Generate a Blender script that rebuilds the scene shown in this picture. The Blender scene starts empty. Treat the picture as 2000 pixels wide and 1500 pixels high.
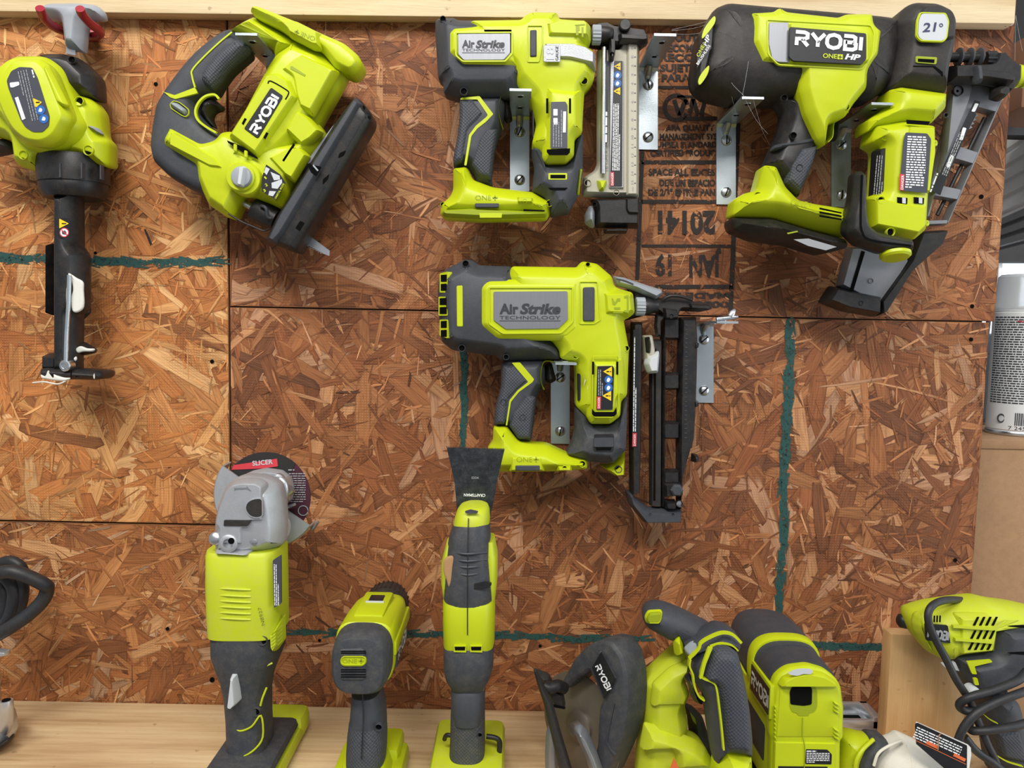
import bpy, bmesh, math, random
import numpy as np
from mathutils import Vector, Matrix
from mathutils.geometry import delaunay_2d_cdt

random.seed(7)
scene = bpy.context.scene
col = scene.collection

# ---------------------------------------------------------------- camera
FPX = 1500.0            # focal length in pixels of the 2000 x 1500 frame
DIST = 0.88             # camera to tool wall
CAMZ = 1.50
PITCH = math.atan(115.0 / FPX)
ROLL = 0.020
_f = Vector((0, math.cos(PITCH), -math.sin(PITCH)))
_r0 = Vector((1, 0, 0))
_u0 = Vector((0, math.sin(PITCH), math.cos(PITCH)))
_r = _r0 * math.cos(ROLL) + _u0 * math.sin(ROLL)
_u = _u0 * math.cos(ROLL) - _r0 * math.sin(ROLL)
CAM = Vector((0, -DIST, CAMZ))
cd = bpy.data.cameras.new('camera')
cd.sensor_fit = 'HORIZONTAL'
cd.sensor_width = 36.0
cd.lens = 36.0 * FPX / 2000.0
cd.clip_start = 0.01
cam = bpy.data.objects.new('camera', cd)
col.objects.link(cam)
m3 = Matrix((_r, _u, -_f)).transposed()
cam.matrix_world = Matrix.Translation(CAM) @ m3.to_4x4()
scene.camera = cam

# ---------------------------------------------------------------- light
scene.view_settings.view_transform = 'Standard'
scene.view_settings.look = 'None'
scene.view_settings.gamma = 1.0
scene.view_settings.use_curve_mapping = False
scene.view_settings.exposure = 0.0
w = bpy.data.worlds.new('world')
scene.world = w
w.use_nodes = True
w.node_tree.nodes['Background'].inputs[0].default_value = (0.93, 0.96, 1.0, 1)
w.node_tree.nodes['Background'].inputs[1].default_value = 0.38

def area(name, loc, target, sx, sy, power, color):
    l = bpy.data.lights.new(name, 'AREA')
    l.shape = 'RECTANGLE'
    l.size, l.size_y, l.energy, l.color = sx, sy, power, color
    o = bpy.data.objects.new(name, l)
    col.objects.link(o)
    o.location = loc
    o.rotation_euler = (Vector(target) - Vector(loc)).to_track_quat('-Z', 'Y').to_euler()
    return o
area('shop_tube_light', (-0.6, -1.25, 2.85), (0, 0, 1.35), 1.2, 0.25, 31, (1.0, 0.96, 0.90))
area('shop_tube_light_rear', (0.5, -2.1, 2.9), (0, 0, 1.4), 1.2, 0.3, 29, (1.0, 0.97, 0.93))

area('right_fill_light', (1.9, -0.7, 1.5), (0.55, 0.25, 1.6), 0.9, 1.6, 14, (0.86, 0.94, 1.0))  # unseen cool lamp added on the right to brighten the siding
area('siding_fill_light', (1.02, 0.06, 1.78), (0.84, 0.42, 1.72), 0.30, 0.40, 2.2, (0.90, 0.96, 1.0))  # lamp added out of view to lift the siding, apart from the window

# ---------------------------------------------------------------- pixel helpers
PLN = {}
def set_plane(o=(0, 0, 0), n=(0, -1, 0)):
    """work plane: P(px, py, d) lands d metres in front of it along n (default: the tool wall)"""
    n = Vector(n).normalized()
    u = Vector((0, 0, 1)).cross(n).normalized()
    PLN.update(o=Vector(o), n=n, u=u, v=n.cross(u))
set_plane()
def P(px, py, d):
    """photo pixel -> world point on the plane d metres in front of the work plane"""
    r = _r * ((px - 1000.0) / FPX) + _u * ((750.0 - py) / FPX) + _f
    t = (d - (CAM - PLN['o']).dot(PLN['n'])) / r.dot(PLN['n'])
    return CAM + r * t
def to2(p):
    q = p - PLN['o']
    return (q.dot(PLN['u']), q.dot(PLN['v']))
def to3(a, b, d):
    return PLN['o'] + PLN['u'] * float(a) + PLN['v'] * float(b) + PLN['n'] * float(d)
def PZ(px, py, z):
    """photo pixel -> world point on the horizontal plane z"""
    v = _r * ((px - 1000.0) / FPX) + _u * ((750.0 - py) / FPX) + _f
    return CAM + v * ((z - CAM.z) / v.z)
def zoom(ox, oy, s):
    def f(*pts):
        return [(ox + p[0] / s, oy + p[1] / s) + tuple(q / s for q in p[2:]) for p in pts]
    return f
def mpp(d):
    return (DIST - d) / FPX

# ---------------------------------------------------------------- materials
def lin(c):
    r = []
    for v in c[:3]:
        v /= 255.0
        r.append(v / 12.92 if v <= 0.04045 else ((v + 0.055) / 1.055) ** 2.4)
    return tuple(r) + (1.0,)
MATS = {}
def newmat(name):
    m = bpy.data.materials.new(name)
    m.use_nodes = True
    nt = m.node_tree
    b = nt.nodes['Principled BSDF']
    return m, nt, b
def node(nt, kind, **kw):
    n = nt.nodes.new(kind)
    for k, v in kw.items():
        setattr(n, k, v)
    return n
def mixc(nt, fac, a, b, blend='MIX'):
    n = nt.nodes.new('ShaderNodeMix')
    n.data_type = 'RGBA'
    n.blend_type = blend
    for sock, v in ((0, fac), (6, a), (7, b)):
        if hasattr(v, 'is_linked') or hasattr(v, 'links'):
            nt.links.new(v, n.inputs[sock])
        else:
            n.inputs[sock].default_value = v
    return n.outputs[2]
def ramp(nt, src, stops):
    n = nt.nodes.new('ShaderNodeValToRGB')
    nt.links.new(src, n.inputs[0])
    e = n.color_ramp.elements
    while len(e) < len(stops):
        e.new(0.5)
    for el, (p, c) in zip(e, stops):
        el.position = p
        el.color = c if len(c) == 4 else tuple(c) + (1,)
    return n.outputs[0]
def gpos(nt):
    return nt.nodes.new('ShaderNodeNewGeometry').outputs['Position']
def noise(nt, vec, scale, detail=3, rough=0.55):
    n = nt.nodes.new('ShaderNodeTexNoise')
    n.inputs['Scale'].default_value = scale
    n.inputs['Detail'].default_value = detail
    n.inputs['Roughness'].default_value = rough
    nt.links.new(vec, n.inputs['Vector'])
    return n.outputs['Fac']
def bump(nt, b, src, strength, dist=0.001):
    n = nt.nodes.new('ShaderNodeBump')
    n.inputs['Strength'].default_value = strength
    n.inputs['Distance'].default_value = dist
    nt.links.new(src, n.inputs['Height'])
    nt.links.new(n.outputs[0], b.inputs['Normal'])
def surf(key, rgb, rough=0.45, metal=0.0, var=0.10, fine=0.12, dust=0.0, dustcol=(176, 150, 112), grip=0, spec=0.5):
    m, nt, b = newmat(key)
    pos = gpos(nt)
    c = lin(rgb)
    lo = tuple(v * (1 - var) for v in c[:3]) + (1,)
    hi = tuple(min(1, v * (1 + var * 0.6)) for v in c[:3]) + (1,)
    n1 = noise(nt, pos, 22, 4)
    out = mixc(nt, n1, lo, hi)
    if dust > 0:
        n2 = noise(nt, pos, 95, 6, 0.8)
        n3 = noise(nt, pos, 1100, 2)
        mul = node(nt, 'ShaderNodeMath', operation='MULTIPLY')
        nt.links.new(ramp(nt, n2, [(0.42, (0, 0, 0)), (0.72, (1, 1, 1))]), mul.inputs[0])
        nt.links.new(ramp(nt, n3, [(0.35, (0.25, 0.25, 0.25)), (0.75, (1, 1, 1))]), mul.inputs[1])
        mu2 = node(nt, 'ShaderNodeMath', operation='MULTIPLY')
        nt.links.new(mul.outputs[0], mu2.inputs[0])
        mu2.inputs[1].default_value = dust
        out = mixc(nt, mu2.outputs[0], out, lin(dustcol))
    nt.links.new(out, b.inputs['Base Color'])
    b.inputs['Roughness'].default_value = rough
    b.inputs['Metallic'].default_value = metal
    b.inputs['Specular IOR Level'].default_value = spec
    rr = nt.nodes.new('ShaderNodeMapRange')
    nt.links.new(noise(nt, pos, 90, 4), rr.inputs[0])
    rr.inputs[3].default_value = max(0.05, rough - 0.08)
    rr.inputs[4].default_value = min(1.0, rough + 0.10)
    nt.links.new(rr.outputs[0], b.inputs['Roughness'])
    if grip:
        v = nt.nodes.new('ShaderNodeTexVoronoi')
        v.inputs['Scale'].default_value = grip
        v.inputs['Randomness'].default_value = 0.0
        mp = nt.nodes.new('ShaderNodeMapping')
        mp.inputs['Rotation'].default_value = (0, 0.785, 0)
        nt.links.new(pos, mp.inputs[0])
        nt.links.new(mp.outputs[0], v.inputs['Vector'])
        bump(nt, b, v.outputs['Distance'], 0.9, 0.0012)
    elif fine > 0:
        bump(nt, b, noise(nt, pos, 1400, 2), fine, 0.0006)
    MATS[key] = m
    return m
surf('lime', (190, 203, 20), 0.38, var=0.07, fine=0.10, dust=0.10, dustcol=(150, 150, 60))
surf('lime_dusty', (192, 205, 28), 0.5, var=0.10, fine=0.12, dust=0.55, dustcol=(190, 180, 110))
surf('lime_deep', (148, 162, 16), 0.5, var=0.12)
surf('charcoal', (56, 60, 68), 0.55, var=0.10, fine=0.2, dust=0.10)
surf('charcoal_dusty', (57, 60, 66), 0.62, var=0.10, fine=0.2, dust=0.30, dustcol=(150, 140, 122))
surf('rubber', (57, 61, 69), 0.6, var=0.10, fine=0.25, dust=0.10)
surf('rubber_grip', (60, 64, 73), 0.6, var=0.08, grip=420, dust=0.06)
surf('rubber_grip_dusty', (61, 64, 71), 0.62, var=0.1, grip=420, dust=0.25)
surf('black', (24, 25, 29), 0.42, var=0.15, fine=0.15, dust=0.10)
surf('black_dusty', (38, 36, 35), 0.55, var=0.15, fine=0.2, dust=0.22, dustcol=(120, 104, 88))
surf('void', (9, 9, 9), 0.9, var=0.0, fine=0, spec=0.1)
surf('steel', (205, 208, 212), 0.30, 1.0, var=0.10, fine=0.1)
surf('zinc', (196, 206, 212), 0.33, 0.85, var=0.14, fine=0.15)
surf('aluminium', (186, 189, 194), 0.45, 0.55, var=0.10, fine=0.25, dust=0.28, dustcol=(120, 108, 92))
surf('bright_aluminium', (205, 208, 212), 0.32, 0.8, var=0.06, fine=0.1)
surf('magazine_metal', (146, 148, 153), 0.40, 0.55, var=0.06, fine=0.1)
surf('silver_paint', (168, 170, 174), 0.38, 0.45, var=0.05, fine=0.3)
surf('grey_plastic', (150, 156, 164), 0.45, var=0.06)
surf('beige', (182, 178, 160), 0.5, var=0.06)
surf('pale_grey', (196, 200, 204), 0.45, var=0.06)
surf('red_rubber', (150, 20, 42), 0.35, var=0.1)
surf('white_print', (236, 238, 240), 0.5, var=0.02, fine=0)
surf('grey_print', (150, 152, 156), 0.5, var=0.02, fine=0)
surf('dark_print', (52, 54, 60), 0.45, var=0.03, fine=0)
surf('navy_print', (50, 55, 90), 0.45, var=0.03, fine=0)
surf('sticker_black', (26, 27, 31), 0.4, var=0.05, fine=0)
surf('sticker_grey', (66, 68, 78), 0.4, var=0.05, fine=0)
surf('sticker_yellow', (240, 200, 30), 0.45, var=0.03, fine=0)
surf('sticker_blue', (40, 98, 170), 0.45, var=0.03, fine=0)
surf('sticker_red', (205, 60, 70), 0.45, var=0.03, fine=0)
surf('sticker_orange', (226, 110, 62), 0.45, var=0.03, fine=0)
surf('caulk', (222, 220, 212), 0.55, var=0.06, fine=0.4)
surf('disc_abrasive', (70, 28, 44), 0.85, var=0.25, fine=0.9)
surf('disc_black', (42, 40, 40), 0.85, var=0.25, fine=0.9)
surf('blade_steel', (132, 124, 116), 0.42, 0.6, var=0.2, dust=0.2)
surf('blade_black', (32, 36, 40), 0.36, 0.2, var=0.2, dust=0.12, dustcol=(200, 205, 208))
surf('cable', (34, 36, 41), 0.5, var=0.1, fine=0.15, dust=0.08)
surf('cloth_white', (222, 218, 204), 0.85, var=0.08, fine=0.5, dust=0.15)
surf('paper_white', (226, 226, 222), 0.7, var=0.03, fine=0)
surf('web', (235, 235, 235), 0.6, var=0, fine=0)
def brushed(key, rgb):
    m, nt, b = newmat(key)
    pos = gpos(nt)
    mp = nt.nodes.new('ShaderNodeMapping')
    mp.inputs['Scale'].default_value = (900, 900, 14)
    nt.links.new(pos, mp.inputs[0])
    n = noise(nt, mp.outputs[0], 1.0, 2)
    c = lin(rgb)
    nt.links.new(mixc(nt, n, tuple(v * 0.82 for v in c[:3]) + (1,), c), b.inputs['Base Color'])
    b.inputs['Metallic'].default_value = 0.75
    b.inputs['Roughness'].default_value = 0.42
    MATS[key] = m
brushed('brushed', (150, 152, 158))

# ---------------------------------------------------------------- mesh helpers
ORI = {}
def tag(o, label=None, cat=None, group=None, kind=None):
    if label: o['label'] = label
    if cat: o['category'] = cat
    if group: o['group'] = group
    if kind: o['kind'] = kind
    return o
def thing(name, loc, label, cat, group=None):
    o = bpy.data.objects.new(name, None)
    o.empty_display_size = 0.03
    col.objects.link(o)
    o.location = loc
    ORI[o] = Vector(loc)
    return tag(o, label, cat, group)
def mk(name, verts, faces, mat, parent=None, smooth=38):
    org = ORI[parent] if parent is not None else Vector((0, 0, 0))
    me = bpy.data.meshes.new(name)
    me.from_pydata([(v[0] - org[0], v[1] - org[1], v[2] - org[2]) for v in verts], [], faces)
    bm = bmesh.new()
    bm.from_mesh(me)
    bmesh.ops.remove_doubles(bm, verts=bm.verts, dist=1e-6)
    bmesh.ops.recalc_face_normals(bm, faces=bm.faces)
    bm.to_mesh(me)
    bm.free()
    if smooth:
        me.polygons.foreach_set('use_smooth', [True] * len(me.polygons))
        me.set_sharp_from_angle(angle=math.radians(smooth))
    me.materials.append(MATS[mat] if isinstance(mat, str) else mat)
    o = bpy.data.objects.new(name, me)
    col.objects.link(o)
    if parent is not None:
        o.parent = parent
    ORI[o] = org
    return o
def area2(p):
    return 0.5 * sum(p[i][0] * p[(i + 1) % len(p)][1] - p[(i + 1) % len(p)][0] * p[i][1] for i in range(len(p)))
def rnd(pts, r=0.0, seg=4):
    """round the corners of a closed px polygon; a point may carry its own radius as a third value"""
    out = []
    n = len(pts)
    for i in range(n):
        p, a, b = pts[i], pts[i - 1], pts[(i + 1) % n]
        rad = p[2] if len(p) > 2 else r
        p = Vector(p[:2]); a = Vector(a[:2]); b = Vector(b[:2])
        la, lb = (a - p).length, (b - p).length
        k = min(rad, la * 0.48, lb * 0.48)
        if k < 0.05:
            out.append(tuple(p)); continue
        s = p + (a - p) / la * k
        e = p + (b - p) / lb * k
        for j in range(seg + 1):
            t = j / seg
            q = s * (1 - t) ** 2 + p * 2 * t * (1 - t) + e * t * t
            out.append(tuple(q))
    return out
def spl(pts, n=5, closed=True):
    """Catmull-Rom through the points (any dimension)"""
    P_ = [np.array(p, float) for p in pts]
    m = len(P_)
    out = []
    rng = range(m) if closed else range(m - 1)
    for i in rng:
        if closed:
            a, b, c, d = P_[i - 1], P_[i], P_[(i + 1) % m], P_[(i + 2) % m]
        else:
            a, b, c, d = P_[max(i - 1, 0)], P_[i], P_[i + 1], P_[min(i + 2, m - 1)]
        for j in range(n):
            t = j / n
            out.append(tuple(0.5 * (2 * b + (c - a) * t + (2 * a - 5 * b + 4 * c - d) * t * t + (3 * b - a - 3 * c + d) * t ** 3)))
    if not closed:
        out.append(tuple(P_[-1]))
    return out
def resample(poly, step):
    out = []
    n = len(poly)
    for i in range(n):
        a, b = np.array(poly[i]), np.array(poly[(i + 1) % n])
        L = np.linalg.norm(b - a)
        if L < 1e-7:
            continue
        k = max(1, int(round(L / step)))
        for j in range(k):
            out.append(a + (b - a) * (j / k))
    return np.array(out)
def insets(p, levels):
    """rings of the closed polygon p (counter-clockwise) pushed inwards, stopped at the medial axis"""
    n = len(p)
    e = np.roll(p, -1, 0) - p
    L = np.linalg.norm(e, axis=1)[:, None]
    e = e / L
    nr = np.stack([-e[:, 1], e[:, 0]], 1)
    npv = np.roll(nr, 1, 0)
    v = nr + npv
    v /= np.maximum(np.linalg.norm(v, axis=1)[:, None], 1e-6)
    c = np.clip((v * nr).sum(1), 0.5, 1)[:, None]
    v = v / c
    A = p
    B = np.roll(p, -1, 0)
    AB = B - A
    ll = (AB ** 2).sum(1)
    def dist(q):
        d = q[:, None, :] - A[None]
        t = np.clip((d * AB[None]).sum(2) / ll[None], 0, 1)
        return np.sqrt(((d - t[..., None] * AB[None]) ** 2).sum(2).min(1))
    T = max(levels)
    lim = np.zeros(n)
    alive = np.ones(n, bool)
    for k in range(1, 17):
        t = T * k / 16
        ok = dist(p + v * t) >= 0.9 * t
        alive &= ok
        lim[alive] = t
    rings = []
    for l in levels:
        t = np.minimum(lim, l)
        rings.append((p + v * t[:, None], t))
    return rings
FACET = [(0, 0), (.07, .16), (.30, .44), (.74, .86), (.90, .965), (1, 1)]
def cap_ring(verts, faces, base, n, hts, sign):
    """close the last ring: the points that got to full height span the face, stopped ones are stitched on"""
    ext = hts.max() if sign > 0 else hts.min()
    full = [i for i in range(n) if abs(hts[i] - ext) < 2e-5]
    if len(full) < 3:
        faces.append(tuple(base + i for i in range(n)))
        return
    m_ = len(full)
    for k in range(m_):
        a, b = full[k], full[(k + 1) % m_]
        run = []
        j = (a + 1) % n
        while j != b:
            run.append(j)
            j = (j + 1) % n
        pv = a
        for q in run + [b]:
            if pv != a:
                faces.append((base + a, base + pv, base + q))
            pv = q
    pts = [Vector((verts[base + i][0], verts[base + i][1])) for i in full]
    y = verts[base + full[0]][2]
    vo, eo, fo, ov, oe, of = delaunay_2d_cdt(pts, [(i, (i + 1) % m_) for i in range(m_)], [], 0, 1e-7)
    pa = np.array([tuple(p) for p in pts])
    pb = np.roll(pa, -1, 0)
    b0 = len(verts)
    verts.extend((p.x, p.y, y) for p in vo)
    for f in fo:
        c = np.mean([tuple(vo[i]) for i in f], axis=0)
        up = (pa[:, 1] <= c[1]) & (pb[:, 1] > c[1])
        dn = (pa[:, 1] > c[1]) & (pb[:, 1] <= c[1])
        cr = (pb[:, 0] - pa[:, 0]) * (c[1] - pa[:, 1]) - (c[0] - pa[:, 0]) * (pb[:, 1] - pa[:, 1])
        wn_ = np.sum(up & (cr > 0)) - np.sum(dn & (cr < 0))
        if wn_ > 0:
            faces.append(tuple(b0 + i for i in f))
def pillow(name, pts, d, front, back, rw, mat, parent, rd=None, r=4, step=None, seg=4, bw=None, bd=None, smooth=38, prof=None):
    """solid whose outline (photo pixels, taken at the plane d) is rounded off towards the front and the back"""
    pts = rnd(pts, r) if r else [q[:2] for q in pts]
    rd = front if rd is None else min(rd, front)
    if prof is None:
        prof = 'round' if (mat in ('rubber', 'rubber_grip', 'rubber_grip_dusty', 'caulk', 'red_rubber', 'cloth_white')) else 'facet'
    xz = [to2(P(x, y, d + front - rd * 0.7)) for x, y in pts]
    if area2(xz) < 0:
        xz = xz[::-1]
    per = sum(math.dist(xz[i], xz[i - 1]) for i in range(len(xz)))
    step = step or max(0.0022, per / 360)
    p = resample(xz, step)
    bw = max(rw, back * 0.5) if bw is None else bw
    bd = back * 0.9 if bd is None else bd
    verts, faces = [], []
    n = len(p)
    rings = []
    def side(sign, depth, w_, dd):
        res = []
        if w_ <= 1e-6:
            return [(p, np.full(n, d + sign * depth))]
        lv = []
        if prof == 'round':
            for k in range(seg + 1):
                th = k / seg * math.pi / 2
                lv.append((w_ * (1 - math.cos(th)), math.sin(th)))
        elif prof == 'facet':
            lv = [(a * w_, b) for a, b in FACET]
        else:
            lv = [(0, 0), (w_, 1)]
        rr = insets(p, [a for a, _ in lv])
        for (q, t), (a, s) in zip(rr, lv):
            tt = np.clip(t / w_, 0, 1)
            if prof == 'round':
                h = np.sqrt(np.maximum(0, 1 - (1 - tt) ** 2))
            elif prof == 'facet':
                h = np.interp(tt, [a for a, _ in FACET], [b for _, b in FACET])
            else:
                h = tt
            res.append((q, d + sign * (depth - dd + dd * np.minimum(h, s + 1e-6))))
        return res
    fr = side(1, front, rw, min(rd, front))
    bk = side(-1, back, bw, min(bd, back))
    allr = bk[::-1] + fr
    for q, y in allr:
        for i in range(n):
            verts.append(tuple(q[i]) + (float(y[i]),))
    for k in range(len(allr) - 1):
        for i in range(n):
            j = (i + 1) % n
            faces.append((k * n + i, k * n + j, (k + 1) * n + j, (k + 1) * n + i))
    cap_ring(verts, faces, 0, n, allr[0][1], -1)
    cap_ring(verts, faces, (len(allr) - 1) * n, n, allr[-1][1], 1)
    return mk(name, [to3(*v) for v in verts], faces, mat, parent, smooth)
def slab(name, pts, d, th, mat, parent, r=0, ch=0.0, smooth=30):
    """thin plate: front face at d (outline in photo pixels), th thick"""
    pts = rnd(pts, r) if r else [q[:2] for q in pts]
    xz = np.array([to2(P(x, y, d)) for x, y in pts])
    if area2(xz) < 0:
        xz = xz[::-1].copy()
    n = len(xz)
    verts = [to3(a, b, d - th) for a, b in xz] + [to3(a, b, d - ch) for a, b in xz]
    faces = [tuple(range(n)), ]
    faces += [(i, (i + 1) % n, n + (i + 1) % n, n + i) for i in range(n)]
    if ch > 0:
        q = insets(xz, [ch])[0][0]
        verts += [to3(a, b, d) for a, b in q]
        faces += [(n + i, n + (i + 1) % n, 2 * n + (i + 1) % n, 2 * n + i) for i in range(n)]
        faces.append(tuple(range(2 * n, 3 * n)))
    else:
        faces.append(tuple(range(n, 2 * n)))
    return mk(name, verts, faces, mat, parent, smooth)
def rect(x0, y0, x1, y1):
    return [(x0, y0), (x1, y0), (x1, y1), (x0, y1)]
def disc(cx, cy, r, n=24, ry=None):
    ry = ry or r
    return [(cx + r * math.cos(2 * math.pi * k / n), cy + ry * math.sin(2 * math.pi * k / n)) for k in range(n)]
def strip(pl, w, closed=False):
    """px polyline -> closed px polygon of width w"""
    L, R = [], []
    n = len(pl)
    for i in range(n):
        a = Vector(pl[max(i - 1, 0)][:2]); b = Vector(pl[min(i + 1, n - 1)][:2])
        t = (b - a).normalized()
        q = Vector((-t.y, t.x)) * w / 2
        p = Vector(pl[i][:2])
        L.append(tuple(p + q)); R.append(tuple(p - q))
    return L + R[::-1]
def tube(name, pts, rad, mat, parent, n=10, sm=5, caps=True, smooth=50):
    """round bar through world points; rad a number or one per point"""
    if sm > 1:
        k = len(pts)
        pts4 = [tuple(p) + ((rad[i] if isinstance(rad, (list, tuple)) else rad),) for i, p in enumerate(pts)]
        q = spl(pts4, sm, closed=False)
    else:
        q = [tuple(p) + ((rad[i] if isinstance(rad, (list, tuple)) else rad),) for i, p in enumerate(pts)]
    C_ = [Vector(a[:3]) for a in q]
    R_ = [a[3] for a in q]
    verts, faces = [], []
    t0 = (C_[1] - C_[0]).normalized()
    ref = Vector((0, 0, 1)) if abs(t0.z) < 0.9 else Vector((1, 0, 0))
    nrm = t0.cross(ref).normalized()
    m = len(C_)
    for i in range(m):
        t = (C_[min(i + 1, m - 1)] - C_[max(i - 1, 0)])
        t = t.normalized() if t.length > 1e-9 else t0
        nrm = (nrm - t * nrm.dot(t)).normalized()
        b = t.cross(nrm)
        for k in range(n):
            a = 2 * math.pi * k / n
            verts.append(tuple(C_[i] + (nrm * math.cos(a) + b * math.sin(a)) * R_[i]))
    for i in range(m - 1):
        for k in range(n):
            faces.append((i * n + k, i * n + (k + 1) % n, (i + 1) * n + (k + 1) % n, (i + 1) * n + k))
    if caps:
        faces.append(tuple(range(n)))
        faces.append(tuple((m - 1) * n + k for k in range(n)))
    return mk(name, verts, faces, mat, parent, smooth)
def lathe(name, p0, axis, prof, mat, parent, n=28, smooth=38):
    """turned solid: profile (distance along the axis, radius)"""
    ax = Vector(axis).normalized()
    ref = Vector((0, 0, 1)) if abs(ax.z) < 0.9 else Vector((1, 0, 0))
    u = ax.cross(ref).normalized()
    v = ax.cross(u)
    verts, faces = [], []
    for t, r in prof:
        for k in range(n):
            a = 2 * math.pi * k / n
            verts.append(tuple(Vector(p0) + ax * t + (u * math.cos(a) + v * math.sin(a)) * max(r, 1e-5)))
    m = len(prof)
    for i in range(m - 1):
        for k in range(n):
            faces.append((i * n + k, i * n + (k + 1) % n, (i + 1) * n + (k + 1) % n, (i + 1) * n + k))
    faces.append(tuple(range(n)))
    faces.append(tuple((m - 1) * n + k for k in range(n)))
    return mk(name, verts, faces, mat, parent, smooth)
def loft(name, secs, mat, parent, n=32, smooth=40, caps=True):
    """secs: (centre, u, v, exponent) with u, v the half-axis vectors of a superellipse"""
    verts, faces = [], []
    for c, u, v, e in secs:
        for k in range(n):
            a = 2 * math.pi * k / n
            ca, sa = math.cos(a), math.sin(a)
            x = math.copysign(abs(ca) ** (2 / e), ca)
            y = math.copysign(abs(sa) ** (2 / e), sa)
            verts.append(tuple(Vector(c) + Vector(u) * x + Vector(v) * y))
    m = len(secs)
    for i in range(m - 1):
        for k in range(n):
            faces.append((i * n + k, i * n + (k + 1) % n, (i + 1) * n + (k + 1) % n, (i + 1) * n + k))
    if caps:
        faces.append(tuple(range(n)))
        faces.append(tuple((m - 1) * n + k for k in range(n)))
    return mk(name, verts, faces, mat, parent, smooth)
def vloft(name, rows, d, mat, parent, e=3.0, n=32, smooth=40):
    """upright solid from photo rows (xl, xr, y, half depth in m[, d]) at the plane d"""
    secs = []
    for r_ in rows:
        xl, xr, y, hd = r_[:4]
        dd = r_[4] if len(r_) > 4 else d
        a, b = P(xl, y, dd), P(xr, y, dd)
        c = (a + b) / 2
        secs.append((c, (b - a) / 2, Vector((0, hd, 0)), e))
    return loft(name, secs, mat, parent, n, smooth)
def box3(name, c, u, v, w_, mat, parent, bev=0.0, smooth=30):
    """box from centre and three half-axis vectors, edges chamfered by bev metres"""
    c = Vector(c); u = Vector(u); v = Vector(v); w_ = Vector(w_)
    vs, fs = [], []
    for s in (-1, 1):
        for a, b in ((-1, -1), (1, -1), (1, 1), (-1, 1)):
            vs.append(c + u * a + v * b + w_ * s)
    fs = [(3, 2, 1, 0), (4, 5, 6, 7), (0, 1, 5, 4), (1, 2, 6, 5), (2, 3, 7, 6), (3, 0, 4, 7)]
    o = mk(name, vs, fs, mat, parent, 0)
    if bev > 0:
        bm = bmesh.new()
        bm.from_mesh(o.data)
        bmesh.ops.bevel(bm, geom=list(bm.edges), offset=bev, segments=2, affect='EDGES', profile=0.5)
        bm.to_mesh(o.data)
        bm.free()
        o.data.polygons.foreach_set('use_smooth', [True] * len(o.data.polygons))
        o.data.set_sharp_from_angle(angle=math.radians(smooth))
    return o

# ---------------------------------------------------------------- print and lettering
class PxFrame:
    """maps (u right, v up) in px units to photo pixels on the plane d"""
    def __init__(s, p0, p1, d, flip=False):
        s.o = Vector(p0); t = Vector(p1) - s.o
        s.len = t.length
        s.t = t.normalized()
        s.n = Vector((s.t.y, -s.t.x))
        s.d = d
    def __call__(s, u, v):
        q = s.o + s.t * u + s.n * v
        return P(q.x, q.y, s.d)
class W3Frame:
    """the same for any plane in the world: origin, unit right, unit up, length"""
    def __init__(s, o, t, n, ln):
        s.o, s.t, s.n, s.len = Vector(o), Vector(t).normalized(), Vector(n).normalized(), ln
    def __call__(s, u, v):
        return s.o + s.t * u + s.n * v
_TX = {}
def textmesh(body, bold, shear, spacing):
    key = (body, bold, shear, spacing)
    if key in _TX:
        return _TX[key]
    c = bpy.data.curves.new('txt', 'FONT')
    c.body = body
    c.offset = bold
    c.shear = shear
    c.space_character = spacing
    c.resolution_u = 3
    c.fill_mode = 'FRONT'
    o = bpy.data.objects.new('txt', c)
    col.objects.link(o)
    dg = bpy.context.evaluated_depsgraph_get()
    dg.update()
    me = bpy.data.meshes.new_from_object(o.evaluated_get(dg))
    v = np.array([tuple(x.co)[:2] for x in me.vertices])
    f = [tuple(p.vertices) for p in me.polygons]
    bpy.data.objects.remove(o)
    bpy.data.curves.remove(c)
    bpy.data.meshes.remove(me)
    _TX[key] = (v, f)
    return v, f
def text(name, body, fr, h, mat, parent, bold=0.0, shear=0.0, spacing=1.0, fit=True):
    """lettering that fills the frame's length, capital height h"""
    v, f = textmesh(body, bold, shear, spacing)
    x0, x1 = v[:, 0].min(), v[:, 0].max()
    cap = 0.70
    sx = fr.len / (x1 - x0) if fit else h / cap
    sy = h / cap
    vs = [fr((a - x0) * sx, b * sy) for a, b in v]
    return mk(name, vs, f, mat, parent, 0)
LOGO = {
 'R': [[(0, 1), (.55, 1), (.74, .9), (.74, .62), (.55, .5), (.18, .5)], [(.40, .5), (.80, 0)], [(.10, .62), (.10, 0)]],
 'Y': [[(0, 1), (.40, .46), (.80, 1)], [(.40, .50), (.40, 0)]],
 'O': [[(.45, 1), (.16, .9), (.04, .68), (.04, .32), (.16, .1), (.45, 0), (.74, .1), (.86, .32), (.86, .68), (.74, .9), (.45, 1)]],
 'B': [[(0, 1), (.55, 1), (.70, .9), (.70, .64), (.55, .53), (.12, .53)], [(.55, .53), (.76, .42), (.76, .12), (.58, 0), (.10, 0), (.10, .70)]],
 'I': [[(.08, 1), (.08, 0)]],
}
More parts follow.
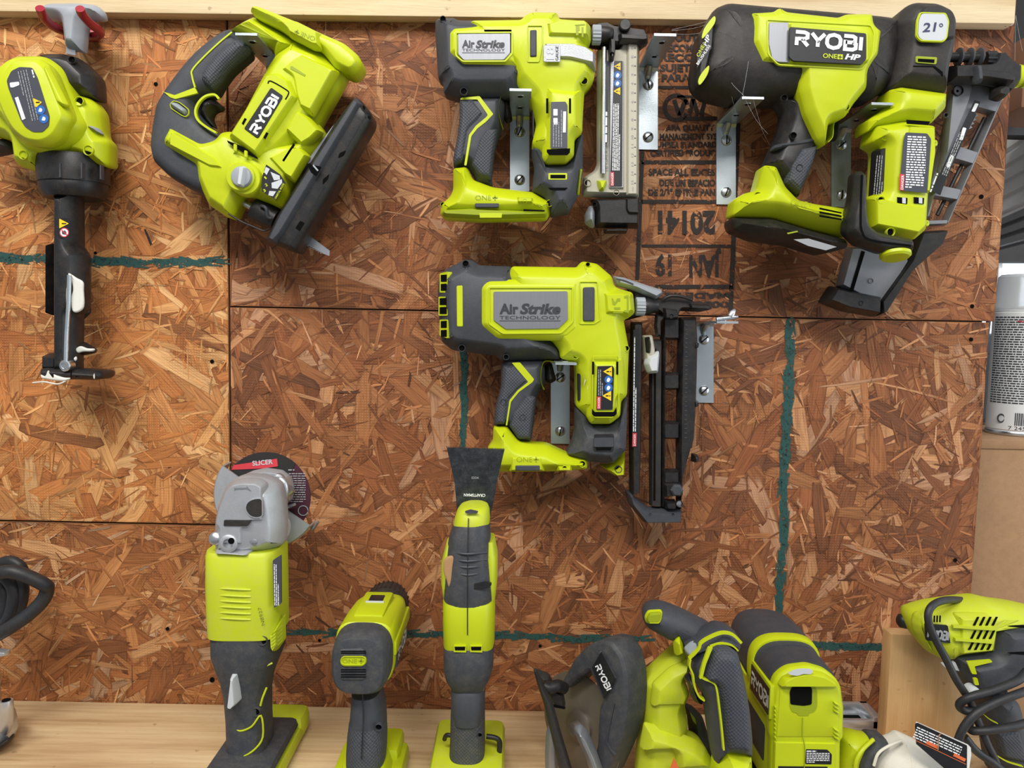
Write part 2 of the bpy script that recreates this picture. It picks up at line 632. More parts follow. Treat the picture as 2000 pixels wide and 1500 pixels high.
def logo(name, fr, h, mat, parent, w=0.19):
    """blocky five-letter brand lettering built from strokes"""
    adv = {'R': 1.0, 'Y': .92, 'O': 1.06, 'B': .98, 'I': .2}
    tot = sum(adv[c] for c in 'RYOBI')
    vs, fs = [], []
    x = 0.0
    sx = fr.len / tot
    for c in 'RYOBI':
        for st in LOGO[c]:
            pl = [((x + a) * sx, (w / 2 + b * (1 - w)) * h) for a, b in st]
            n = len(pl)
            ring = []
            for i in range(n):
                p = Vector(pl[i])
                closed = pl[0] == pl[-1]
                a = Vector(pl[i - 1]) if i > 0 else (Vector(pl[-2]) if closed else p)
                b = Vector(pl[i + 1]) if i < n - 1 else (Vector(pl[1]) if closed else p)
                d1 = (p - a).normalized() if (p - a).length else (b - p).normalized()
                d2 = (b - p).normalized() if (b - p).length else d1
                t = (d1 + d2).normalized()
                k = 1.0 / max(0.55, t.dot(d2))
                q = Vector((-t.y, t.x)) * (w * h / 2) * k
                ring.append((p + q, p - q))
            b0 = len(vs)
            for L, R in ring:
                vs.append(fr(L.x, L.y)); vs.append(fr(R.x, R.y))
            for i in range(n - 1):
                fs.append((b0 + 2 * i, b0 + 2 * i + 1, b0 + 2 * i + 3, b0 + 2 * i + 2))
        x += adv[c]
    return mk(name, vs, fs, mat, parent, 0)
def fineprint(name, fr, width, rows, pitch, hgt, mat, parent, seed=1, wmin=1.5, wmax=6.0, fill=0.95):
    """rows of unreadable small print, word-sized dashes"""
    rg = random.Random(seed)
    vs, fs = [], []
    for k in range(rows):
        u = 0.0
        end = width * (fill if k < rows - 1 else rg.uniform(0.3, 0.9))
        v = -k * pitch
        while u < end:
            l = min(rg.uniform(wmin, wmax) * hgt, end - u)
            b = len(vs)
            vs += [fr(u, v), fr(u + l, v), fr(u + l, v + hgt), fr(u, v + hgt)]
            fs.append((b, b + 1, b + 2, b + 3))
            u += l + hgt * 0.7
    return mk(name, vs, fs, mat, parent, 0)
def screw(parent, px, py, d, r, mat='void', slot=True, name='screw'):
    """round recess or screw head seen from the front (r in px)"""
    return slab(name, disc(px, py, r, 16), d, 0.0012, mat, parent)
def boss_hole(parent, px, py, d, r, ring='charcoal', hole='void'):
    n = PLN['n']
    r = r * (P(px + 1, py, d) - P(px, py, d)).length
    b = P(px, py, d) - n * .004
    o = lathe('screw_boss', b, n, [(0, r * 1.16), (.0039, r * 1.13), (.0042, r * 1.06), (.0041, r), (.0015, r * .92)], ring, parent, 18)
    lathe('screw', b, n, [(0, r * .95), (.0018, r * .9), (.002, r * .3)], hole, o, 14)
    return o
# ================================================================ the setting
def osb_material():
    m, nt, b = newmat('osb_strands')
    at = node(nt, 'ShaderNodeAttribute', attribute_name='strand')
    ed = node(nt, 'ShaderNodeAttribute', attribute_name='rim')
    uv = node(nt, 'ShaderNodeUVMap', uv_map='grain')
    mp = nt.nodes.new('ShaderNodeMapping')
    mp.inputs['Scale'].default_value = (28, 520, 1)
    nt.links.new(uv.outputs[0], mp.inputs[0])
    g = noise(nt, mp.outputs[0], 1.0, 4, 0.65)
    mp2 = nt.nodes.new('ShaderNodeMapping')
    mp2.inputs['Scale'].default_value = (12, 120, 1)
    nt.links.new(uv.outputs[0], mp2.inputs[0])
    g2 = noise(nt, mp2.outputs[0], 1.0, 3)
    gr = ramp(nt, g, [(0.28, (0.50, 0.45, 0.42)), (0.5, (0.96, 0.94, 0.92)), (0.78, (1.22, 1.2, 1.16))])
    c = mixc(nt, 1.0, at.outputs['Color'], gr, 'MULTIPLY')
    gr2 = ramp(nt, g2, [(0.3, (0.78, 0.72, 0.66)), (0.6, (1.08, 1.08, 1.08))])
    c = mixc(nt, 0.8, c, gr2, 'MULTIPLY')
    pos = gpos(nt)
    big = ramp(nt, noise(nt, pos, 9, 4), [(0.35, (0.82, 0.78, 0.74)), (0.65, (1.08, 1.08, 1.08))])
    c = mixc(nt, 0.7, c, big, 'MULTIPLY')
    rim = ramp(nt, ed.outputs['Fac'], [(0.86, (1, 1, 1)), (0.99, (0.50, 0.42, 0.36))])  # flake edges darkened in the colour, standing in for crevice shade
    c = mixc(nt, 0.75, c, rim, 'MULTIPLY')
    # press screen imprint: a fine grid
    sx = node(nt, 'ShaderNodeSeparateXYZ')
    nt.links.new(pos, sx.inputs[0])
    def wave(out, k):
        a = node(nt, 'ShaderNodeMath', operation='MULTIPLY')
        nt.links.new(out, a.inputs[0]); a.inputs[1].default_value = k
        s = node(nt, 'ShaderNodeMath', operation='SINE')
        nt.links.new(a.outputs[0], s.inputs[0])
        return s.outputs[0]
    w1, w2 = wave(sx.outputs[2], 2 * math.pi / 0.0031), wave(sx.outputs[0], 2 * math.pi / 0.0031)
    mx = node(nt, 'ShaderNodeMath', operation='MAXIMUM')
    nt.links.new(w1, mx.inputs[0]); nt.links.new(w2, mx.inputs[1])
    msk = ramp(nt, noise(nt, pos, 14, 2), [(0.42, (0, 0, 0)), (0.62, (1, 1, 1))])
    mm = node(nt, 'ShaderNodeMath', operation='MULTIPLY')
    nt.links.new(mx.outputs[0], mm.inputs[0]); nt.links.new(msk, mm.inputs[1])
    scr = ramp(nt, mm.outputs[0], [(0.0, (1, 1, 1)), (0.9, (0.80, 0.77, 0.74))])
    c = mixc(nt, 0.65, c, scr, 'MULTIPLY')
    nt.links.new(c, b.inputs['Base Color'])
    b.inputs['Roughness'].default_value = 0.62
    b.inputs['Specular IOR Level'].default_value = 0.35
    ad = node(nt, 'ShaderNodeMath', operation='MULTIPLY_ADD')
    nt.links.new(mm.outputs[0], ad.inputs[0]); ad.inputs[1].default_value = -0.25
    nt.links.new(g, ad.inputs[2])
    bump(nt, b, ad.outputs[0], 0.55, 0.0012)
    MATS['osb'] = m
osb_material()
def ink_material(key, rgb, lo, hi, sc=130, rough=0.7):
    m, nt, b = newmat(key)
    pos = gpos(nt)
    b.inputs['Base Color'].default_value = lin(rgb)
    b.inputs['Roughness'].default_value = rough
    a = ramp(nt, noise(nt, pos, sc, 5, 0.7), [(lo, (0, 0, 0)), (hi, (1, 1, 1))])
    nt.links.new(a, b.inputs['Alpha'])
    MATS[key] = m
ink_material('stamp_ink', (32, 23, 19), 0.37, 0.45, 190)
ink_material('marker_teal', (30, 72, 68), 0.35, 0.50, 260)
def pine_material(key, base, dark, light, seed, knots=True, upright=False):
    m, nt, b = newmat(key)
    pos = gpos(nt)
    mp = nt.nodes.new('ShaderNodeMapping')
    mp.inputs['Location'].default_value = (seed, seed * 2, seed)
    mp.inputs['Scale'].default_value = (26, 26, 2.2) if upright else (2.2, 26, 26)
    nt.links.new(pos, mp.inputs[0])
    g = noise(nt, mp.outputs[0], 1.6, 4, 0.6)
    wv = nt.nodes.new('ShaderNodeTexWave')
    wv.wave_type = 'BANDS'; wv.bands_direction = 'Y'
    wv.inputs['Scale'].default_value = 1.3
    wv.inputs['Distortion'].default_value = 5.0
    wv.inputs['Detail'].default_value = 3
    nt.links.new(mp.outputs[0], wv.inputs['Vector'])
    c = ramp(nt, g, [(0.28, lin(dark)), (0.5, lin(base)), (0.75, lin(light))])
    c = mixc(nt, 0.10, c, ramp(nt, wv.outputs['Fac'], [(0.2, lin(dark)), (0.8, lin(light))]))
    if knots:
        v = nt.nodes.new('ShaderNodeTexVoronoi')
        v.inputs['Scale'].default_value = 3.2
        mk_ = nt.nodes.new('ShaderNodeMapping')
        mk_.inputs['Location'].default_value = (seed, seed, seed)
        mk_.inputs['Scale'].default_value = (0.8, 1.4, 1.4)
        nt.links.new(pos, mk_.inputs[0]); nt.links.new(mk_.outputs[0], v.inputs['Vector'])
        kn = ramp(nt, v.outputs['Distance'], [(0.02, (1, 1, 1)), (0.075, (0, 0, 0))])
        c = mixc(nt, kn, c, lin((150, 108, 72)))
    fine = nt.nodes.new('ShaderNodeMapping')
    fine.inputs['Scale'].default_value = (900, 900, 40) if upright else (40, 900, 900)
    nt.links.new(pos, fine.inputs[0])
    ff = noise(nt, fine.outputs[0], 1.0, 3)
    c = mixc(nt, 0.5, c, ramp(nt, ff, [(0.3, (0.82, 0.80, 0.76)), (0.7, (1.05, 1.05, 1.05))]), 'MULTIPLY')
    sp = ramp(nt, noise(nt, pos, 85, 2), [(0.70, (1, 1, 1)), (0.76, (0.45, 0.38, 0.32))])
    c = mixc(nt, 0.6, c, sp, 'MULTIPLY')
    nt.links.new(c, b.inputs['Base Color'])
    b.inputs['Roughness'].default_value = 0.6
    bump(nt, b, ff, 0.25, 0.0008)
    MATS[key] = m
pine_material('pine_pale', (222, 200, 160), (200, 172, 128), (234, 216, 180), 3.1)
pine_material('pine_shelf', (214, 184, 140), (176, 140, 98), (230, 206, 164), 7.7)
pine_material('pine_block', (214, 174, 122), (196, 150, 98), (224, 188, 138), 1.3, knots=False, upright=True)
surf('fibreboard', (166, 130, 96), 0.85, var=0.14, fine=0.8, dust=0.55, dustcol=(116, 86, 60))
surf('cardboard', (120, 82, 58), 0.85, var=0.1)
surf('siding', (226, 223, 220), 0.5, var=0.06)
surf('siding_grey', (128, 128, 131), 0.55, var=0.08)
surf('dark_gap', (46, 44, 44), 0.8, var=0.15)

wall = bpy.data.objects.new('wall_back', None)
col.objects.link(wall)
ORI[wall] = Vector((0, 0, 0))
wall['kind'] = 'structure'

PALA = [((198, 138, 82), 5), ((214, 162, 104), 4), ((186, 116, 60), 5), ((164, 96, 48), 3), ((224, 180, 126), 2), ((134, 80, 44), 1)]
PALB = [((154, 98, 58), 5), ((174, 118, 74), 4), ((138, 80, 44), 5), ((114, 66, 38), 3), ((200, 150, 106), 2.4), ((94, 54, 34), 1.5), ((190, 148, 116), 1.6)]
PALC = [((172, 112, 64), 5), ((190, 132, 80), 4), ((152, 92, 48), 5), ((124, 74, 42), 2.5), ((206, 160, 112), 2), ((196, 164, 134), 1.6)]
def strands(x0, x1, z0, z1, pal, seed, parent, density=5200):
    rg = random.Random(seed)
    n = int((x1 - x0) * (z1 - z0) * density)
    vs, fs, cols, rim, uvs = [], [], [], [], []
    cs = [lin(c) for c, _ in pal]
    mean = [sum(c[k] * w_ for c, (_, w_) in zip(cs, pal)) / sum(w_ for _, w_ in pal) for k in range(3)]
    cs = [tuple(mean[k] + (c[k] - mean[k]) * .72 for k in range(3)) + (1,) for c in cs]
    ws = [w_ for _, w_ in pal]
    def flake(cx, cz, L, w_, ang, h, tilt, c):
        ca, sa = math.cos(ang), math.sin(ang)
        j = lambda s: rg.uniform(-s, s)
        pts = [(-L / 2 + j(.10) * L, -w_ / 2 * rg.uniform(.3, 1)), (-L * .18, -w_ / 2 * rg.uniform(.8, 1.1)), (L * .2, -w_ / 2 * rg.uniform(.8, 1.1)),
               (L / 2 + j(.12) * L, -w_ / 2 * rg.uniform(.3, 1)), (L / 2 + j(.10) * L, w_ * j(.2)), (L / 2 + j(.12) * L, w_ / 2 * rg.uniform(.3, 1)),
               (L * .2, w_ / 2 * rg.uniform(.8, 1.1)), (-L * .18, w_ / 2 * rg.uniform(.8, 1.1)), (-L / 2 + j(.10) * L, w_ / 2 * rg.uniform(.3, 1)),
               (-L / 2 + j(.10) * L, w_ * j(.2))]
        bend = j(.06)
        b0 = len(vs)
        ou, ov = rg.uniform(0, 50), rg.uniform(0, 50)
        for k, (a, q) in enumerate([(0, 0)] + pts):
            q2 = q + bend * (a * a / L)
            x = min(max(cx + a * ca - q2 * sa, x0), x1)
            z = min(max(cz + a * sa + q2 * ca, z0), z1)
            hh = h + tilt[0] * a / L + tilt[1] * q / w_
            vs.append((x, -max(0.0001, hh), z))
            cols.append(c)
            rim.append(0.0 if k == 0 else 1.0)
            uvs.append((ou + a, ov + q))
        m_ = len(pts)
        for k in range(m_):
            fs.append((b0, b0 + 1 + k, b0 + 1 + (k + 1) % m_))
    for i in range(n):
        t = i / n
        L = rg.uniform(.05, .14) * (1.25 - .55 * t)
        w_ = rg.uniform(.009, .034) * (1.25 - .70 * t)
        if rg.random() < .25: w_ *= .4
        ang = rg.gauss(0, 0.65) + (math.pi / 2 if rg.random() < .45 else 0)
        c = rg.choices(cs, ws)[0]
        k = rg.uniform(.86, 1.12)
        c = (c[0] * k, c[1] * k, c[2] * k, 1)
        flake(rg.uniform(x0 - .01, x1 + .01), rg.uniform(z0 - .01, z1 + .01), L, w_, ang, 0.0002 + 0.0010 * t + rg.uniform(0, .0002),
              (rg.uniform(-.0003, .0003), rg.uniform(-.0003, .0003)), c)
    for i in range(int(n * .55)):
        c = rg.choices(cs, ws)[0]
        k = rg.choice((.62, 1.25, 1.3, 1.1))
        c = tuple(min(.85, c[q] * k) for q in range(3)) + (1,)
        flake(rg.uniform(x0, x1), rg.uniform(z0, z1), rg.uniform(.008, .034), rg.uniform(.0008, .0034), rg.uniform(0, math.pi), 0.00135 + rg.uniform(0, .0001),
              (rg.uniform(-.0002, .0002), 0), c)
    me = bpy.data.meshes.new('strand_layer')
    me.from_pydata(vs, [], fs)
    a = me.attributes.new('strand', 'FLOAT_COLOR', 'POINT')
    a.data.foreach_set('color', np.array(cols, 'f').ravel())
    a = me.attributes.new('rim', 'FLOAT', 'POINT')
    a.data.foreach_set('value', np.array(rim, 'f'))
    uvl = me.uv_layers.new(name='grain')
    uva = np.array(uvs, 'f')
    li = np.empty(len(me.loops), 'i')
    me.loops.foreach_get('vertex_index', li)
    uvl.data.foreach_set('uv', uva[li].ravel())
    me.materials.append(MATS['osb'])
    o = bpy.data.objects.new('strand_layer', me)
    col.objects.link(o)
    o.parent = parent
    o['kind'] = 'stuff'
    ORI[o] = Vector((0, 0, 0))
    return o
surf('osb_core', (128, 84, 50), 0.8, var=0.2)
def osb_panel(x0, x1, z0, z1, pal, seed):
    c = Vector(((x0 + x1) / 2, 0.0055, (z0 + z1) / 2))
    o = box3('osb_panel', c, ((x1 - x0) / 2, 0, 0), (0, 0.0055, 0), (0, 0, (z1 - z0) / 2), 'osb_core', wall)
    strands(x0 + .0005, x1 - .0005, z0 + .0005, z1 - .0005, pal, seed, o)
    return o
XJ = P(447, 450, 0).x
XR = P(1940, 560, 0).x
XL = -0.70
ZTOP = P(1000, -40, 0).z
ZJ = P(1200, 614, 0).z
ZJL = P(220, 1021, 0).z
SHELF_Z = P(500, 1374, 0).z
ZB = SHELF_Z - 0.06
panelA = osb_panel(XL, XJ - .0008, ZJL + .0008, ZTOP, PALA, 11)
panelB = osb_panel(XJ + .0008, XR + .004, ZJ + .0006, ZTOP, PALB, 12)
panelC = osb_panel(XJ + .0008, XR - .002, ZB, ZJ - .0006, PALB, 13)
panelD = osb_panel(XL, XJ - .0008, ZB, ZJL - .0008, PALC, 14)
backing = box3('joint_backing', ((XR - .003 + XL) / 2, 0.0305, (ZTOP + ZB) / 2), ((XR - .003 - XL) / 2, 0, 0), (0, 0.019, 0), (0, 0, (ZTOP - ZB) / 2), 'dark_gap', wall)  # unseen slab behind the boards, widened to stop light leaking through joints

# ---- ink stamp and marker strokes on the boards
INK = .0019
zs = zoom(1230, 40, 2.587)
def q1(x, y): return zs((x, y))[0]
def ink(body, a, b, h, up=True, bold=.045):
    f = PxFrame(q1(*a), q1(*b), INK)
    text('stamp_lettering', body, f, h / 2.587, 'stamp_ink', panelB, bold)
ink('JAN', (462, 1190), (300, 1190), 104)
ink('19', (212, 1188), (130, 1188), 100)
ink('20141', (432, 968), (142, 968), 108)
ink('COUT', (188, 104), (345, 104), 34)
ink('RECOMM', (168, 156), (352, 156), 34)
ink('RECO', (152, 205), (330, 205), 36)
ink('SUJETA', (152, 257), (350, 257), 36)
ink('PARA 3', (162, 307), (345, 307), 34)
ink('APA QUALITY', (182, 556), (430, 556), 28)
ink('MANAGEMENT SYS', (150, 600), (440, 600), 28)
ink('LUMBER STANDARD', (120, 640), (440, 640), 26)
ink('CERTIFIED PRODUC', (104, 684), (432, 684), 30)
ink('SPACE ALL EDGES', (96, 782), (432, 782), 32)
ink('DEJE UN ESPACIO', (150, 836), (432, 836), 32)
ink('DE 2/3" ENTRE PAN', (94, 884), (432, 884), 32)
ink('MADE IN', (500, 1376), (180, 1376), 28)
ink('0080', (500, 1420), (330, 1420), 30)
def inkbar(*pts):
    slab('stamp_bar', zs(*pts), INK, .0003, 'stamp_ink', panelB)
inkbar((130, 330), (330, 330), (330, 346), (130, 346))
inkbar((60, 706), (440, 706), (440, 726), (60, 726))
inkbar((60, 906), (440, 906), (440, 926), (60, 926))
inkbar((60, 1132), (510, 1132), (510, 1146), (60, 1146))
inkbar((130, 1335), (520, 1335), (520, 1356), (130, 1356))
inkbar((55, 640), (75, 640), (48, 1310), (28, 1310))
inkbar((535, 520), (560, 520), (520, 1490), (498, 1490))
slab('stamp_ring', strip([q1(235 + 58 * math.cos(a), 440 + 62 * math.sin(a)) for a in [k * math.pi / 12 + .5 for k in range(22)]], 8), INK, .0003, 'stamp_ink', panelB)
for pts in (((225, 400), (250, 480)), ((250, 480), (285, 400)), ((300, 480), (320, 395)), ((320, 395), (345, 480)), ((360, 480), (380, 400))):
    slab('stamp_mark', strip([q1(*pts[0]), q1(*pts[1])], 8), INK, .0003, 'stamp_ink', panelB)
inkbar((270, 485), (440, 485), (440, 505), (270, 505))
inkbar((240, 378), (420, 378), (420, 390), (240, 390))
def marker(parent, pl, wd, seed):
    rg = random.Random(seed)
    vs, fs = [], []
    pts = spl(pl, 12, closed=False)
    tot = len(pts)
    for k in range(tot * 6):
        i = rg.uniform(0, tot - 2)
        a, b = Vector(pts[int(i)]), Vector(pts[int(i) + 1])
        p = a + (b - a) * (i - int(i))
        t = (b - a).normalized(); n_ = Vector((-t.y, t.x))
        off = rg.gauss(0, .30) * wd
        l = rg.uniform(8, 24); h = rg.uniform(1.0, 3.6)
        sk = rg.uniform(-.25, .25)
        t2 = (t + n_ * sk).normalized()
        n2 = Vector((-t2.y, t2.x))
        p += n_ * max(-wd * .6, min(wd * .6, off))
        b0 = len(vs)
        for q in (p - t2 * l - n2 * h, p + t2 * l - n2 * h * .4, p + t2 * l + n2 * h * .4, p - t2 * l + n2 * h):
            vs.append(P(q.x, q.y, .0016 + rg.uniform(0, .0002)))
        fs.append((b0, b0 + 1, b0 + 2, b0 + 3))
    return mk('marker_line', vs, fs, 'marker_teal', parent, 0)
marker(panelA, [(-20, 505), (120, 506), (260, 513), (440, 510)], 13, 1)
marker(panelC, [(1543, 636), (1540, 760), (1532, 900), (1530, 1040), (1521, 1200)], 14, 2)
marker(panelC, [(556, 1232), (800, 1238), (1000, 1242), (1280, 1252)], 11, 3)
marker(panelC, [(1590, 1262), (1730, 1264)], 11, 4)
marker(panelC, [(906, 680), (906, 760), (904, 870)], 9, 5)
for (x, y, p, r_) in ((304, 164, panelA, 4), (1917, 384, panelB, 4.5), (1899, 598, panelB, 4), (1897, 663, panelC, 4), (1866, 1094, panelC, 4), (414, 706, panelA, 4),
                     (624, 1251, panelC, 3), (414, 1328, panelD, 5), (327, 1228, panelD, 3.5), (1228, 566, panelB, 3), (1055, 1262, panelC, 3), (186, 494, panelA, 3)):
    slab('nail_hole', disc(x, y, r_, 10), .0020, .0004, 'void', p)
slab('dark_scuff', [(281, 448), (284, 447), (297, 476), (293, 479)], .0019, .0003, 'stamp_ink', panelA)

# ---- header board along the top
HD = .019
hl, hr = P(-70, 22, HD), P(1981, 47, HD)
hu = (hr - hl) / 2
hc = (hl + hr) / 2
hdr = box3('trim_1', (hc.x, -HD / 2 - .0012, hc.z + .0445), hu, (0, HD / 2, 0), (0, 0, .0445), 'pine_pale', None, bev=.0016)
hdr['kind'] = 'structure'
ORI[hdr] = Vector((0, 0, 0))
lathe('screw', P(1964, 48, .004), (0, -1, 0), [(0, .0022), (.005, .0026), (.0065, .0046), (.008, .0046)], 'steel', hdr, 14)
slab('screw_slot', [(1960, 47), (1963, 47), (1963, 44), (1965, 44), (1965, 47), (1968, 47), (1968, 49), (1965, 49), (1965, 52), (1963, 52), (1963, 49), (1960, 49)], .0125, .0004, 'void', hdr)

# ---- shelf board under the tools
sh = box3('shelf_board', (0.15, -.119, SHELF_Z - .019), (.87, 0, 0), (0, .1175, 0), (0, 0, .019), 'pine_shelf', None, bev=.004)
tag(sh, 'pale pine shelf board with grey streaks under the standing power tools', 'shelf')

fl = box3('floor', (0, -1.3, -.02), (2.2, 0, 0), (0, 2.4, 0), (0, 0, .02), surf('concrete', (150, 146, 140), 0.8, var=0.1), None)
fl['kind'] = 'structure'
# ---- what stands beyond the right-hand end of the tool wall
def ribbed(name, tl, tr, br, bl, nr, dep, mat, kind=None):
    """sheet between four world corners with horizontal ribs"""
    vs, fs = [], []
    nrm = (tr - tl).cross(bl - tl).normalized()
    if nrm.y > 0: nrm = -nrm
    prof = [(0, 0), (.55, 0), (.65, 1), (.9, 1)]
    k = 0
    for r_ in range(nr):
        for a, h in prof:
            t = (r_ + a) / nr
            L = tl.lerp(bl, t) + nrm * dep * h
            R_ = tr.lerp(br, t) + nrm * dep * h
            vs += [L, R_]
            if k: fs.append((2 * k - 2, 2 * k - 1, 2 * k + 1, 2 * k))
            k += 1
    o = mk(name, vs, fs, mat, None, 0)
    if kind: o['kind'] = kind
    return o
wr = ribbed('wall_right', P(1890, 300, -.55), P(2060, 175, -.25), P(2060, 380, -.25), P(1890, 455, -.55), 6, .006, 'siding', 'structure')
lower = ribbed('siding_strip', P(1890, 456, -.56), P(2060, 382, -.26), P(2060, 462, -.26), P(1890, 505, -.56), 3, .006, 'siding_grey')
lower.parent = wr
fb = box3('ceiling_beam', P(1990, 250, -.30), (.06, 0, 0), (0, .03, .004), (0, 0, .014), 'dark_gap', None)
fb.name = 'trim_2'; fb['kind'] = 'structure'
cb = thing('cardboard_box', P(2010, 228, -.20), 'brown cardboard box high up behind the end of the header board', 'box')
box3('carton', P(2012, 165, -.20), (.042, 0, 0), (0, .05, 0), (0, 0, .045), 'cardboard', cb, bev=.001)
box3('tape_strip', P(2012, 165, -.2505), (.006, 0, 0), (0, .0006, 0), (0, 0, .045), 'fibreboard', cb)
m, nt, b = newmat('window_light')
b.inputs['Base Color'].default_value = (0.8, 0.85, 0.9, 1)
b.inputs['Emission Color'].default_value = (0.82, 0.93, 1.0, 1)
b.inputs['Emission Strength'].default_value = 1.0
MATS['window_light'] = m
wn = bpy.data.objects.new('window_1', None); col.objects.link(wn); ORI[wn] = Vector((0, 0, 0)); wn['kind'] = 'structure'
slab('pane', rect(1860, 500, 2080, 860), -.62, .004, 'window_light', wn)
slab('window_frame', rect(1860, 476, 2080, 512), -.58, .03, 'dark_gap', wn)
slab('window_frame', rect(1860, 735, 2080, 760), -.58, .03, 'siding_grey', wn)
slab('window_frame', rect(1951, 500, 1958, 860), -.60, .02, 'siding', wn)
back = box3('wall_far', (0.8, .95, 1.45), (1.6, 0, 0), (0, .01, 0), (0, 0, 1.45), 'dark_gap', None)
back['kind'] = 'structure'

# particle board unit with cans on top
TOPZ = P(1960, 858, -.06).z
ub = thing('particle_board_unit', (P(1990, 860, -.2).x, .2, SHELF_Z - .25), 'brown particle board unit carrying the spray cans, behind the wall end', 'cabinet')
xl_ = P(1890, 900, -.06).x
box3('front_panel', (xl_ + .14, .068, (TOPZ - .012 + SHELF_Z - .25) / 2), (.14, 0, 0), (0, .008, 0), (0, 0, (TOPZ - .012 - SHELF_Z + .25) / 2), 'fibreboard', ub, bev=.0008)
box3('top_panel', (xl_ + .14, .19, TOPZ - .006), (.142, 0, 0), (0, .132, 0), (0, 0, .006), 'fibreboard', ub, bev=.001)
box3('side_panel', (xl_ + .272, .20, (TOPZ - .012 + SHELF_Z - .25) / 2), (.008, 0, 0), (0, .12, 0), (0, 0, (TOPZ - .012 - SHELF_Z + .25) / 2), 'fibreboard', ub)
def spray_can(name, px, d, r_, h, label, bodymat, capmat):
    c = P(px, 700, d)
    base = Vector((c.x, -d, TOPZ))
    t = thing(name, base, label, 'spray can', 'spray cans on the particle board unit')
    lathe('can_body', base, (0, 0, 1), [(0, r_ * .93), (.002, r_ * .99), (.005, r_ * .99), (.006, r_ * .95), (.008, r_), (h * .76, r_), (h * .765, r_ * .96), (h * .775, r_ * .98), (h * .79, r_ * .9), (h * .80, r_ * .5)], bodymat, t, 40)
    lathe('rim', base + Vector((0, 0, 0)), (0, 0, 1), [(.0005, r_ * 1.0), (.004, r_ * 1.02), (.0055, r_ * 1.0)], 'steel', t, 40)
    cp = lathe('cap', base + Vector((0, 0, h * .782)), (0, 0, 1), [(0, r_ * .97), (.004, r_ * .97), (h * .11, r_ * .94), (h * .20, r_ * .90), (h * .216, r_ * .8), (h * .218, r_ * .3)], capmat, t, 40)
    return t, base
m, nt, b = newmat('clear_cap')
b.inputs['Base Color'].default_value = (0.85, 0.87, 0.89, 1)
b.inputs['Transmission Weight'].default_value = 0.45
b.inputs['Roughness'].default_value = 0.22
MATS['clear_cap'] = m
surf('can_white', (226, 228, 228), 0.4, 0.05, var=0.04, fine=0)
can, cbase = spray_can('spray_can', 1993, -.115, .034, .206, 'pale silver spray can with clear cap and dense print, on particle board', 'can_white', 'clear_cap')
def canprint(name, z, hgt, a0, a1, mat, seed, solid=False):
    rg = random.Random(seed)
    vs, fs = [], []
    a = a0
    while a < a1:
        l = (a1 - a0) if solid else min(rg.uniform(.05, .2), a1 - a)
        k = max(1, int(l / .08))
        for i in range(k):
            b0 = len(vs)
            for (aa, zz) in ((a + l * i / k, z), (a + l * (i + 1) / k, z), (a + l * (i + 1) / k, z + hgt), (a + l * i / k, z + hgt)):
                vs.append(cbase + Vector((.0343 * math.cos(aa), .0343 * math.sin(aa), zz)))
            fs.append((b0, b0 + 1, b0 + 2, b0 + 3))
        a += l + .03
    return vs, fs
av, af = [], []
for r_ in range(36):
    v_, f_ = canprint('fine_print', .150 - r_ * .0031, .0016, math.pi * .98, math.pi * 1.62, 'dark_print', r_)
    b0 = len(av)
    av += v_
    af += [tuple(b0 + i for i in q) for q in f_]
mk('fine_print', av, af, 'dark_print', can, 0)
rv, rf = [], []
for r_ in (2, 5, 9, 13):
    v_, f_ = canprint('x', .1505 - r_ * .0031, .0022, math.pi * (1.2 + .03 * r_), math.pi * (1.32 + .03 * r_), 'sticker_red', 40 + r_)
    b0 = len(rv); rv += v_; rf += [tuple(b0 + i for i in q) for q in f_]
mk('red_print', rv, rf, 'sticker_red', can, 0)
bv, bf = [], []
rg = random.Random(5)
a = math.pi * 1.30
while a < math.pi * 1.62:
    w_ = rg.choice((.012, .02, .035))
    b0 = len(bv)
    for aa, zz in ((a, .014), (a + w_, .014), (a + w_, .030), (a, .030)):
        bv.append(cbase + Vector((.0343 * math.cos(aa), .0343 * math.sin(aa), zz)))
    bf.append((b0, b0 + 1, b0 + 2, b0 + 3))
    a += w_ + rg.choice((.014, .024))
mk('barcode', bv, bf, 'dark_print', can, 0)
a0 = 1.15 * math.pi
fr_ = W3Frame(cbase + Vector((.0346 * math.cos(1.13 * math.pi), .0346 * math.sin(1.13 * math.pi), .0065)), (math.cos(1.32 * math.pi + .5), math.sin(1.32 * math.pi + .5) * .9, 0), (0, 0, 1), .028)
def cantext(body, ang0, ang1, z, h):
    v, f = textmesh(body, 0.0, 0.0, 1.0)
    x0, x1 = v[:, 0].min(), v[:, 0].max()
    vs = [cbase + Vector((.0344 * math.cos(ang0 + (a - x0) / (x1 - x0) * (ang1 - ang0)), .0344 * math.sin(ang0 + (a - x0) / (x1 - x0) * (ang1 - ang0)), z + b_ / .7 * h)) for a, b_ in v]
    mk('can_number', vs, f, 'dark_print', can, 0)
cantext('7 24504 06', math.pi * 1.24, math.pi * 1.60, .0085, .0045)
bead = []
for k in range(15):
    aa = 2 * math.pi * k / 14
    bead.append(cbase + Vector((.0346 * math.cos(1.16 * math.pi) + .005 * math.cos(aa) * .6, .0346 * math.sin(1.16 * math.pi) - .002 * math.cos(aa), .022 + .005 * math.sin(aa))))
tube('round_emblem', bead, .0009, 'dark_print', can, 6, 2)
can2, _ = spray_can('spray_can', 1942, -.235, .033, .13, 'short grey can half hidden by the wall end', 'grey_plastic', 'grey_plastic')
hose = thing('black_cable', P(1940, 470, -.06), 'thin black cable hanging behind the end of the tool wall', 'cable')
tube('cable_run', [P(1955, 400, -.06), P(1943, 470, -.06), P(1942, 540, -.06), P(1934, 600, -.055), P(1924, 680, -.05)], .0028, 'cable', hose, 10, 6)
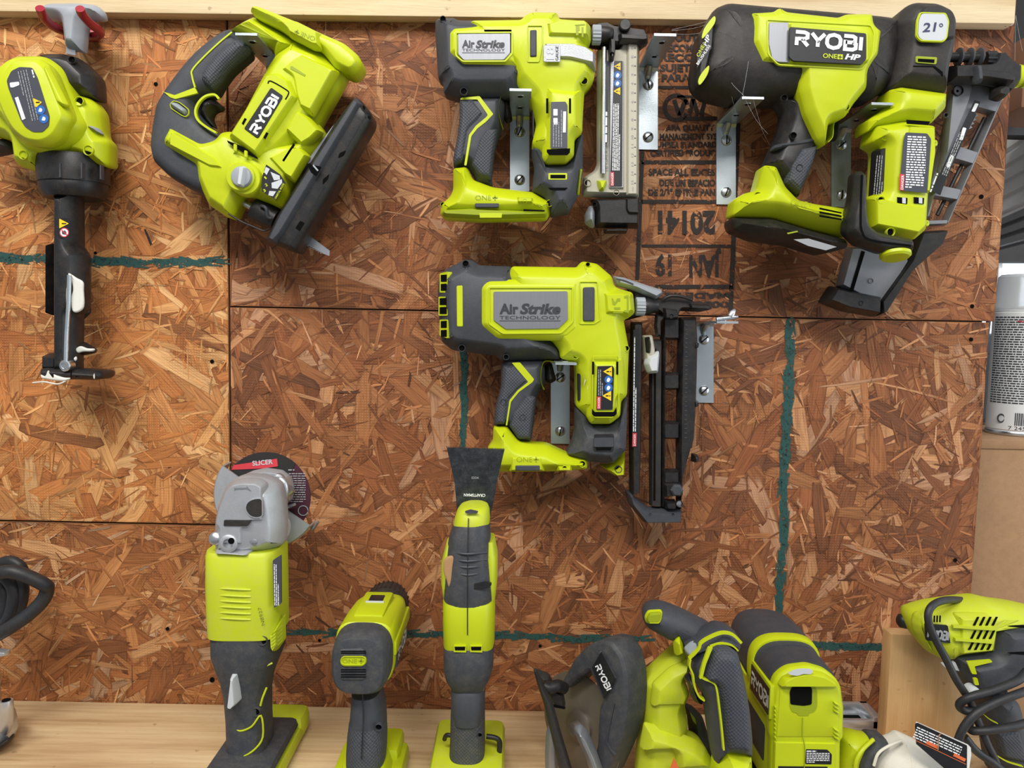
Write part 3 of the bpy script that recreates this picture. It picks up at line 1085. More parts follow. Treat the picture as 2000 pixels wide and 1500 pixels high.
# ================================================================ brackets
def lerp2(a, b, t):
    return (a[0] + (b[0] - a[0]) * t, a[1] + (b[1] - a[1]) * t)
def bracket(cx, ytop, hpx, label, group='steel angle brackets holding tools', wpx=37, reach=.10, lean=0.0, nscrew=(0.22, 0.85)):
    """angle bracket: upright leg on the boards (px at the wall plane), arm pointing at the viewer"""
    top = P(cx, ytop, 0.0012)
    bot = P(cx + lean, ytop + hpx, 0.0012)
    w_ = wpx * mpp(0.0) / 2
    th = .0024
    t = thing('angle_bracket', (top.x, 0, bot.z), label, 'bracket', group)
    off = .0014
    # folded strip: profile swept across the width
    prof = [(off, bot.z), (off + th, bot.z), (off + th, top.z - th - .003), (off + th + .003, top.z - th), (reach, top.z - th), (reach, top.z), (off + .003, top.z), (off, top.z - .003)]
    vs, fs = [], []
    n = len(prof)
    for sx in (-1, 1):
        for d, z in prof:
            k = (top.z - z) / (top.z - bot.z)
            vs.append((top.x + (bot.x - top.x) * k + sx * w_, -d, z))
    fs = [tuple(range(n)), tuple(range(n, 2 * n))] + [(i, (i + 1) % n, n + (i + 1) % n, n + i) for i in range(n)]
    mk('bracket_strip', vs, fs, 'zinc', t, 0)
    # pressed gusset in the corner
    g = Vector((top.x, 0, top.z))
    loft('gusset', [(g + Vector((0, -.003, -.015)), (.0030, 0, 0), (0, .001, 0), 2), (g + Vector((0, -.0050, -.011)), (.0036, 0, 0), (0, .002, 0), 2),
                    (g + Vector((0, -.0075, -.0075)), (.0040, 0, 0), (0, .003, .003), 2), (g + Vector((0, -.012, -.0045)), (.0036, 0, 0), (0, .002, .002), 2),
                    (g + Vector((0, -.016, -.003)), (.0030, 0, 0), (0, .001, .001), 2)], 'zinc', t, 12)
    for f_ in nscrew:
        z = top.z + (bot.z - top.z) * f_
        x = top.x + (bot.x - top.x) * f_
        s = lathe('screw', (x, -off - th + .0005, z), (0, -1, 0), [(0, .0060), (.0010, .0060), (.0026, .0048), (.0033, .0025), (.0034, .0006)], 'steel', t, 18)
        a = random.uniform(.6, 2.4)
        box3('slot', (x, -off - th - .0030, z), (math.cos(a) * .0050, 0, math.sin(a) * .0050), (0, .0004, 0), (-math.sin(a) * .0006, 0, math.cos(a) * .0006), 'void', s)
    for dd in (reach * .82, reach * .42):
        lathe('arm_hole', (top.x, -dd, top.z + .0003), (0, 0, 1), [(-.0002, .0042), (.0004, .0042), (.0004, .0034)], 'steel', t, 14)
        lathe('arm_hole', (top.x, -dd, top.z - th - .0004), (0, 0, 1), [(0, .0044), (.0006, .0044)], 'steel', t, 14)
        lathe('arm_hole', (top.x, -dd, top.z - th - .0005), (0, 0, 1), [(0, .0028), (.0006, .0028)], 'void', t, 14)
    return t
BG = 'steel angle brackets screwed to the strand boards'
bracket(1015, 226, 148, 'zinc angle bracket under the trigger of the beige-railed stapler', BG)
bracket(1265, 131, 162, 'zinc angle bracket at the nose of the stapler beside the ink stamp', BG)
bracket(1417, 240, 160, 'zinc angle bracket under the black motor end of the framing nailer', BG)
bracket(1641, 250, 155, 'zinc angle bracket behind the trigger of the framing nailer', BG)
bracket(1094, 700, 166, 'zinc angle bracket below the trigger of the black-magazine nailer', BG)
bracket(1374, 628, 158, 'zinc angle bracket beside the black nail magazine, screw hook on its arm', BG)
bracket(541, 130, 160, 'zinc angle bracket under the jigsaw handle', BG, nscrew=(0.85,))
hk = thing('screw_hook', P(1428, 618, .09), 'small steel screw tip with cobweb tuft at the end of a bracket arm', 'screw')
lathe('shank', P(1399, 623, .095), (1, 0, .12), [(0, .0022), (.018, .0022), (.022, .0016)], 'steel', hk, 10)
lathe('tip', P(1426, 618, .095), (.5, 0, .8), [(0, .003), (.004, .0034), (.008, .0016), (.009, .0004)], 'bright_aluminium', hk, 10)

# ================================================================ shared pieces
def warning_sticker(parent, d, pts, base, tri=(), blue=(), red=None, label=None, r=1.5):
    s = slab('sticker', pts, d, .0005, base, parent, r=r)
    if label: s['label'] = label
    for (x, y, k, a) in tri:
        q = [(x + k * math.cos(a + j * 2.0944), y + k * math.sin(a + j * 2.0944)) for j in range(3)]
        slab('warning_triangle', q, d + .0004, .0003, 'sticker_yellow', s, r=1)
        q2 = strip([(x - k * .05 * math.cos(a), y - k * .05 * math.sin(a)), (x + k * .42 * math.cos(a), y + k * .42 * math.sin(a))], k * .2)
        slab('exclamation_mark', q2, d + .0006, .0002, 'sticker_black', s)
        slab('exclamation_dot', disc(x - k * .27 * math.cos(a), y - k * .27 * math.sin(a), k * .11, 8), d + .0006, .0002, 'sticker_black', s)
    for (x, y, k) in blue:
        slab('mandatory_sign', disc(x, y, k, 20), d + .0004, .0003, 'sticker_blue', s)
        slab('sign_figure', rnd([(x - k * .5, y + k * .5), (x - k * .4, y - k * .2), (x, y - k * .6), (x + k * .5, y - k * .1), (x + k * .35, y + k * .2), (x + k * .1, y + k * .6)], k * .3), d + .0006, .0002, 'white_print', s)
    return s
def ribs_px(name, x0, x1, y0, y1, n, d, rad, mat, parent):
    """ribbed round knob lying along x: lathe with axis +x"""
    a, b = P(x0, (y0 + y1) / 2, d), P(x1, (y0 + y1) / 2, d)
    r_ = (y1 - y0) / 2 * mpp(d)
    L = (b - a).length
    vs, fs = [], []
    N = n * 2
    for t, k in ((0, .9), (.06, 1), (.94, 1), (1, .9)):
        for i in range(N):
            an = 2 * math.pi * i / N
            rr = r_ * k * (1 if i % 2 else .92)
            vs.append((a.x + L * t, a.y + rr * math.cos(an), a.z + rr * math.sin(an)))
    for j in range(3):
        for i in range(N):
            fs.append((j * N + i, j * N + (i + 1) % N, (j + 1) * N + (i + 1) % N, (j + 1) * N + i))
    fs += [tuple(range(N)), tuple(3 * N + i for i in range(N))]
    return mk(name, vs, fs, mat, parent, 0)
def xlathe(name, x0, x1, y, d, prof, mat, parent, n=24):
    """turned piece lying along x, profile (fraction, radius in px)"""
    a, b = P(x0, y, d), P(x1, y, d)
    L = (b - a).length
    return lathe(name, a, b - a, [(t * L, r_ * mpp(d)) for t, r_ in prof], mat, parent, n)
def frame_rim(name, pts, wpx, d, th, mat, parent, r=4):
    """raised band that follows a closed px outline, flat plate with a rounded edge"""
    pts = rnd(pts, r)
    c = (sum(p[0] for p in pts) / len(pts), sum(p[1] for p in pts) / len(pts))
    xz = np.array([to2(P(x, y, d)) for x, y in pts])
    if area2(xz) < 0: xz = xz[::-1].copy()
    p = resample([tuple(q) for q in xz], .003)
    w_ = wpx * mpp(d)
    rings = insets(p, [0, w_ * .25, w_ * .75, w_])
    hs = [d - th, d, d, d - th]
    n = len(p)
    vs, fs = [], []
    for (q, t), h in zip(rings, hs):
        vs += [to3(a, b, h) for a, b in q]
    for k in range(3):
        for i in range(n):
            fs.append((k * n + i, k * n + (i + 1) % n, (k + 1) * n + (i + 1) % n, (k + 1) * n + i))
    return mk(name, vs, fs, mat, parent, 40)
def line_inlay(name, pl, wpx, d, mat, parent, th=.0015):
    return slab(name, strip(spl(pl, 4, closed=False), wpx), d, th, mat, parent)

# ================================================================ narrow-crown stapler
Z = zoom(840, 0, 3.124)
z1 = lambda x, y: Z((x, y))[0]
S = thing('cordless_stapler', P(1010, 430, .05), 'lime and charcoal cordless stapler with a beige ruler-marked magazine', 'stapler', 'pneumatic-style nailers and staplers hung on the boards')
D0 = .050
mh = pillow('motor_housing', Z((30, 112), (60, 99), (145, 97), (168, 111), (300, 114), (560, 200), (600, 480), (540, 560), (480, 588), (180, 592), (82, 562), (75, 492), (46, 470), (28, 190)), D0, .034, .034, .014, 'charcoal', S, rd=.020, r=5)
hb = pillow('main_housing', Z((240, 128), (262, 115), (555, 111), (580, 84), (606, 72), (622, 64), (778, 67), (787, 106), (950, 118), (984, 152), (984, 250), (953, 274), (1000, 300), (1008, 435), (1002, 482), (944, 548), (935, 700), (930, 800), (880, 860), (875, 950), (830, 993), (702, 993), (684, 955), (640, 900), (622, 870), (648, 760), (612, 600), (560, 545), (522, 505), (480, 418), (300, 400)), D0, .038, .034, .012, 'lime', S, rd=.016, r=5)
pillow('rear_frame_panel', Z((108, 330), (107, 200), (140, 164), (222, 158), (300, 150), (540, 150), (540, 420), (490, 416), (196, 411)), .072, .016, .02, .007, 'lime', S, rd=.008, r=6)
frame_rim('plate_rim', Z((150, 190), (508, 188), (508, 330), (462, 380), (196, 381), (150, 342)), 5, .0895, .003, 'lime', S)
pl = slab('name_plate', Z((168, 205), (490, 203), (490, 320), (450, 365), (205, 367), (170, 330)), .0895, .002, 'brushed', S, r=3, ch=.0004)
text('plate_lettering', 'Air', PxFrame(z1(195, 288), z1(272, 288), .0900), 43 / 3.124, 'dark_print', pl, .04)
text('plate_lettering', 'Strike', PxFrame(z1(278, 290), z1(455, 288), .0900), 43 / 3.124, 'dark_print', pl, .04, .22)
text('plate_lettering', 'TECHNOLOGY', PxFrame(z1(195, 312), z1(456, 312), .0900), 16 / 3.124, 'dark_print', pl, 0)
slab('plate_underline', Z((195, 320), (456, 320), (456, 322), (195, 322)), .0899, .0002, 'dark_print', pl)
slab('rubber_bumper', Z((610, 182, 8), (650, 180, 8), (650, 343, 8), (610, 345, 8)), .0895, .004, 'rubber', S, r=3, ch=.001)
frame_rim('panel_rim', Z((590, 150), (690, 150), (690, 262), (668, 380), (590, 380)), 3, .0892, .0025, 'lime', S)
sv = pillow('nose_arch', Z((685, 268), (868, 268), (950, 290), (1010, 330), (1010, 430), (850, 392), (685, 384)), .076, .016, .02, .004, 'silver_paint', S, r=3)
slab('gauge_plate', Z((692, 275), (795, 275), (795, 378), (692, 378)), .0926, .0008, 'silver_paint', sv, r=3, ch=.0004)
text('gauge_number', '18', PxFrame(z1(756, 362), z1(756, 286), .0931), 48 / 3.124, 'pale_grey', sv, .012)
text('gauge_word', 'GAUGE', PxFrame(z1(783, 368), z1(783, 280), .0931), 18 / 3.124, 'dark_print', sv, .01)
pillow('depth_housing', Z((690, 150), (780, 120), (945, 122), (980, 155), (980, 248), (950, 270), (700, 262)), .074, .018, .02, .006, 'lime', S, r=4)
for pts in (((890, 160), (890, 215), (905, 215), (905, 185), (912, 185), (912, 160)), ((925, 165), (925, 225), (936, 225), (936, 165)), ((885, 150), (945, 145), (945, 152), (885, 157))):
    slab('depth_pictogram', Z(*pts), .0924, .0005, 'lime_deep', S)
ribs_px('depth_wheel', *z1(988, 0)[:1], z1(1042, 0)[0], z1(0, 157)[1], z1(0, 270)[1], 18, .066, 0, 'grey_plastic', S)
xlathe('depth_stem', z1(1040, 0)[0], z1(1118, 0)[0], z1(0, 207)[1], .066, [(0, 14), (.1, 15), (.6, 14), (.9, 12), (1, 9)], 'black', S)
pillow('nose_block', Z((1000, 150), (1075, 142), (1120, 165), (1285, 185), (1310, 190), (1320, 220), (1332, 228), (1330, 262), (1280, 300), (1160, 300), (1080, 300), (960, 275)), .046, .018, .018, .004, 'black', S, r=3)
pillow('nose_cap', Z((1145, 205), (1330, 215), (1332, 262), (1300, 272), (1150, 262)), .062, .010, .01, .003, 'black', S, r=3)
lathe('nose_pin', P(*z1(1180, 178), .058), (0, -1, 0), [(0, .006), (.012, .006), (.013, .005)], 'black', S, 14)
pillow('latch_block', Z((1088, 245), (1132, 245), (1132, 320), (1120, 372), (1092, 372)), .060, .012, .01, .002, 'black', S, r=3)
boss_hole(S, *z1(1110, 332), .0735, 4.5, 'black')
# magazine
mg = pillow('magazine', Z((1150, 246), (1280, 244), (1276, 1206), (1090, 1204), (930, 1198), (934, 1082), (1000, 1040), (1018, 1000), (1018, 300), (1150, 300)), .046, .012, .012, .004, 'beige', S, r=4)
pillow('magazine_track', Z((1095, 372), (1182, 372), (1182, 1150), (1090, 1150)), .058, .003, .006, .001, 'silver_paint', S, r=2)
pillow('ruler_bar', Z((1200, 262), (1270, 262), (1266, 1195), (1198, 1195)), .058, .005, .006, .002, 'beige', S, r=4)
tube('feed_rod', [P(*z1(1062, 290), .062), P(*z1(1054, 1060), .062)], .0028, 'steel', S, 10, 1)
slab('pusher_strip', Z((1062, 372), (1096, 372), (1084, 872), (1056, 872)), .0630, .002, 'sticker_black', S, r=2)
fineprint('fine_print', PxFrame(z1(1079, 868), z1(1084, 440), .0633), 420 / 3.124, 1, 4, 12 / 3.124, 'white_print', S, 3)
ws = warning_sticker(S, .0618, Z((1124, 372), (1176, 372), (1172, 1136), (1098, 1136)), 'sticker_black',
    tri=[z1(1148, 405) + (9, math.pi), z1(1146, 556) + (9, math.pi)], blue=[z1(1145, 458) + (7.6,), z1(1144, 508) + (7.6,)], label='black warning sticker with yellow and blue symbols')
slab('danger_box', Z((1100, 1050), (1122, 1050), (1122, 1134), (1100, 1134)), .0623, .0003, 'sticker_red', ws)
text('danger_word', 'DANGER', PxFrame(z1(1118, 1130), z1(1118, 1054), .0626), 12 / 3.124, 'white_print', ws, .01)
fineprint('fine_print', PxFrame(z1(1117, 1040), z1(1124, 610), .0623), 430 / 3.124, 5, 9.6 / 3.124, 5 / 3.124, 'white_print', ws, 5)
for k in range(16):
    y = 290 + k * 55
    slab('ruler_tick', Z((1246, y), (1256, y), (1256, y + 4), (1246, y + 4)), .0634, .0004, 'dark_print', S)
    text('ruler_number', str(k), PxFrame(z1(1241, y + 8), z1(1241, y - 8 if k < 10 else y - 16), .0634), 13 / 3.124, 'grey_print', S)
text('ruler_unit', 'cm', PxFrame(z1(1241, 1168), z1(1241, 1140), .0634), 9 / 3.124, 'grey_print', S)
text('magazine_marking', '18 GAUGE', PxFrame(z1(1086, 1040), z1(1086, 880), .0589), 20 / 3.124, 'grey_print', S)
pillow('release_tab', Z((1016, 1098), (1080, 1098), (1076, 1130), (1062, 1165), (1032, 1165), (1022, 1130)), .058, .008, .006, .003, 'lime', S, r=3)
boss_hole(S, *z1(962, 1115), .0595, 6, 'beige'); boss_hole(S, *z1(1137, 1172), .0595, 5.5, 'beige')
pillow('magazine_end', Z((978, 1214), (1276, 1206), (1275, 1392), (1010, 1388), (1008, 1270)), .046, .017, .016, .004, 'black', S, r=4)
pillow('end_step', Z((1190, 1210), (1274, 1208), (1274, 1310), (1205, 1308), (1190, 1280)), .060, .007, .006, .002, 'black', S, r=3)
pillow('release_button', Z((972, 1252), (1000, 1254), (1010, 1300), (1006, 1385), (985, 1388), (946, 1360), (944, 1310)), .048, .018, .014, .005, 'grey_plastic', S, r=4)
pillow('end_clip', Z((1058, 1396), (1210, 1394), (1200, 1424), (1064, 1424)), .048, .013, .010, .002, 'black', S, r=2)
boss_hole(S, *z1(1002, 1246), .0632, 3.5, 'black')
# barrel
pillow('cylinder_barrel', Z((700, 520), (930, 545), (932, 800), (884, 845), (880, 950), (832, 994), (702, 994), (684, 960), (684, 560)), .066, .028, .02, .010, 'lime', S, rd=.014, r=5)
pillow('barrel_boot', Z((620, 902), (682, 884), (692, 985), (704, 1000), (832, 998), (884, 955), (890, 846), (936, 806), (934, 1062), (906, 1190), (850, 1288), (742, 1308), (704, 1202), (622, 1160), (640, 1000)), D0, .036, .03, .012, 'charcoal', S, rd=.016, r=5)
slab('label_recess', Z((708, 600), (722, 600), (722, 690), (708, 690)), .0945, .001, 'void', S)
slab('label_recess', Z((848, 600), (860, 600), (860, 690), (848, 690)), .0945, .001, 'void', S)
slab('label_recess', Z((712, 912), (855, 905), (853, 930), (838, 946), (728, 946), (712, 928)), .0943, .001, 'void', S)
st = warning_sticker(S, .0950, Z((736, 622), (826, 620), (838, 640), (838, 905), (734, 905)), 'sticker_grey', label='grey rating sticker')
fineprint('fine_print', PxFrame(z1(756, 895), z1(756, 640), .0954), 250 / 3.124, 4, 16 / 3.124, 5 / 3.124, 'grey_print', st, 8, fill=.6)
for yy in (665, 720):
    slab('rating_box', Z((752, yy), (778, yy), (778, yy + 40), (752, yy + 40)), .0954, .0003, 'white_print', st, r=1)
slab('serial_strip', Z((812, 680), (830, 680), (828, 808), (810, 808)), .0954, .0003, 'white_print', st)
slab('barrel_vent', Z((722, 1056), (836, 1056), (836, 1096), (722, 1096)), .0865, .002, 'lime', S, r=2)
slab('barrel_vent', Z((734, 1066), (826, 1066), (826, 1088), (734, 1088)), .0868, .001, 'void', S)
slab('barrel_groove', Z((720, 1145), (840, 1145), (825, 1160), (735, 1160)), .0866, .001, 'void', S)
pillow('lime_tab', Z((906, 1030), (932, 1030), (922, 1090), (912, 1188), (894, 1188)), .070, .012, .02, .003, 'lime', S, r=2)
pillow('side_vent_sticker', Z((618, 670), (640, 680), (636, 850), (620, 860)), .062, .010, .004, .001, 'sticker_black', S, r=1)
# handle
pillow('handle', Z((178, 580), (440, 580), (460, 620), (446, 770), (420, 822), (392, 930), (376, 1090), (382, 1140), (290, 1118), (225, 1010), (140, 1022), (140, 950), (166, 820), (178, 720)), D0, .021, .021, .010, 'charcoal', S, rd=.016, r=6)
pillow('rear_grip', Z((178, 612), (262, 602), (335, 700), (300, 742), (240, 800), (205, 990), (142, 1008), (142, 950), (168, 820), (180, 720)), .064, .009, .01, .005, 'rubber_grip', S, r=5)
pillow('front_grip', Z((345, 786), (418, 790), (392, 930), (372, 1098), (300, 1080), (252, 1010), (262, 960), (300, 850)), .064, .010, .01, .005, 'rubber_grip', S, r=5)
slab('grip_inlay', Z((182, 608), (190, 596), (302, 586), (386, 696), (340, 744), (290, 782), (252, 830), (222, 1008), (208, 1008), (238, 822), (280, 766), (345, 712), (352, 700), (288, 606)), .0715, .003, 'lime', S, r=2)
boss_hole(S, *z1(318, 962), .0735, 6)
boss_hole(S, *z1(205, 556), .0790, 6.5)
boss_hole(S, *z1(78, 115), .0790, 5.5)
boss_hole(S, *z1(940, 492), .0850, 7, 'lime')
pillow('trigger', Z((436, 610), (478, 600), (496, 680), (504, 735), (470, 752), (448, 720)), D0, .010, .010, .005, 'black', S, r=5)
pillow('trigger_guard', strip(spl(Z((482, 590), (440, 592), (424, 640), (420, 700), (436, 770), (446, 782)), 4, closed=False), 3.4), D0, .018, .018, .001, 'lime', S, r=0)
# foot
ft = pillow('battery_foot', Z((138, 1020), (222, 1010), (262, 1092), (382, 1136), (640, 1168), (690, 1200), (746, 1226), (746, 1272), (716, 1332), (300, 1342), (82, 1330), (58, 1304), (64, 1240), (118, 1196), (138, 1150)), D0, .036, .034, .014, 'lime', S, rd=.022, r=6)
pillow('foot_socket', Z((80, 1278), (250, 1268), (716, 1292), (712, 1326), (300, 1335), (90, 1324), (70, 1304)), .078, .0095, .01, .003, 'lime_deep', S, r=5)
slab('socket_contact', Z((300, 1300), (440, 1300), (436, 1328), (304, 1328)), .0880, .0006, 'lime', S)
slab('socket_contact', Z((570, 1276), (700, 1282), (700, 1290), (570, 1288)), .0880, .0006, 'void', S)
slab('foot_bumper', Z((274, 1240), (420, 1240), (420, 1266), (274, 1266)), .0885, .004, 'rubber', S, r=2, ch=.0008)
pillow('foot_lug', Z((524, 1202), (622, 1202), (634, 1212), (634, 1256), (530, 1256), (522, 1240)), .074, .016, .01, .003, 'lime', S, r=3)
boss_hole(S, *z1(578, 1226), .0902, 3.6, 'lime'); boss_hole(S, *z1(728, 1240), .0760, 6, 'lime'); boss_hole(S, *z1(76, 1246), .0700, 4, 'lime')
text('foot_lettering', 'ONE', PxFrame(z1(276, 1220), z1(372, 1220), .0868), 30 / 3.124, 'lime_deep', S, -.01)
slab('foot_plus', strip(Z((380, 1205), (412, 1205)), 2), .0868, .0004, 'lime_deep', S); slab('foot_plus', strip(Z((396, 1190), (396, 1221)), 2), .0868, .0004, 'lime_deep', S)

# ================================================================ finish nailer with black magazine
Z = zoom(830, 490, 2.727)
K = 2.727
z1 = lambda x, y: Z((x, y))[0]
N = thing('cordless_finish_nailer', P(1120, 920, .05), 'lime and charcoal cordless finish nailer with a long black windowed magazine', 'nailer', 'pneumatic-style nailers and staplers hung on the boards')
pillow('motor_housing', Z((66, 200), (76, 120), (132, 82), (176, 62), (202, 44), (250, 45), (288, 74), (456, 80), (520, 150), (560, 400), (690, 484), (724, 535), (722, 582), (640, 580), (400, 586), (388, 562), (142, 530), (84, 482), (66, 300)), D0, .034, .034, .015, 'charcoal', N, rd=.022, r=6)
pillow('main_housing', Z((440, 140), (462, 80), (812, 86), (830, 60), (846, 54), (918, 66), (1000, 136), (1010, 186), (1042, 202), (1112, 222), (1122, 330), (1085, 360), (1062, 368), (1080, 470), (1090, 522), (1080, 772), (1050, 802), (1045, 884), (990, 926), (882, 926), (860, 886), (808, 832), (806, 640), (800, 596), (722, 574), (716, 530), (682, 486), (500, 400)), D0, .038, .034, .013, 'lime', N, rd=.017, r=6)
pillow('rear_frame_panel', Z((294, 400), (294, 190), (332, 154), (432, 152), (560, 150), (830, 150), (830, 420), (760, 480), (384, 476)), .074, .015, .02, .007, 'lime', N, rd=.008, r=8)
frame_rim('plate_rim', Z((334, 188), (794, 188), (794, 380), (728, 444), (412, 446), (334, 390)), 5, .0905, .003, 'lime', N, r=6)
pl = slab('name_plate', Z((365, 217), (760, 215), (762, 365), (710, 415), (430, 418), (365, 370)), .0905, .002, 'brushed', N, r=3, ch=.0004)
text('plate_lettering', 'Air', PxFrame(z1(397, 334), z1(498, 334), .0910), 52 / K, 'dark_print', pl, .04)
text('plate_lettering', 'Strike', PxFrame(z1(506, 334), z1(722, 334), .0910), 52 / K, 'dark_print', pl, .04, .22)
text('plate_lettering', 'TECHNOLOGY', PxFrame(z1(397, 364), z1(722, 364), .0910), 18 / K, 'dark_print', pl, 0)
slab('plate_underline', Z((397, 371), (722, 371), (722, 374), (397, 374)), .0909, .0002, 'dark_print', pl)
set_plane(P(*z1(100, 290), .0745), (-.74, -.67, 0))
for y0, y1 in ((120, 222), (244, 345), (366, 466)):
    xo = 10 if y0 == 244 else 0
    v = slab('vent_frame', Z((78 - xo * .6, y0), (120 - xo * .3, y0 - (10 if y0 == 120 else 0)), (120, y1), (78 - xo * .6, y1 - (14 if y0 == 366 else 0))), .0012, .006, 'lime', N, r=2)
    for q in (0, 1):
        a = y0 + 8 + q * 48
        slab('vent_opening', Z((84 - xo * .6, a), (115, a - 2), (115, a + 36), (84 - xo * .6, a + 36)), .0016, .0006, 'void', v, r=1)
set_plane()
slab('lime_stripe', Z((168, 186), (200, 184), (202, 404), (170, 404)), .0848, .003, 'lime', N, r=3, ch=.0006)
slab('rubber_bumper', Z((842, 194), (904, 192), (904, 374), (842, 374)), .0905, .004, 'rubber', N, r=4, ch=.001)
frame_rim('panel_rim', Z((820, 160), (922, 160), (938, 370), (902, 392), (820, 392)), 3, .0893, .0025, 'lime', N)
pillow('depth_housing', Z((930, 210), (1040, 205), (1106, 226), (1118, 326), (1080, 356), (940, 352)), .074, .018, .02, .006, 'lime', N, r=4)
for pts in (((995, 252), (1000, 252), (1012, 275), (1024, 252), (1040, 252), (1040, 268), (1028, 268), (1012, 290), (1000, 285)), ((1008, 300), (1040, 300), (1040, 312), (1008, 312)), ((1002, 325), (1055, 325), (1055, 331), (1002, 331)),
            ((1062, 240), (1085, 235), (1085, 330), (1062, 325), (1062, 315), (1076, 315), (1076, 250), (1062, 252))):
    slab('depth_pictogram', Z(*pts), .0924, .0005, 'lime_deep', N)
ribs_px('depth_wheel', z1(1122, 0)[0], z1(1172, 0)[0], z1(0, 247)[1], z1(0, 344)[1], 18, .062, 0, 'grey_plastic', N)
xlathe('depth_stem', z1(1168, 0)[0], z1(1240, 0)[0], z1(0, 295)[1], .062, [(0, 16), (.3, 16), (.7, 12), (1, 11)], 'black', N)
pillow('jam_lever', Z((1002, 132), (1060, 140), (1200, 186), (1266, 206), (1268, 236), (1226, 262), (1110, 210), (1020, 186)), .056, .014, .012, .004, 'grey_plastic', N, r=4)
line_inlay('lever_groove', Z((1020, 150), (1060, 158), (1110, 178)), 3, .0705, 'dark_print', N, .0008)
pillow('nose_block', Z((1100, 200), (1260, 250), (1290, 240), (1420, 240), (1425, 265), (1510, 282), (1535, 310), (1470, 325), (1360, 320), (1350, 365), (1270, 370), (1230, 330), (1070, 372)), .042, .016, .016, .004, 'black_dusty', N, r=3)
tube('nose_spring_wire', [P(*z1(1270, 258), .062), P(*z1(1310, 240), .064), P(*z1(1370, 244), .064), P(*z1(1425, 262), .062)], .0017, 'black', N, 8, 5)
pillow('nose_foot', Z((1400, 280), (1510, 284), (1532, 305), (1510, 318), (1410, 312)), .054, .009, .01, .002, 'black', N, r=3)
pillow('nose_clamp', Z((1265, 300), (1345, 312), (1350, 362), (1275, 366)), .056, .009, .006, .002, 'black', N, r=3)
boss_hole(N, *z1(1312, 348), .0662, 4, 'black', 'steel')
pillow('latch_arm', Z((1228, 335), (1280, 350), (1258, 380), (1258, 455), (1232, 460), (1222, 400)), .056, .008, .006, .002, 'black', N, r=2)
# magazine: two long rails tied by bars so that the windows are open
pillow('magazine_rail', Z((1098, 378), (1160, 378), (1152, 1046), (1146, 1292), (1092, 1300), (1088, 900)), .044, .014, .014, .003, 'black', N, r=3)
pillow('magazine_track', Z((1196, 470), (1262, 470), (1258, 1366), (1196, 1356)), .040, .010, .012, .002, 'black_dusty', N, r=2)
line_inlay('track_groove', Z((1226, 520), (1222, 1330)), 4, .0506, 'void', N, .0006)
pillow('magazine_spine', Z((1352, 352), (1448, 350), (1455, 480), (1450, 700), (1446, 820), (1436, 1000), (1402, 1108), (1376, 1222), (1368, 1378), (1340, 1378), (1340, 900)), .040, .013, .013, .004, 'black', N, r=4)
for y0, y1 in ((352, 476), (646, 742), (906, 1004), (1162, 1240)):
    pillow('magazine_crossbar', Z((1258, y0), (1356, y0), (1356, y1), (1258, y1)), .040, .011, .012, .003, 'black', N, r=3)
pillow('magazine_inner_edge', Z((1256, 352), (1286, 352), (1280, 1366), (1252, 1366)), .040, .012, .012, .003, 'black', N, r=2)
for yy in (480, 790, 1080):
    pillow('spine_tooth', Z((1425, yy), (1458, yy + 8), (1452, yy + 40), (1420, yy + 46)), .040, .0155, .012, .002, 'black', N, r=3)
for k in range(26):
    slab('scale_tick', Z((1386 - k * .2, 392 + k * 24), (1400 - k * .2, 392 + k * 24), (1400 - k * .2, 398 + k * 24), (1386 - k * .2, 398 + k * 24)), .0534, .0005, 'dark_print', N)
pillow('latch_base', Z((1158, 450), (1214, 448), (1228, 530), (1224, 600), (1165, 592)), .050, .012, .008, .003, 'beige', N, r=4)
pillow('release_latch', Z((1182, 560), (1250, 530), (1252, 560), (1244, 652), (1186, 656), (1166, 600)), .056, .014, .008, .004, 'pale_grey', N, r=5)
pillow('latch_cushion', Z((1172, 460), (1200, 456), (1208, 500), (1204, 548), (1180, 548)), .060, .008, .006, .004, 'black', N, r=4)
pillow('magazine_foot', Z((1066, 1276), (1110, 1284), (1118, 1312), (1186, 1368), (1370, 1374), (1366, 1448), (1166, 1450), (1086, 1350)), .042, .018, .016, .004, 'charcoal', N, r=4)
pillow('magazine_stop', Z((1264, 1230), (1372, 1228), (1376, 1300), (1268, 1312)), .044, .015, .01, .003, 'black', N, r=3)
pillow('stop_block', Z((1274, 1326), (1335, 1326), (1335, 1372), (1274, 1372)), .046, .013, .01, .002, 'black', N, r=2)
lathe('star_knob', P(*z1(1338, 1272), .060), (0, -1, 0), [(0, .007), (.004, .007), (.006, .005)], 'charcoal', N, 6)
boss_hole(N, *z1(1356, 1348), .0600, 6, 'black', 'steel')
boss_hole(N, *z1(1200, 1404), .0605, 2, 'charcoal'); boss_hole(N, *z1(1322, 1404), .0605, 2, 'charcoal')
ws = warning_sticker(N, .0588, Z((1110, 420), (1140, 420), (1132, 1046), (1102, 1046)), 'sticker_black', label='narrow black warning strip along the magazine')
slab('danger_box', Z((1106, 970), (1128, 970), (1126, 1042), (1104, 1042)), .0592, .0003, 'sticker_red', ws)
text('danger_word', 'DANGER', PxFrame(z1(1122, 1038), z1(1122, 976), .0595), 11 / K, 'white_print', ws, .01)
fineprint('fine_print', PxFrame(z1(1113, 962), z1(1120, 430), .0592), 530 / K, 2, 10 / K, 5 / K, 'white_print', ws, 15)
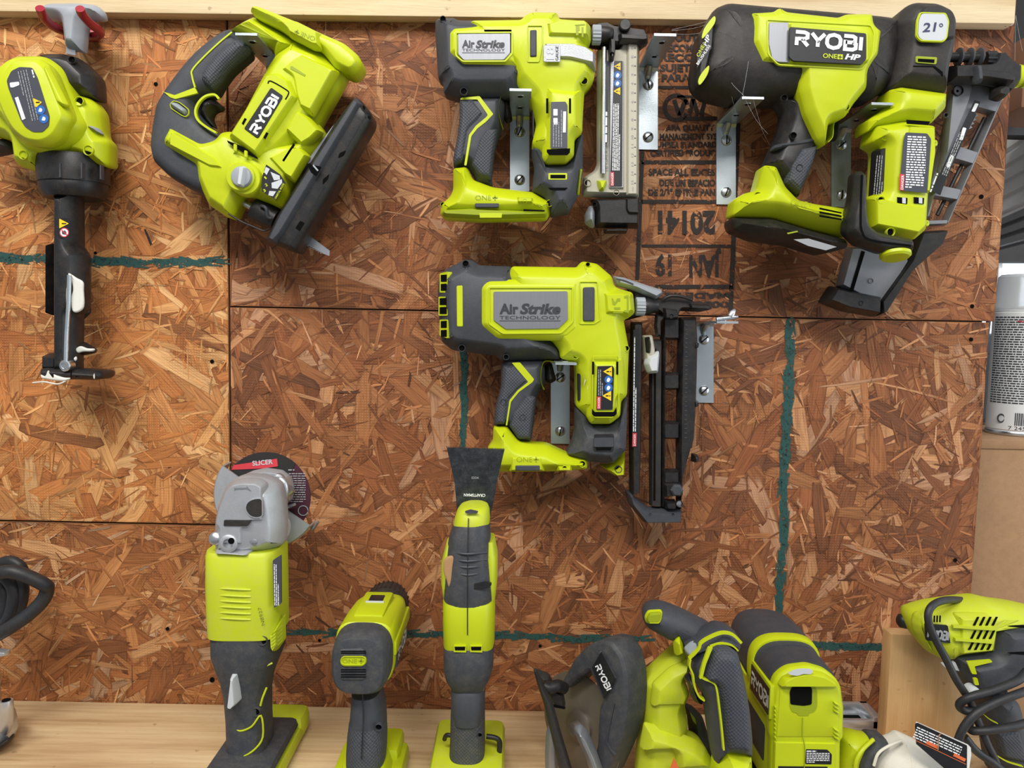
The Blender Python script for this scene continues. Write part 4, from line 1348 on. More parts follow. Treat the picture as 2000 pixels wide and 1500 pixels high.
# barrel
pillow('cylinder_barrel', Z((862, 560), (1060, 560), (1074, 770), (1046, 802), (1042, 884), (988, 924), (884, 924), (862, 884)), .068, .026, .02, .010, 'lime', N, rd=.013, r=5)
pillow('barrel_boot', Z((806, 838), (862, 888), (882, 930), (990, 930), (1048, 888), (1053, 804), (1082, 774), (1074, 1062), (1004, 1136), (870, 1126), (756, 1086), (786, 1040), (806, 960)), D0, .036, .03, .012, 'charcoal_dusty', N, rd=.016, r=5)
for x0 in (890, 1019):
    slab('label_recess', Z((x0, 590), (x0 + 11, 590), (x0 + 11, 658), (x0, 658)), .0946, .001, 'void', N)
slab('label_recess', Z((890, 840), (904, 858), (1006, 858), (1020, 832), (1022, 866), (1008, 882), (902, 882), (890, 870)), .0946, .001, 'void', N)
frame_rim('label_rim', Z((892, 558), (1034, 558), (1038, 850), (1004, 890), (900, 890), (886, 850)), 3, .0944, .002, 'lime', N)
ws = warning_sticker(N, .0955, Z((918, 614), (1000, 612), (1008, 626), (1000, 846), (912, 846)), 'sticker_black',
    tri=[z1(980, 643) + (11.5, math.pi), z1(976, 772) + (11.5, math.pi)], blue=[z1(978, 686) + (8,), z1(978, 729) + (8,)], label='small black barrel sticker with warning symbols')
slab('danger_box', Z((916, 776), (938, 776), (936, 842), (914, 842)), .0959, .0003, 'sticker_red', ws)
text('danger_word', 'DANGER', PxFrame(z1(931, 838), z1(931, 780), .0962), 10 / K, 'white_print', ws, .01)
fineprint('fine_print', PxFrame(z1(927, 770), z1(927, 620), .0959), 145 / K, 3, 10 / K, 4.5 / K, 'grey_print', ws, 16)
slab('barrel_vent', Z((902, 978), (1006, 976), (1004, 1070), (898, 1068)), .0868, .002, 'black', N, r=3)
slab('vent_bar', Z((900, 996), (1004, 994), (1004, 1044), (900, 1044)), .0882, .002, 'charcoal', N, r=3)
slab('vent_opening', Z((910, 1048), (994, 1048), (990, 1062), (912, 1062)), .0876, .0006, 'void', N)
pillow('nose_bracket', Z((930, 1142), (1002, 1138), (1068, 1066), (1064, 1196), (1008, 1200)), .046, .022, .016, .004, 'lime', N, r=3)
boss_hole(N, *z1(1032, 1164), .0690, 6, 'charcoal')
pillow('side_vent_sticker', Z((808, 650), (832, 650), (830, 800), (810, 798)), .070, .009, .004, .001, 'sticker_black', N, r=1)
slab('paint_chip', Z((842, 660), (852, 680), (846, 720), (856, 690)), .0865, .0004, 'caulk', N)
slab('paint_chip', Z((866, 712), (878, 720), (874, 752), (864, 735)), .0865, .0004, 'caulk', N)
boss_hole(N, *z1(1074, 520), .0800, 5, 'lime'); boss_hole(N, *z1(804, 558), .0830, 6, 'lime'); boss_hole(N, *z1(868, 72), .0820, 4, 'lime')
boss_hole(N, *z1(216, 68), .0790, 6); boss_hole(N, *z1(196, 518), .0800, 6); boss_hole(N, *z1(432, 566), .0800, 5)
# handle
pillow('handle', Z((404, 596), (440, 574), (640, 574), (640, 720), (614, 746), (596, 780), (568, 1016), (500, 1020), (440, 938), (366, 938), (370, 850), (404, 720)), D0, .021, .021, .010, 'charcoal', N, rd=.016, r=6)
pillow('rear_grip', Z((414, 612), (480, 600), (554, 694), (500, 740), (452, 790), (430, 925), (370, 925), (374, 850), (406, 720)), .064, .009, .01, .005, 'rubber_grip', N, r=5)
pillow('front_grip', Z((540, 756), (592, 780), (562, 1000), (496, 1004), (446, 932), (462, 860), (512, 796)), .064, .010, .01, .005, 'rubber_grip', N, r=5)
slab('grip_inlay', Z((462, 596), (506, 594), (582, 684), (572, 700), (500, 752), (458, 804), (438, 930), (430, 930), (450, 796), (494, 742), (550, 698)), .0715, .003, 'lime', N, r=2)
boss_hole(N, *z1(418, 806), .0735, 5.5); boss_hole(N, *z1(520, 888), .0745, 5.5)
pillow('trigger', Z((640, 604), (676, 594), (690, 650), (702, 690), (664, 712), (640, 690)), D0, .010, .010, .005, 'black', N, r=5)
pillow('trigger_guard', strip(spl(Z((690, 590), (640, 586), (620, 620), (616, 690), (634, 740)), 4, closed=False), 3.6), D0, .018, .018, .001, 'lime', N, r=0)
ft = pillow('battery_foot', Z((364, 940), (436, 940), (500, 1020), (592, 1034), (650, 1036), (760, 1088), (866, 1102), (868, 1168), (700, 1180), (400, 1182), (330, 1180), (330, 1060), (360, 1020)), D0, .036, .034, .012, 'lime', N, rd=.020, r=6)
slab('foot_bumper', Z((482, 1144), (612, 1144), (612, 1172), (482, 1172)), .0895, .005, 'rubber', N, r=2, ch=.0008)
pillow('foot_lug', Z((700, 1136), (780, 1132), (786, 1172), (696, 1172)), .074, .016, .01, .003, 'lime', N, r=3)
boss_hole(N, *z1(744, 1156), .0902, 3.6, 'lime'); boss_hole(N, *z1(838, 1136), .0800, 6, 'lime')
pillow('foot_panel', Z((450, 1080), (630, 1086), (640, 1176), (444, 1178)), .076, .012, .01, .004, 'lime', N, r=4)
text('foot_lettering', 'ONE', PxFrame(z1(488, 1124), z1(572, 1124), .0885), 26 / K, 'lime_deep', N, -.01)
slab('foot_plus', strip(Z((578, 1111), (606, 1111)), 2), .0885, .0004, 'lime_deep', N); slab('foot_plus', strip(Z((592, 1098), (592, 1126)), 2), .0885, .0004, 'lime_deep', N)
# ================================================================ framing nailer
K = 2.344
Z = zoom(1340, 0, K)
z1 = lambda x, y: Z((x, y))[0]
F = thing('cordless_framing_nailer', P(1700, 600, .05), 'large black and lime cordless framing nailer with slanted metal magazine', 'nailer', 'pneumatic-style nailers and staplers hung on the boards')
DF = .068
pillow('motor_housing', Z((36, 330), (60, 155), (102, 90), (132, 32), (192, 8), (402, 26), (870, 66), (975, 80), (980, 210), (945, 392), (850, 456), (560, 456), (400, 462), (200, 454), (92, 426), (46, 380)), DF, .036, .044, .032, 'black_dusty', F, rd=.034, r=8, prof='round', seg=6, bw=.03, bd=.03)
ec = pillow('end_cap', Z((40, 330), (62, 150), (104, 90), (134, 70), (128, 200), (96, 330), (60, 396), (44, 380)), .076, .024, .03, .004, 'black', F, rd=.010, r=5)
for pts in (((84, 130), (128, 74), (130, 108), (76, 176)), ((56, 372), (68, 340), (104, 300), (98, 340), (66, 386))):
    slab('lime_vent', spl(Z(*pts), 4), .1010, .002, 'lime', F)
slab('cap_badge', Z((52, 258), (118, 138), (116, 220), (50, 310)), .1008, .001, 'sticker_black', F)
text('cap_lettering', 'ONE+', PxFrame(z1(60, 262), z1(92, 196), .1013), 16 / K, 'lime', F, .01)
text('cap_lettering', 'HP', PxFrame(z1(92, 212), z1(114, 165), .1013), 20 / K, 'white_print', F, .02, .2)
text('cap_lettering', 'BRUSHLESS', PxFrame(z1(56, 298), z1(112, 210), .1013), 12 / K, 'white_print', F, .01)
mh = pillow('main_housing', Z((284, 205), (290, 66), (300, 54), (404, 50), (432, 30), (462, 50), (700, 76), (740, 60), (856, 58), (866, 112), (902, 142), (886, 262), (836, 332), (830, 402), (772, 472), (732, 534), (656, 560), (640, 668), (606, 640), (550, 520), (522, 420), (516, 326), (332, 306)), .072, .036, .03, .008, 'lime', F, rd=.012, r=6)
slab('silver_plate', Z((380, 102), (470, 102), (474, 286), (420, 284), (394, 268), (378, 200)), .1090, .002, 'brushed', F, r=3, ch=.0004)
pillow('badge_frame', Z((458, 112), (480, 104), (700, 124), (760, 134), (836, 146), (834, 290), (800, 304), (500, 292), (462, 274)), .104, .008, .01, .003, 'lime', F, r=4)
bd = slab('brand_badge', Z((474, 122), (826, 152), (826, 270), (804, 296), (490, 280), (470, 262)), .1132, .002, 'sticker_black', F, r=4, ch=.0005)
logo('brand_lettering', PxFrame(z1(497, 214), z1(806, 240), .1138), 78 / K, 'white_print', bd, .22)
text('badge_lettering', 'ONE', PxFrame(z1(626, 264), z1(690, 268), .1138), 20 / K, 'lime', bd, .02)
slab('badge_plus', Z((694, 248), (718, 249), (717, 272), (693, 271)), .1138, .0003, 'lime', bd)
slab('badge_plus_mark', strip(Z((698, 260), (714, 261)), 1.2), .1141, .0003, 'sticker_black', bd); slab('badge_plus_mark', strip(Z((706, 252), (705, 269)), 1.2), .1141, .0003, 'sticker_black', bd)
text('badge_lettering', 'HP', PxFrame(z1(726, 270), z1(798, 275), .1138), 24 / K, 'white_print', bd, .04, .25)
frame_rim('housing_rim', Z((366, 84), (850, 110), (868, 150), (858, 260), (806, 322), (420, 300), (372, 250)), 4, .1090, .002, 'lime', F, r=6)
hd = pillow('head_cover', Z((962, 100), (1002, 30), (1052, 3), (1160, 8), (1224, 40), (1247, 92), (1236, 212), (1214, 300), (1200, 425), (1000, 402), (936, 402), (972, 212)), .072, .036, .045, .012, 'black_dusty', F, rd=.018, r=10)
pillow('head_boss', Z((1040, 60), (1070, 20), (1160, 22), (1226, 66), (1232, 190), (1190, 214), (1070, 204), (1044, 180)), .098, .014, .01, .006, 'black_dusty', F, r=10)
frame_rim('angle_plate_rim', Z((1072, 52), (1192, 56), (1208, 96), (1198, 176), (1178, 194), (1072, 190), (1052, 166), (1056, 92)), 4, .1132, .002, 'lime', F, r=5)
ap = slab('angle_plate', Z((1078, 62), (1188, 64), (1201, 98), (1192, 172), (1174, 186), (1078, 182), (1062, 162), (1066, 94)), .1130, .002, 'pale_grey', F, r=5)
text('angle_lettering', '21', PxFrame(z1(1082, 146), z1(1150, 142), .1134), 40 / K, 'navy_print', ap, .02, .2)
slab('angle_degree', strip([z1(1168 + 7 * math.cos(k * .63), 115 + 7 * math.sin(k * .63)) for k in range(11)], 1.6), .1134, .0003, 'navy_print', ap)
slab('head_slot', Z((1052, 256), (1150, 262), (1146, 294), (1052, 286)), .1096, .003, 'lime_deep', F, r=3)
slab('head_slot_opening', Z((1062, 268), (1138, 272), (1136, 288), (1062, 282)), .1099, .0006, 'void', F)
slab('head_recess', Z((1040, 300), (1140, 302), (1176, 330), (1176, 350), (1130, 308), (1040, 306)), .1082, .0006, 'void', F)
# nose
pillow('nose_block', Z((1195, 300), (1360, 296), (1372, 250), (1420, 240), (1470, 290), (1508, 310), (1505, 390), (1470, 440), (1440, 460), (1400, 440), (1395, 390), (1200, 380)), .046, .026, .02, .006, 'black', F, r=5)
xlathe('nose_spring_rod', z1(1180, 0)[0], z1(1360, 0)[0], z1(0, 262)[1], .062, [(0, 9), (1, 9)], 'black', F)
for x in (1240, 1290, 1335):
    xlathe('spring_washer', z1(x, 0)[0], z1(x + 16, 0)[0], z1(0, 262)[1], .062, [(0, 11), (.3, 17), (.7, 17), (1, 11)], 'charcoal', F)
ribs_px('depth_wheel', z1(1368, 0)[0], z1(1415, 0)[0], z1(0, 236)[1], z1(0, 306)[1], 14, .062, 0, 'black', F)
pillow('contact_arm', Z((1200, 300), (1320, 296), (1350, 320), (1470, 330), (1500, 360), (1480, 400), (1350, 380), (1200, 380)), .068, .014, .01, .004, 'black', F, r=4)
pillow('contact_arm_pad', Z((1406, 410), (1440, 388), (1476, 398), (1472, 440), (1440, 462), (1400, 450)), .070, .012, .01, .004, 'black', F, r=5)
pillow('arm_clamp', Z((1312, 300), (1350, 296), (1358, 376), (1318, 384)), .080, .008, .006, .003, 'charcoal', F, r=3)
xlathe('no_mar_tip', z1(1496, 0)[0], z1(1575, 0)[0], z1(0, 350)[1], .060, [(0, 17), (.1, 21), (.3, 21), (.34, 18), (.5, 18), (.54, 21), (.9, 20), (1, 14)], 'lime', F)
# magazine (slanted), built from bars so that the windows stay open
DM = .040
def along(t, s):
    """point on the slanted magazine: t down its length, s across from the inner edge (zoom coordinates)"""
    a, b = (1296, 380), (1012, 1040)
    c, e = (1452, 432), (1190, 1032)
    p = lerp2(a, b, t); q = lerp2(c, e, t)
    return lerp2(p, q, s)
def mag_poly(*ts):
    return Z(*[along(t, s) for t, s in ts])
pillow('magazine_plate', Z((1210, 378), (1312, 384), (1290, 470), (1150, 820), (1110, 1000), (1085, 1000), (1180, 700)), .052, .006, .02, .002, 'magazine_metal', F, r=3)
pillow('magazine_rail', mag_poly((0, .0), (0, .42), (1, .30), (1, .0)), DM, .010, .012, .002, 'magazine_metal', F, r=2)
pillow('magazine_outer_rail', mag_poly((0.02, .86), (0.02, 1.0), (1, 1.0), (1, .88)), DM, .010, .012, .002, 'magazine_metal', F, r=2)
for t0, t1, sl in ((0.0, .16, .0), (.42, .52, .03), (.70, .79, .03), (.955, 1.0, .0)):
    pillow('magazine_crossbar', mag_poly((t0, .2), (t0 + sl, .95), (t1 + sl, .95), (t1, .2)), DM, .0098, .012, .0015, 'magazine_metal', F, r=2)
for k in range(4):
    slab('feed_tooth', Z((1330 - k * 9, 520 + k * 18), (1338 - k * 9, 530 + k * 18), (1322 - k * 9, 538 + k * 18)), .046, .002, 'magazine_metal', F)
tube('pusher_spring', [P(*z1(1366, 540), .040), P(*z1(1150, 985), .040)], .0022, 'black', F, 8, 1)
ws = warning_sticker(F, .0595, Z((1322, 458), (1346, 466), (1338, 492), (1186, 832), (1164, 894), (1118, 872), (1150, 820)), 'sticker_black', label='long black size chart strip on the slanted magazine')
for (x, y, l) in ((1318, 492, 40), (1262, 612, 60), (1204, 738, 60)):
    slab('size_box', [z1(x - 12, y + l * .45), z1(x + 4, y + l * .5), z1(x + 22, y - l * .42), z1(x + 6, y - l * .5)], .0599, .0003, 'white_print', ws, r=2)
fineprint('fine_print', PxFrame(z1(1176, 800), z1(1296, 510), .0599), 300 / K, 3, 9 / K, 5 / K, 'grey_print', ws, 21, fill=.7)
fineprint('fine_print', PxFrame(z1(1122, 880), z1(1160, 780), .0599), 105 / K, 1, 9 / K, 7 / K, 'white_print', ws, 22)
boss_hole(F, *z1(1248, 414), .0600, 9, 'black'); boss_hole(F, *z1(1192, 526), .0590, 4, 'magazine_metal')
# lower end of the magazine
pillow('magazine_lower', Z((740, 1130), (990, 1130), (1010, 1200), (880, 1410), (692, 1310)), DM, .012, .014, .003, 'magazine_metal', F, r=3)
line_inlay('magazine_slot', Z((812, 1150), (755, 1340)), 7, .0525, 'void', F, .0006)
pillow('magazine_guard', Z((1050, 1060), (1192, 1050), (1160, 1130), (1024, 1250), (1005, 1280), (905, 1440), (868, 1452), (862, 1380), (1000, 1190)), DM, .018, .016, .004, 'black', F, r=4)
pillow('magazine_end', Z((664, 1306), (716, 1318), (884, 1352), (880, 1440), (866, 1452), (716, 1424), (614, 1384)), DM, .020, .016, .005, 'black', F, r=5)
boss_hole(F, *z1(802, 1388), .0605, 4, 'black'); boss_hole(F, *z1(846, 1286), .0530, 4.5, 'magazine_metal')
# barrel
pillow('barrel_collar', Z((938, 406), (980, 390), (1200, 422), (1196, 492), (1130, 562), (1005, 552), (872, 582), (836, 602), (840, 546), (930, 482)), .066, .038, .04, .010, 'lime', F, rd=.016, r=5)
pillow('cylinder_barrel', Z((856, 646), (872, 572), (1005, 552), (1146, 572), (1148, 700), (1116, 880), (1106, 1050), (1052, 1096), (830, 1052), (828, 902), (890, 880), (900, 672)), .070, .036, .04, .010, 'lime', F, rd=.016, r=5)
pillow('barrel_side', Z((862, 690), (916, 660), (900, 896), (848, 900)), .084, .012, .02, .003, 'sticker_black', F, r=3)
fineprint('side_print', PxFrame(z1(862, 890), z1(880, 690), .0962), 190 / K, 4, 11 / K, 4 / K, 'grey_print', F, 31)
slab('barrel_slot', Z((1010, 548), (1118, 556), (1110, 572), (1012, 566)), .1072, .001, 'void', F)
pillow('barrel_face', Z((1005, 575), (1135, 580), (1140, 700), (1112, 890), (960, 884), (985, 700)), .100, .008, .01, .003, 'lime', F, r=4)
ws = warning_sticker(F, .1090, Z((1006, 606), (1104, 611), (1122, 636), (1104, 884), (976, 872), (996, 640)), 'sticker_grey', label='grey warning sticker filled with small print', r=3)
fineprint('fine_print', PxFrame(z1(1014, 628), z1(1102, 632), .1094), 92 / K, 16, 11.6 / K, 6 / K, 'white_print', ws, 33, wmax=4)
fineprint('fine_print', PxFrame(z1(1006, 812), z1(1098, 818), .1094), 88 / K, 5, 11.6 / K, 6 / K, 'white_print', ws, 34, wmax=4)
slab('danger_box', Z((978, 796), (1000, 798), (996, 872), (976, 870)), .1095, .0003, 'sticker_red', ws)
text('danger_word', 'DANGER', PxFrame(z1(994, 868), z1(998, 802), .1098), 12 / K, 'white_print', ws, .01)
for x0 in (968, 1044):
    o = slab('barrel_window', Z((x0, 902), (x0 + 46, 906), (x0 + 44, 934), (x0, 930)), .1070, .001, 'void', F)
    slab('window_bar', Z((x0 + 22, 904), (x0 + 38, 906), (x0 + 38, 932), (x0 + 22, 930)), .1074, .0006, 'pale_grey', o)
pillow('barrel_base', Z((830, 905), (895, 896), (960, 915), (1100, 935), (1096, 1050), (1048, 1094), (832, 1052)), .094, .014, .02, .006, 'lime', F, r=5)
boss_hole(F, *z1(894, 916), .1080, 6.5, 'lime'); boss_hole(F, *z1(938, 1062), .1066, 7.5, 'lime'); boss_hole(F, *z1(910, 632), .1000, 4.5, 'lime'); boss_hole(F, *z1(738, 490), .1064, 5, 'lime')
for (x, y) in ((1140, 656), (1102, 1022)):
    tube('wire_eye', [P(*z1(x + 6 * math.cos(k), y + 10 * math.sin(k)), .09) for k in (0, 1, 2, 3, 4, 5, 6.28)], .0012, 'lime', F, 6, 2)
# handle
pillow('handle', Z((400, 440), (540, 428), (590, 520), (636, 600), (624, 664), (584, 742), (548, 830), (520, 905), (462, 880), (362, 752), (400, 664), (436, 570), (444, 520)), .064, .024, .024, .012, 'black', F, rd=.018, r=8)
pillow('front_grip', Z((520, 680), (600, 665), (582, 742), (546, 830), (516, 892), (450, 838), (470, 760)), .080, .012, .01, .006, 'rubber_grip', F, r=6)
pillow('grip_collar', Z((400, 664), (470, 650), (560, 640), (628, 600), (628, 650), (580, 668), (500, 682), (390, 690)), .078, .012, .01, .005, 'rubber', F, r=5)
for (x, y) in ((450, 448), (492, 620), (520, 768)):
    boss_hole(F, *z1(x, y), .0925 if y != 448 else .1000, 6, 'black')
pillow('trigger', Z((664, 560), (690, 536), (712, 544), (700, 600), (692, 644), (654, 646)), .064, .012, .012, .005, 'black', F, r=5)
pillow('trigger_guard', strip(spl(Z((722, 530), (676, 536), (652, 580), (646, 640), (622, 668)), 4, closed=False), 5), .064, .020, .020, .001, 'lime', F, r=0)
pillow('battery_foot', Z((362, 750), (420, 756), (462, 850), (522, 912), (600, 930), (745, 952), (742, 1086), (600, 1052), (400, 992), (216, 988), (226, 912), (270, 882), (330, 868)), .066, .040, .036, .014, 'lime', F, rd=.022, r=7)
text('foot_lettering', 'ONE+', PxFrame(z1(478, 936), z1(574, 952), .1068), 26 / K, 'lime_deep', F, -.01)
for k in range(3):
    slab('foot_vent', Z((612, 950 + k * 17), (712, 972 + k * 15), (712, 978 + k * 15), (612, 958 + k * 17)), .1066, .001, 'void', F)
boss_hole(F, *z1(330, 896), .0950, 7, 'lime')
bt = pillow('battery', Z((214, 994), (400, 998), (600, 1058), (742, 1092), (752, 1132), (640, 1160), (480, 1112), (320, 1092), (222, 1052), (210, 1016)), .066, .040, .036, .012, 'black', F, rd=.020, r=7)
slab('battery_label', Z((492, 1096), (560, 1092), (690, 1130), (640, 1146), (560, 1126)), .1066, .0006, 'grey_print', F)
slab('battery_mark', Z((462, 1066), (510, 1056), (512, 1062), (466, 1072)), .1066, .0006, 'lime_deep', F)
pillow('rafter_hook', Z((772, 792), (800, 776), (830, 800), (832, 960), (842, 1030), (880, 1062), (1046, 1096), (1046, 1148), (1000, 1156), (900, 1158), (790, 1118), (734, 1062), (742, 990), (764, 900)), .104, .020, .014, .006, 'black', F, rd=.010, r=7)
line_inlay('hook_groove', Z((806, 800), (800, 980), (806, 1060), (850, 1100), (1030, 1125)), 4, .1246, 'void', F, .0008)
lathe('hook_screw_cap', P(*z1(957, 1160), .112), (0, -.3, -1), [(0, .0145), (.003, .0145), (.005, .0125), (.0054, .009)], 'lime', F, 28)

# ================================================================ jigsaw
K = 2.885
Z = zoom(280, 0, K)
z1 = lambda x, y: Z((x, y))[0]
J = thing('cordless_jigsaw', P(500, 480, .04), 'lime jigsaw with charcoal handle hung sideways, blade showing', 'jigsaw')
DJ = .052
pillow('handle', Z((512, 172), (482, 163), (402, 206), (300, 290), (214, 386), (130, 500), (76, 590), (52, 720), (40, 830), (58, 912), (150, 1000), (250, 1060), (350, 1108), (480, 1010), (580, 830), (410, 745), (362, 700), (312, 640), (300, 592), (330, 552), (398, 530), (430, 470), (482, 398), (606, 292), (570, 232)), DJ, .024, .024, .013, 'rubber', J, rd=.020, r=10)
pillow('handle_grip', Z((528, 214), (600, 262), (598, 290), (480, 390), (420, 480), (390, 514), (322, 460), (340, 400), (420, 300)), .068, .012, .01, .008, 'rubber_grip', J, r=10)
slab('handle_inlay', strip(spl(Z((498, 180), (430, 236), (340, 320), (276, 392), (274, 430), (290, 492)), 4, closed=False), 3), .0768, .002, 'lime', J)
slab('lime_chevron', Z((114, 517), (176, 536), (290, 492), (305, 524), (180, 558), (150, 548)), .0768, .003, 'lime', J, r=2)
pillow('lock_button', Z((154, 584), (172, 572), (200, 580), (248, 618), (250, 638), (236, 654), (220, 646), (160, 606)), .072, .009, .006, .003, 'grey_plastic', J, r=4)
frame_rim('button_rim', Z((146, 584), (168, 564), (202, 572), (256, 614), (258, 644), (238, 662), (216, 654), (152, 612)), 2, .0776, .002, 'lime', J)
pillow('trigger', Z((330, 572), (386, 548), (452, 600), (442, 622), (404, 630), (386, 662), (396, 704), (412, 724), (360, 700), (312, 640)), DJ, .014, .014, .007, 'black', J, r=6)
slab('trigger_guard', strip(spl(Z((424, 556), (400, 532), (350, 540), (312, 574), (292, 622), (304, 672), (350, 712), (408, 746)), 4, closed=False), 4.2), .0775, .004, 'lime', J)
# body
pillow('rear_housing', Z((480, 160), (560, 112), (616, 84), (660, 110), (850, 220), (900, 260), (880, 320), (740, 330), (720, 262), (652, 212), (528, 182)), DJ, .030, .03, .012, 'lime', J, rd=.02, r=6)
pillow('motor_housing', Z((742, 292), (840, 212), (1010, 280), (1148, 392), (1130, 432), (985, 694), (920, 800), (790, 920), (640, 1000), (470, 930), (470, 760), (560, 620), (690, 372)), DJ, .034, .036, .016, 'lime', J, rd=.024, r=8)
pillow('lower_housing', Z((146, 710), (172, 712), (330, 797), (400, 780), (432, 742), (482, 734), (640, 800), (850, 800), (985, 690), (1020, 752), (960, 860), (900, 932), (832, 1052), (772, 1176), (700, 1142), (620, 1112), (560, 1102), (502, 1222), (470, 1226), (362, 1152), (302, 1022), (292, 942), (112, 832), (107, 782)), .054, .030, .034, .010, 'lime', J, rd=.016, r=6)
pillow('dust_channel', Z((150, 760), (176, 744), (410, 880), (470, 960), (380, 950), (150, 830)), .078, .0085, .006, .003, 'lime', J, r=4)
slab('channel_slot', strip(Z((158, 752), (146, 800)), 2), .0848, .001, 'lime_deep', J)
pillow('badge_panel', Z((476, 774), (692, 418), (762, 402), (842, 452), (886, 560), (664, 888), (640, 896)), .080, .014, .01, .006, 'lime', J, r=6)
slab('badge_recess', strip(spl(Z((702, 470), (718, 456), (806, 506), (818, 526), (800, 560)), 3, closed=False), 2.2), .0944, .001, 'void', J)
for (x, y) in ((566, 684), (688, 764)):
    slab('badge_slot', Z((x - 12, y + 12), (x + 4, y - 20), (x + 16, y - 14), (x - 2, y + 20)), .0944, .001, 'void', J)
bd = slab('brand_badge', Z((566, 724), (714, 498), (722, 494), (784, 538), (782, 552), (648, 776), (636, 776)), .0950, .002, 'sticker_black', J, r=3, ch=.0005)
logo('brand_lettering', PxFrame(z1(648, 762), z1(772, 554), .0955), 62 / K, 'white_print', bd, .22)
pillow('housing_step', Z((846, 330), (900, 300), (1050, 372), (1106, 400), (960, 660), (880, 620), (860, 560), (840, 450), (770, 400)), .078, .012, .01, .005, 'lime', J, r=5)
slab('step_notch', Z((828, 374), (838, 372), (914, 420), (910, 430), (828, 388)), .0904, .001, 'lime_deep', J)
pillow('gear_cover', Z((800, 740), (870, 618), (940, 660), (1016, 744), (960, 800), (900, 836)), .078, .012, .01, .004, 'lime', J, r=4)
pillow('front_leg', Z((840, 820), (900, 836), (940, 880), (850, 1030), (800, 1000), (700, 890)), .078, .010, .01, .004, 'lime', J, r=4)
slab('body_gap', Z((846, 806), (854, 816), (792, 912), (782, 904)), .0880, .001, 'void', J)
slab('body_gap', Z((470, 790), (560, 826), (640, 884), (646, 898), (560, 858), (478, 806)), .0880, .001, 'void', J)
for (x, y) in ((516, 832), (576, 868)):
    slab('rib', Z((x - 10, y - 24), (x + 10, y - 18), (x + 8, y + 22), (x - 10, y + 18)), .0900, .004, 'lime', J, r=3, ch=.0008)
pillow('battery_flange', Z((602, 44), (612, 30), (640, 30), (700, 54), (860, 118), (1000, 184), (1130, 240), (1214, 312), (1233, 362), (1206, 406), (1164, 424), (1082, 384), (1004, 286), (850, 220), (760, 152), (642, 98), (600, 62)), .058, .030, .034, .006, 'lime', J, rd=.010, r=10)
pillow('flange_boss', Z((740, 120), (834, 118), (862, 116), (1002, 186), (1010, 284), (960, 280), (824, 208), (812, 186)), .082, .012, .01, .004, 'lime', J, r=4)
text('flange_lettering', 'ONE', PxFrame(z1(970, 206), z1(890, 176), .0948), 26 / K, 'lime_deep', J, -.01)
slab('flange_plus', strip(Z((852, 174), (876, 184)), 2), .0948, .0004, 'lime_deep', J); slab('flange_plus', strip(Z((868, 166), (860, 192)), 2), .0948, .0004, 'lime_deep', J)
lathe('selector_boss', P(*z1(592, 1018), .078), (0, -1, 0), [(0, .0175), (.010, .0168), (.012, .0155)], 'lime', J, 28)
lathe('selector_boss', P(*z1(566, 1006), .082), (0, -1, 0), [(0, .0150), (.011, .0145), (.012, .0135)], 'lime', J, 28)
kn = lathe('selector_knob', P(*z1(560, 1000), .092), (0, -1, 0), [(0, .0105), (.004, .0105), (.006, .0095), (.0065, .008)], 'grey_plastic', J, 24)
pillow('knob_bar', Z((540, 940), (566, 934), (582, 944), (564, 1052), (542, 1054), (528, 1040)), .098, .006, .006, .002, 'pale_grey', kn, r=3)
st = slab('orbital_sticker', Z((692, 926), (770, 982), (800, 1030), (748, 1126), (666, 1078), (668, 1000)), .0902, .001, 'sticker_black', J, r=2)
for (n_, x, y) in (('0', 672, 976), ('1', 690, 1010), ('2', 690, 1052), ('3', 680, 1084)):
    text('selector_number', n_, PxFrame(z1(x, y), z1(x + (12 if n_ != '1' else 6), y - 6), .0906), 16 / K, 'lime', st, .03)
text('sticker_lettering', 'ORBITAL MODE', PxFrame(z1(748, 1122), z1(796, 1036), .0906), 11 / K, 'lime', st, .02)
for pts in (((690, 940), (712, 952), (694, 986), (680, 970)), ((716, 968), (768, 990), (770, 1012), (736, 1016)), ((722, 1030), (780, 1010), (782, 1030), (756, 1064), (724, 1060)), ((710, 1076), (748, 1078), (730, 1106), (704, 1100))):
    slab('mode_picture', Z(*pts), .0906, .0003, 'pale_grey', st)
# shoe, blade and wires
pillow('shoe', Z((1186, 550), (1204, 548), (1234, 572), (1284, 640), (1282, 682), (856, 1418), (824, 1414), (692, 1360), (690, 1338), (760, 1200), (1120, 630)), .052, .034, .034, .006, 'black', J, rd=.008, r=5)
pillow('shoe_lip', Z((1188, 548), (1206, 552), (1236, 590), (786, 1336), (744, 1378), (694, 1356), (770, 1200)), .082, .010, .01, .004, 'charcoal', J, r=5)
for pts in (((920, 920), (1004, 940), (974, 994), (944, 970)), ((1012, 1010), (1048, 980), (1040, 1010), (1010, 1040)), ((1106, 862), (1142, 846), (1130, 876), (1096, 890)), ((856, 1284), (884, 1244), (908, 1256), (880, 1302)), ((1238, 590), (1252, 606), (1244, 620), (1234, 604)), ((1268, 650), (1282, 660), (1276, 674), (1262, 664))):
    slab('shoe_slot', Z(*pts), .0926 if pts[0][0] < 1000 and pts[0][1] < 1000 else .0866, .001, 'void', J, r=2)
slab('slot_spring', strip(Z((956, 930), (984, 962)), 3), .0930, .001, 'zinc', J)
pillow('shoe_bracket', Z((1062, 720), (1106, 668), (1110, 690), (960, 930), (890, 980), (930, 900)), .066, .010, .01, .002, 'magazine_metal', J, r=2)
slab('blade', Z((828, 1306), (846, 1296), (952, 1340), (1050, 1412), (1048, 1442), (1020, 1432), (930, 1390), (836, 1340)), .052, .0012, 'steel', J)
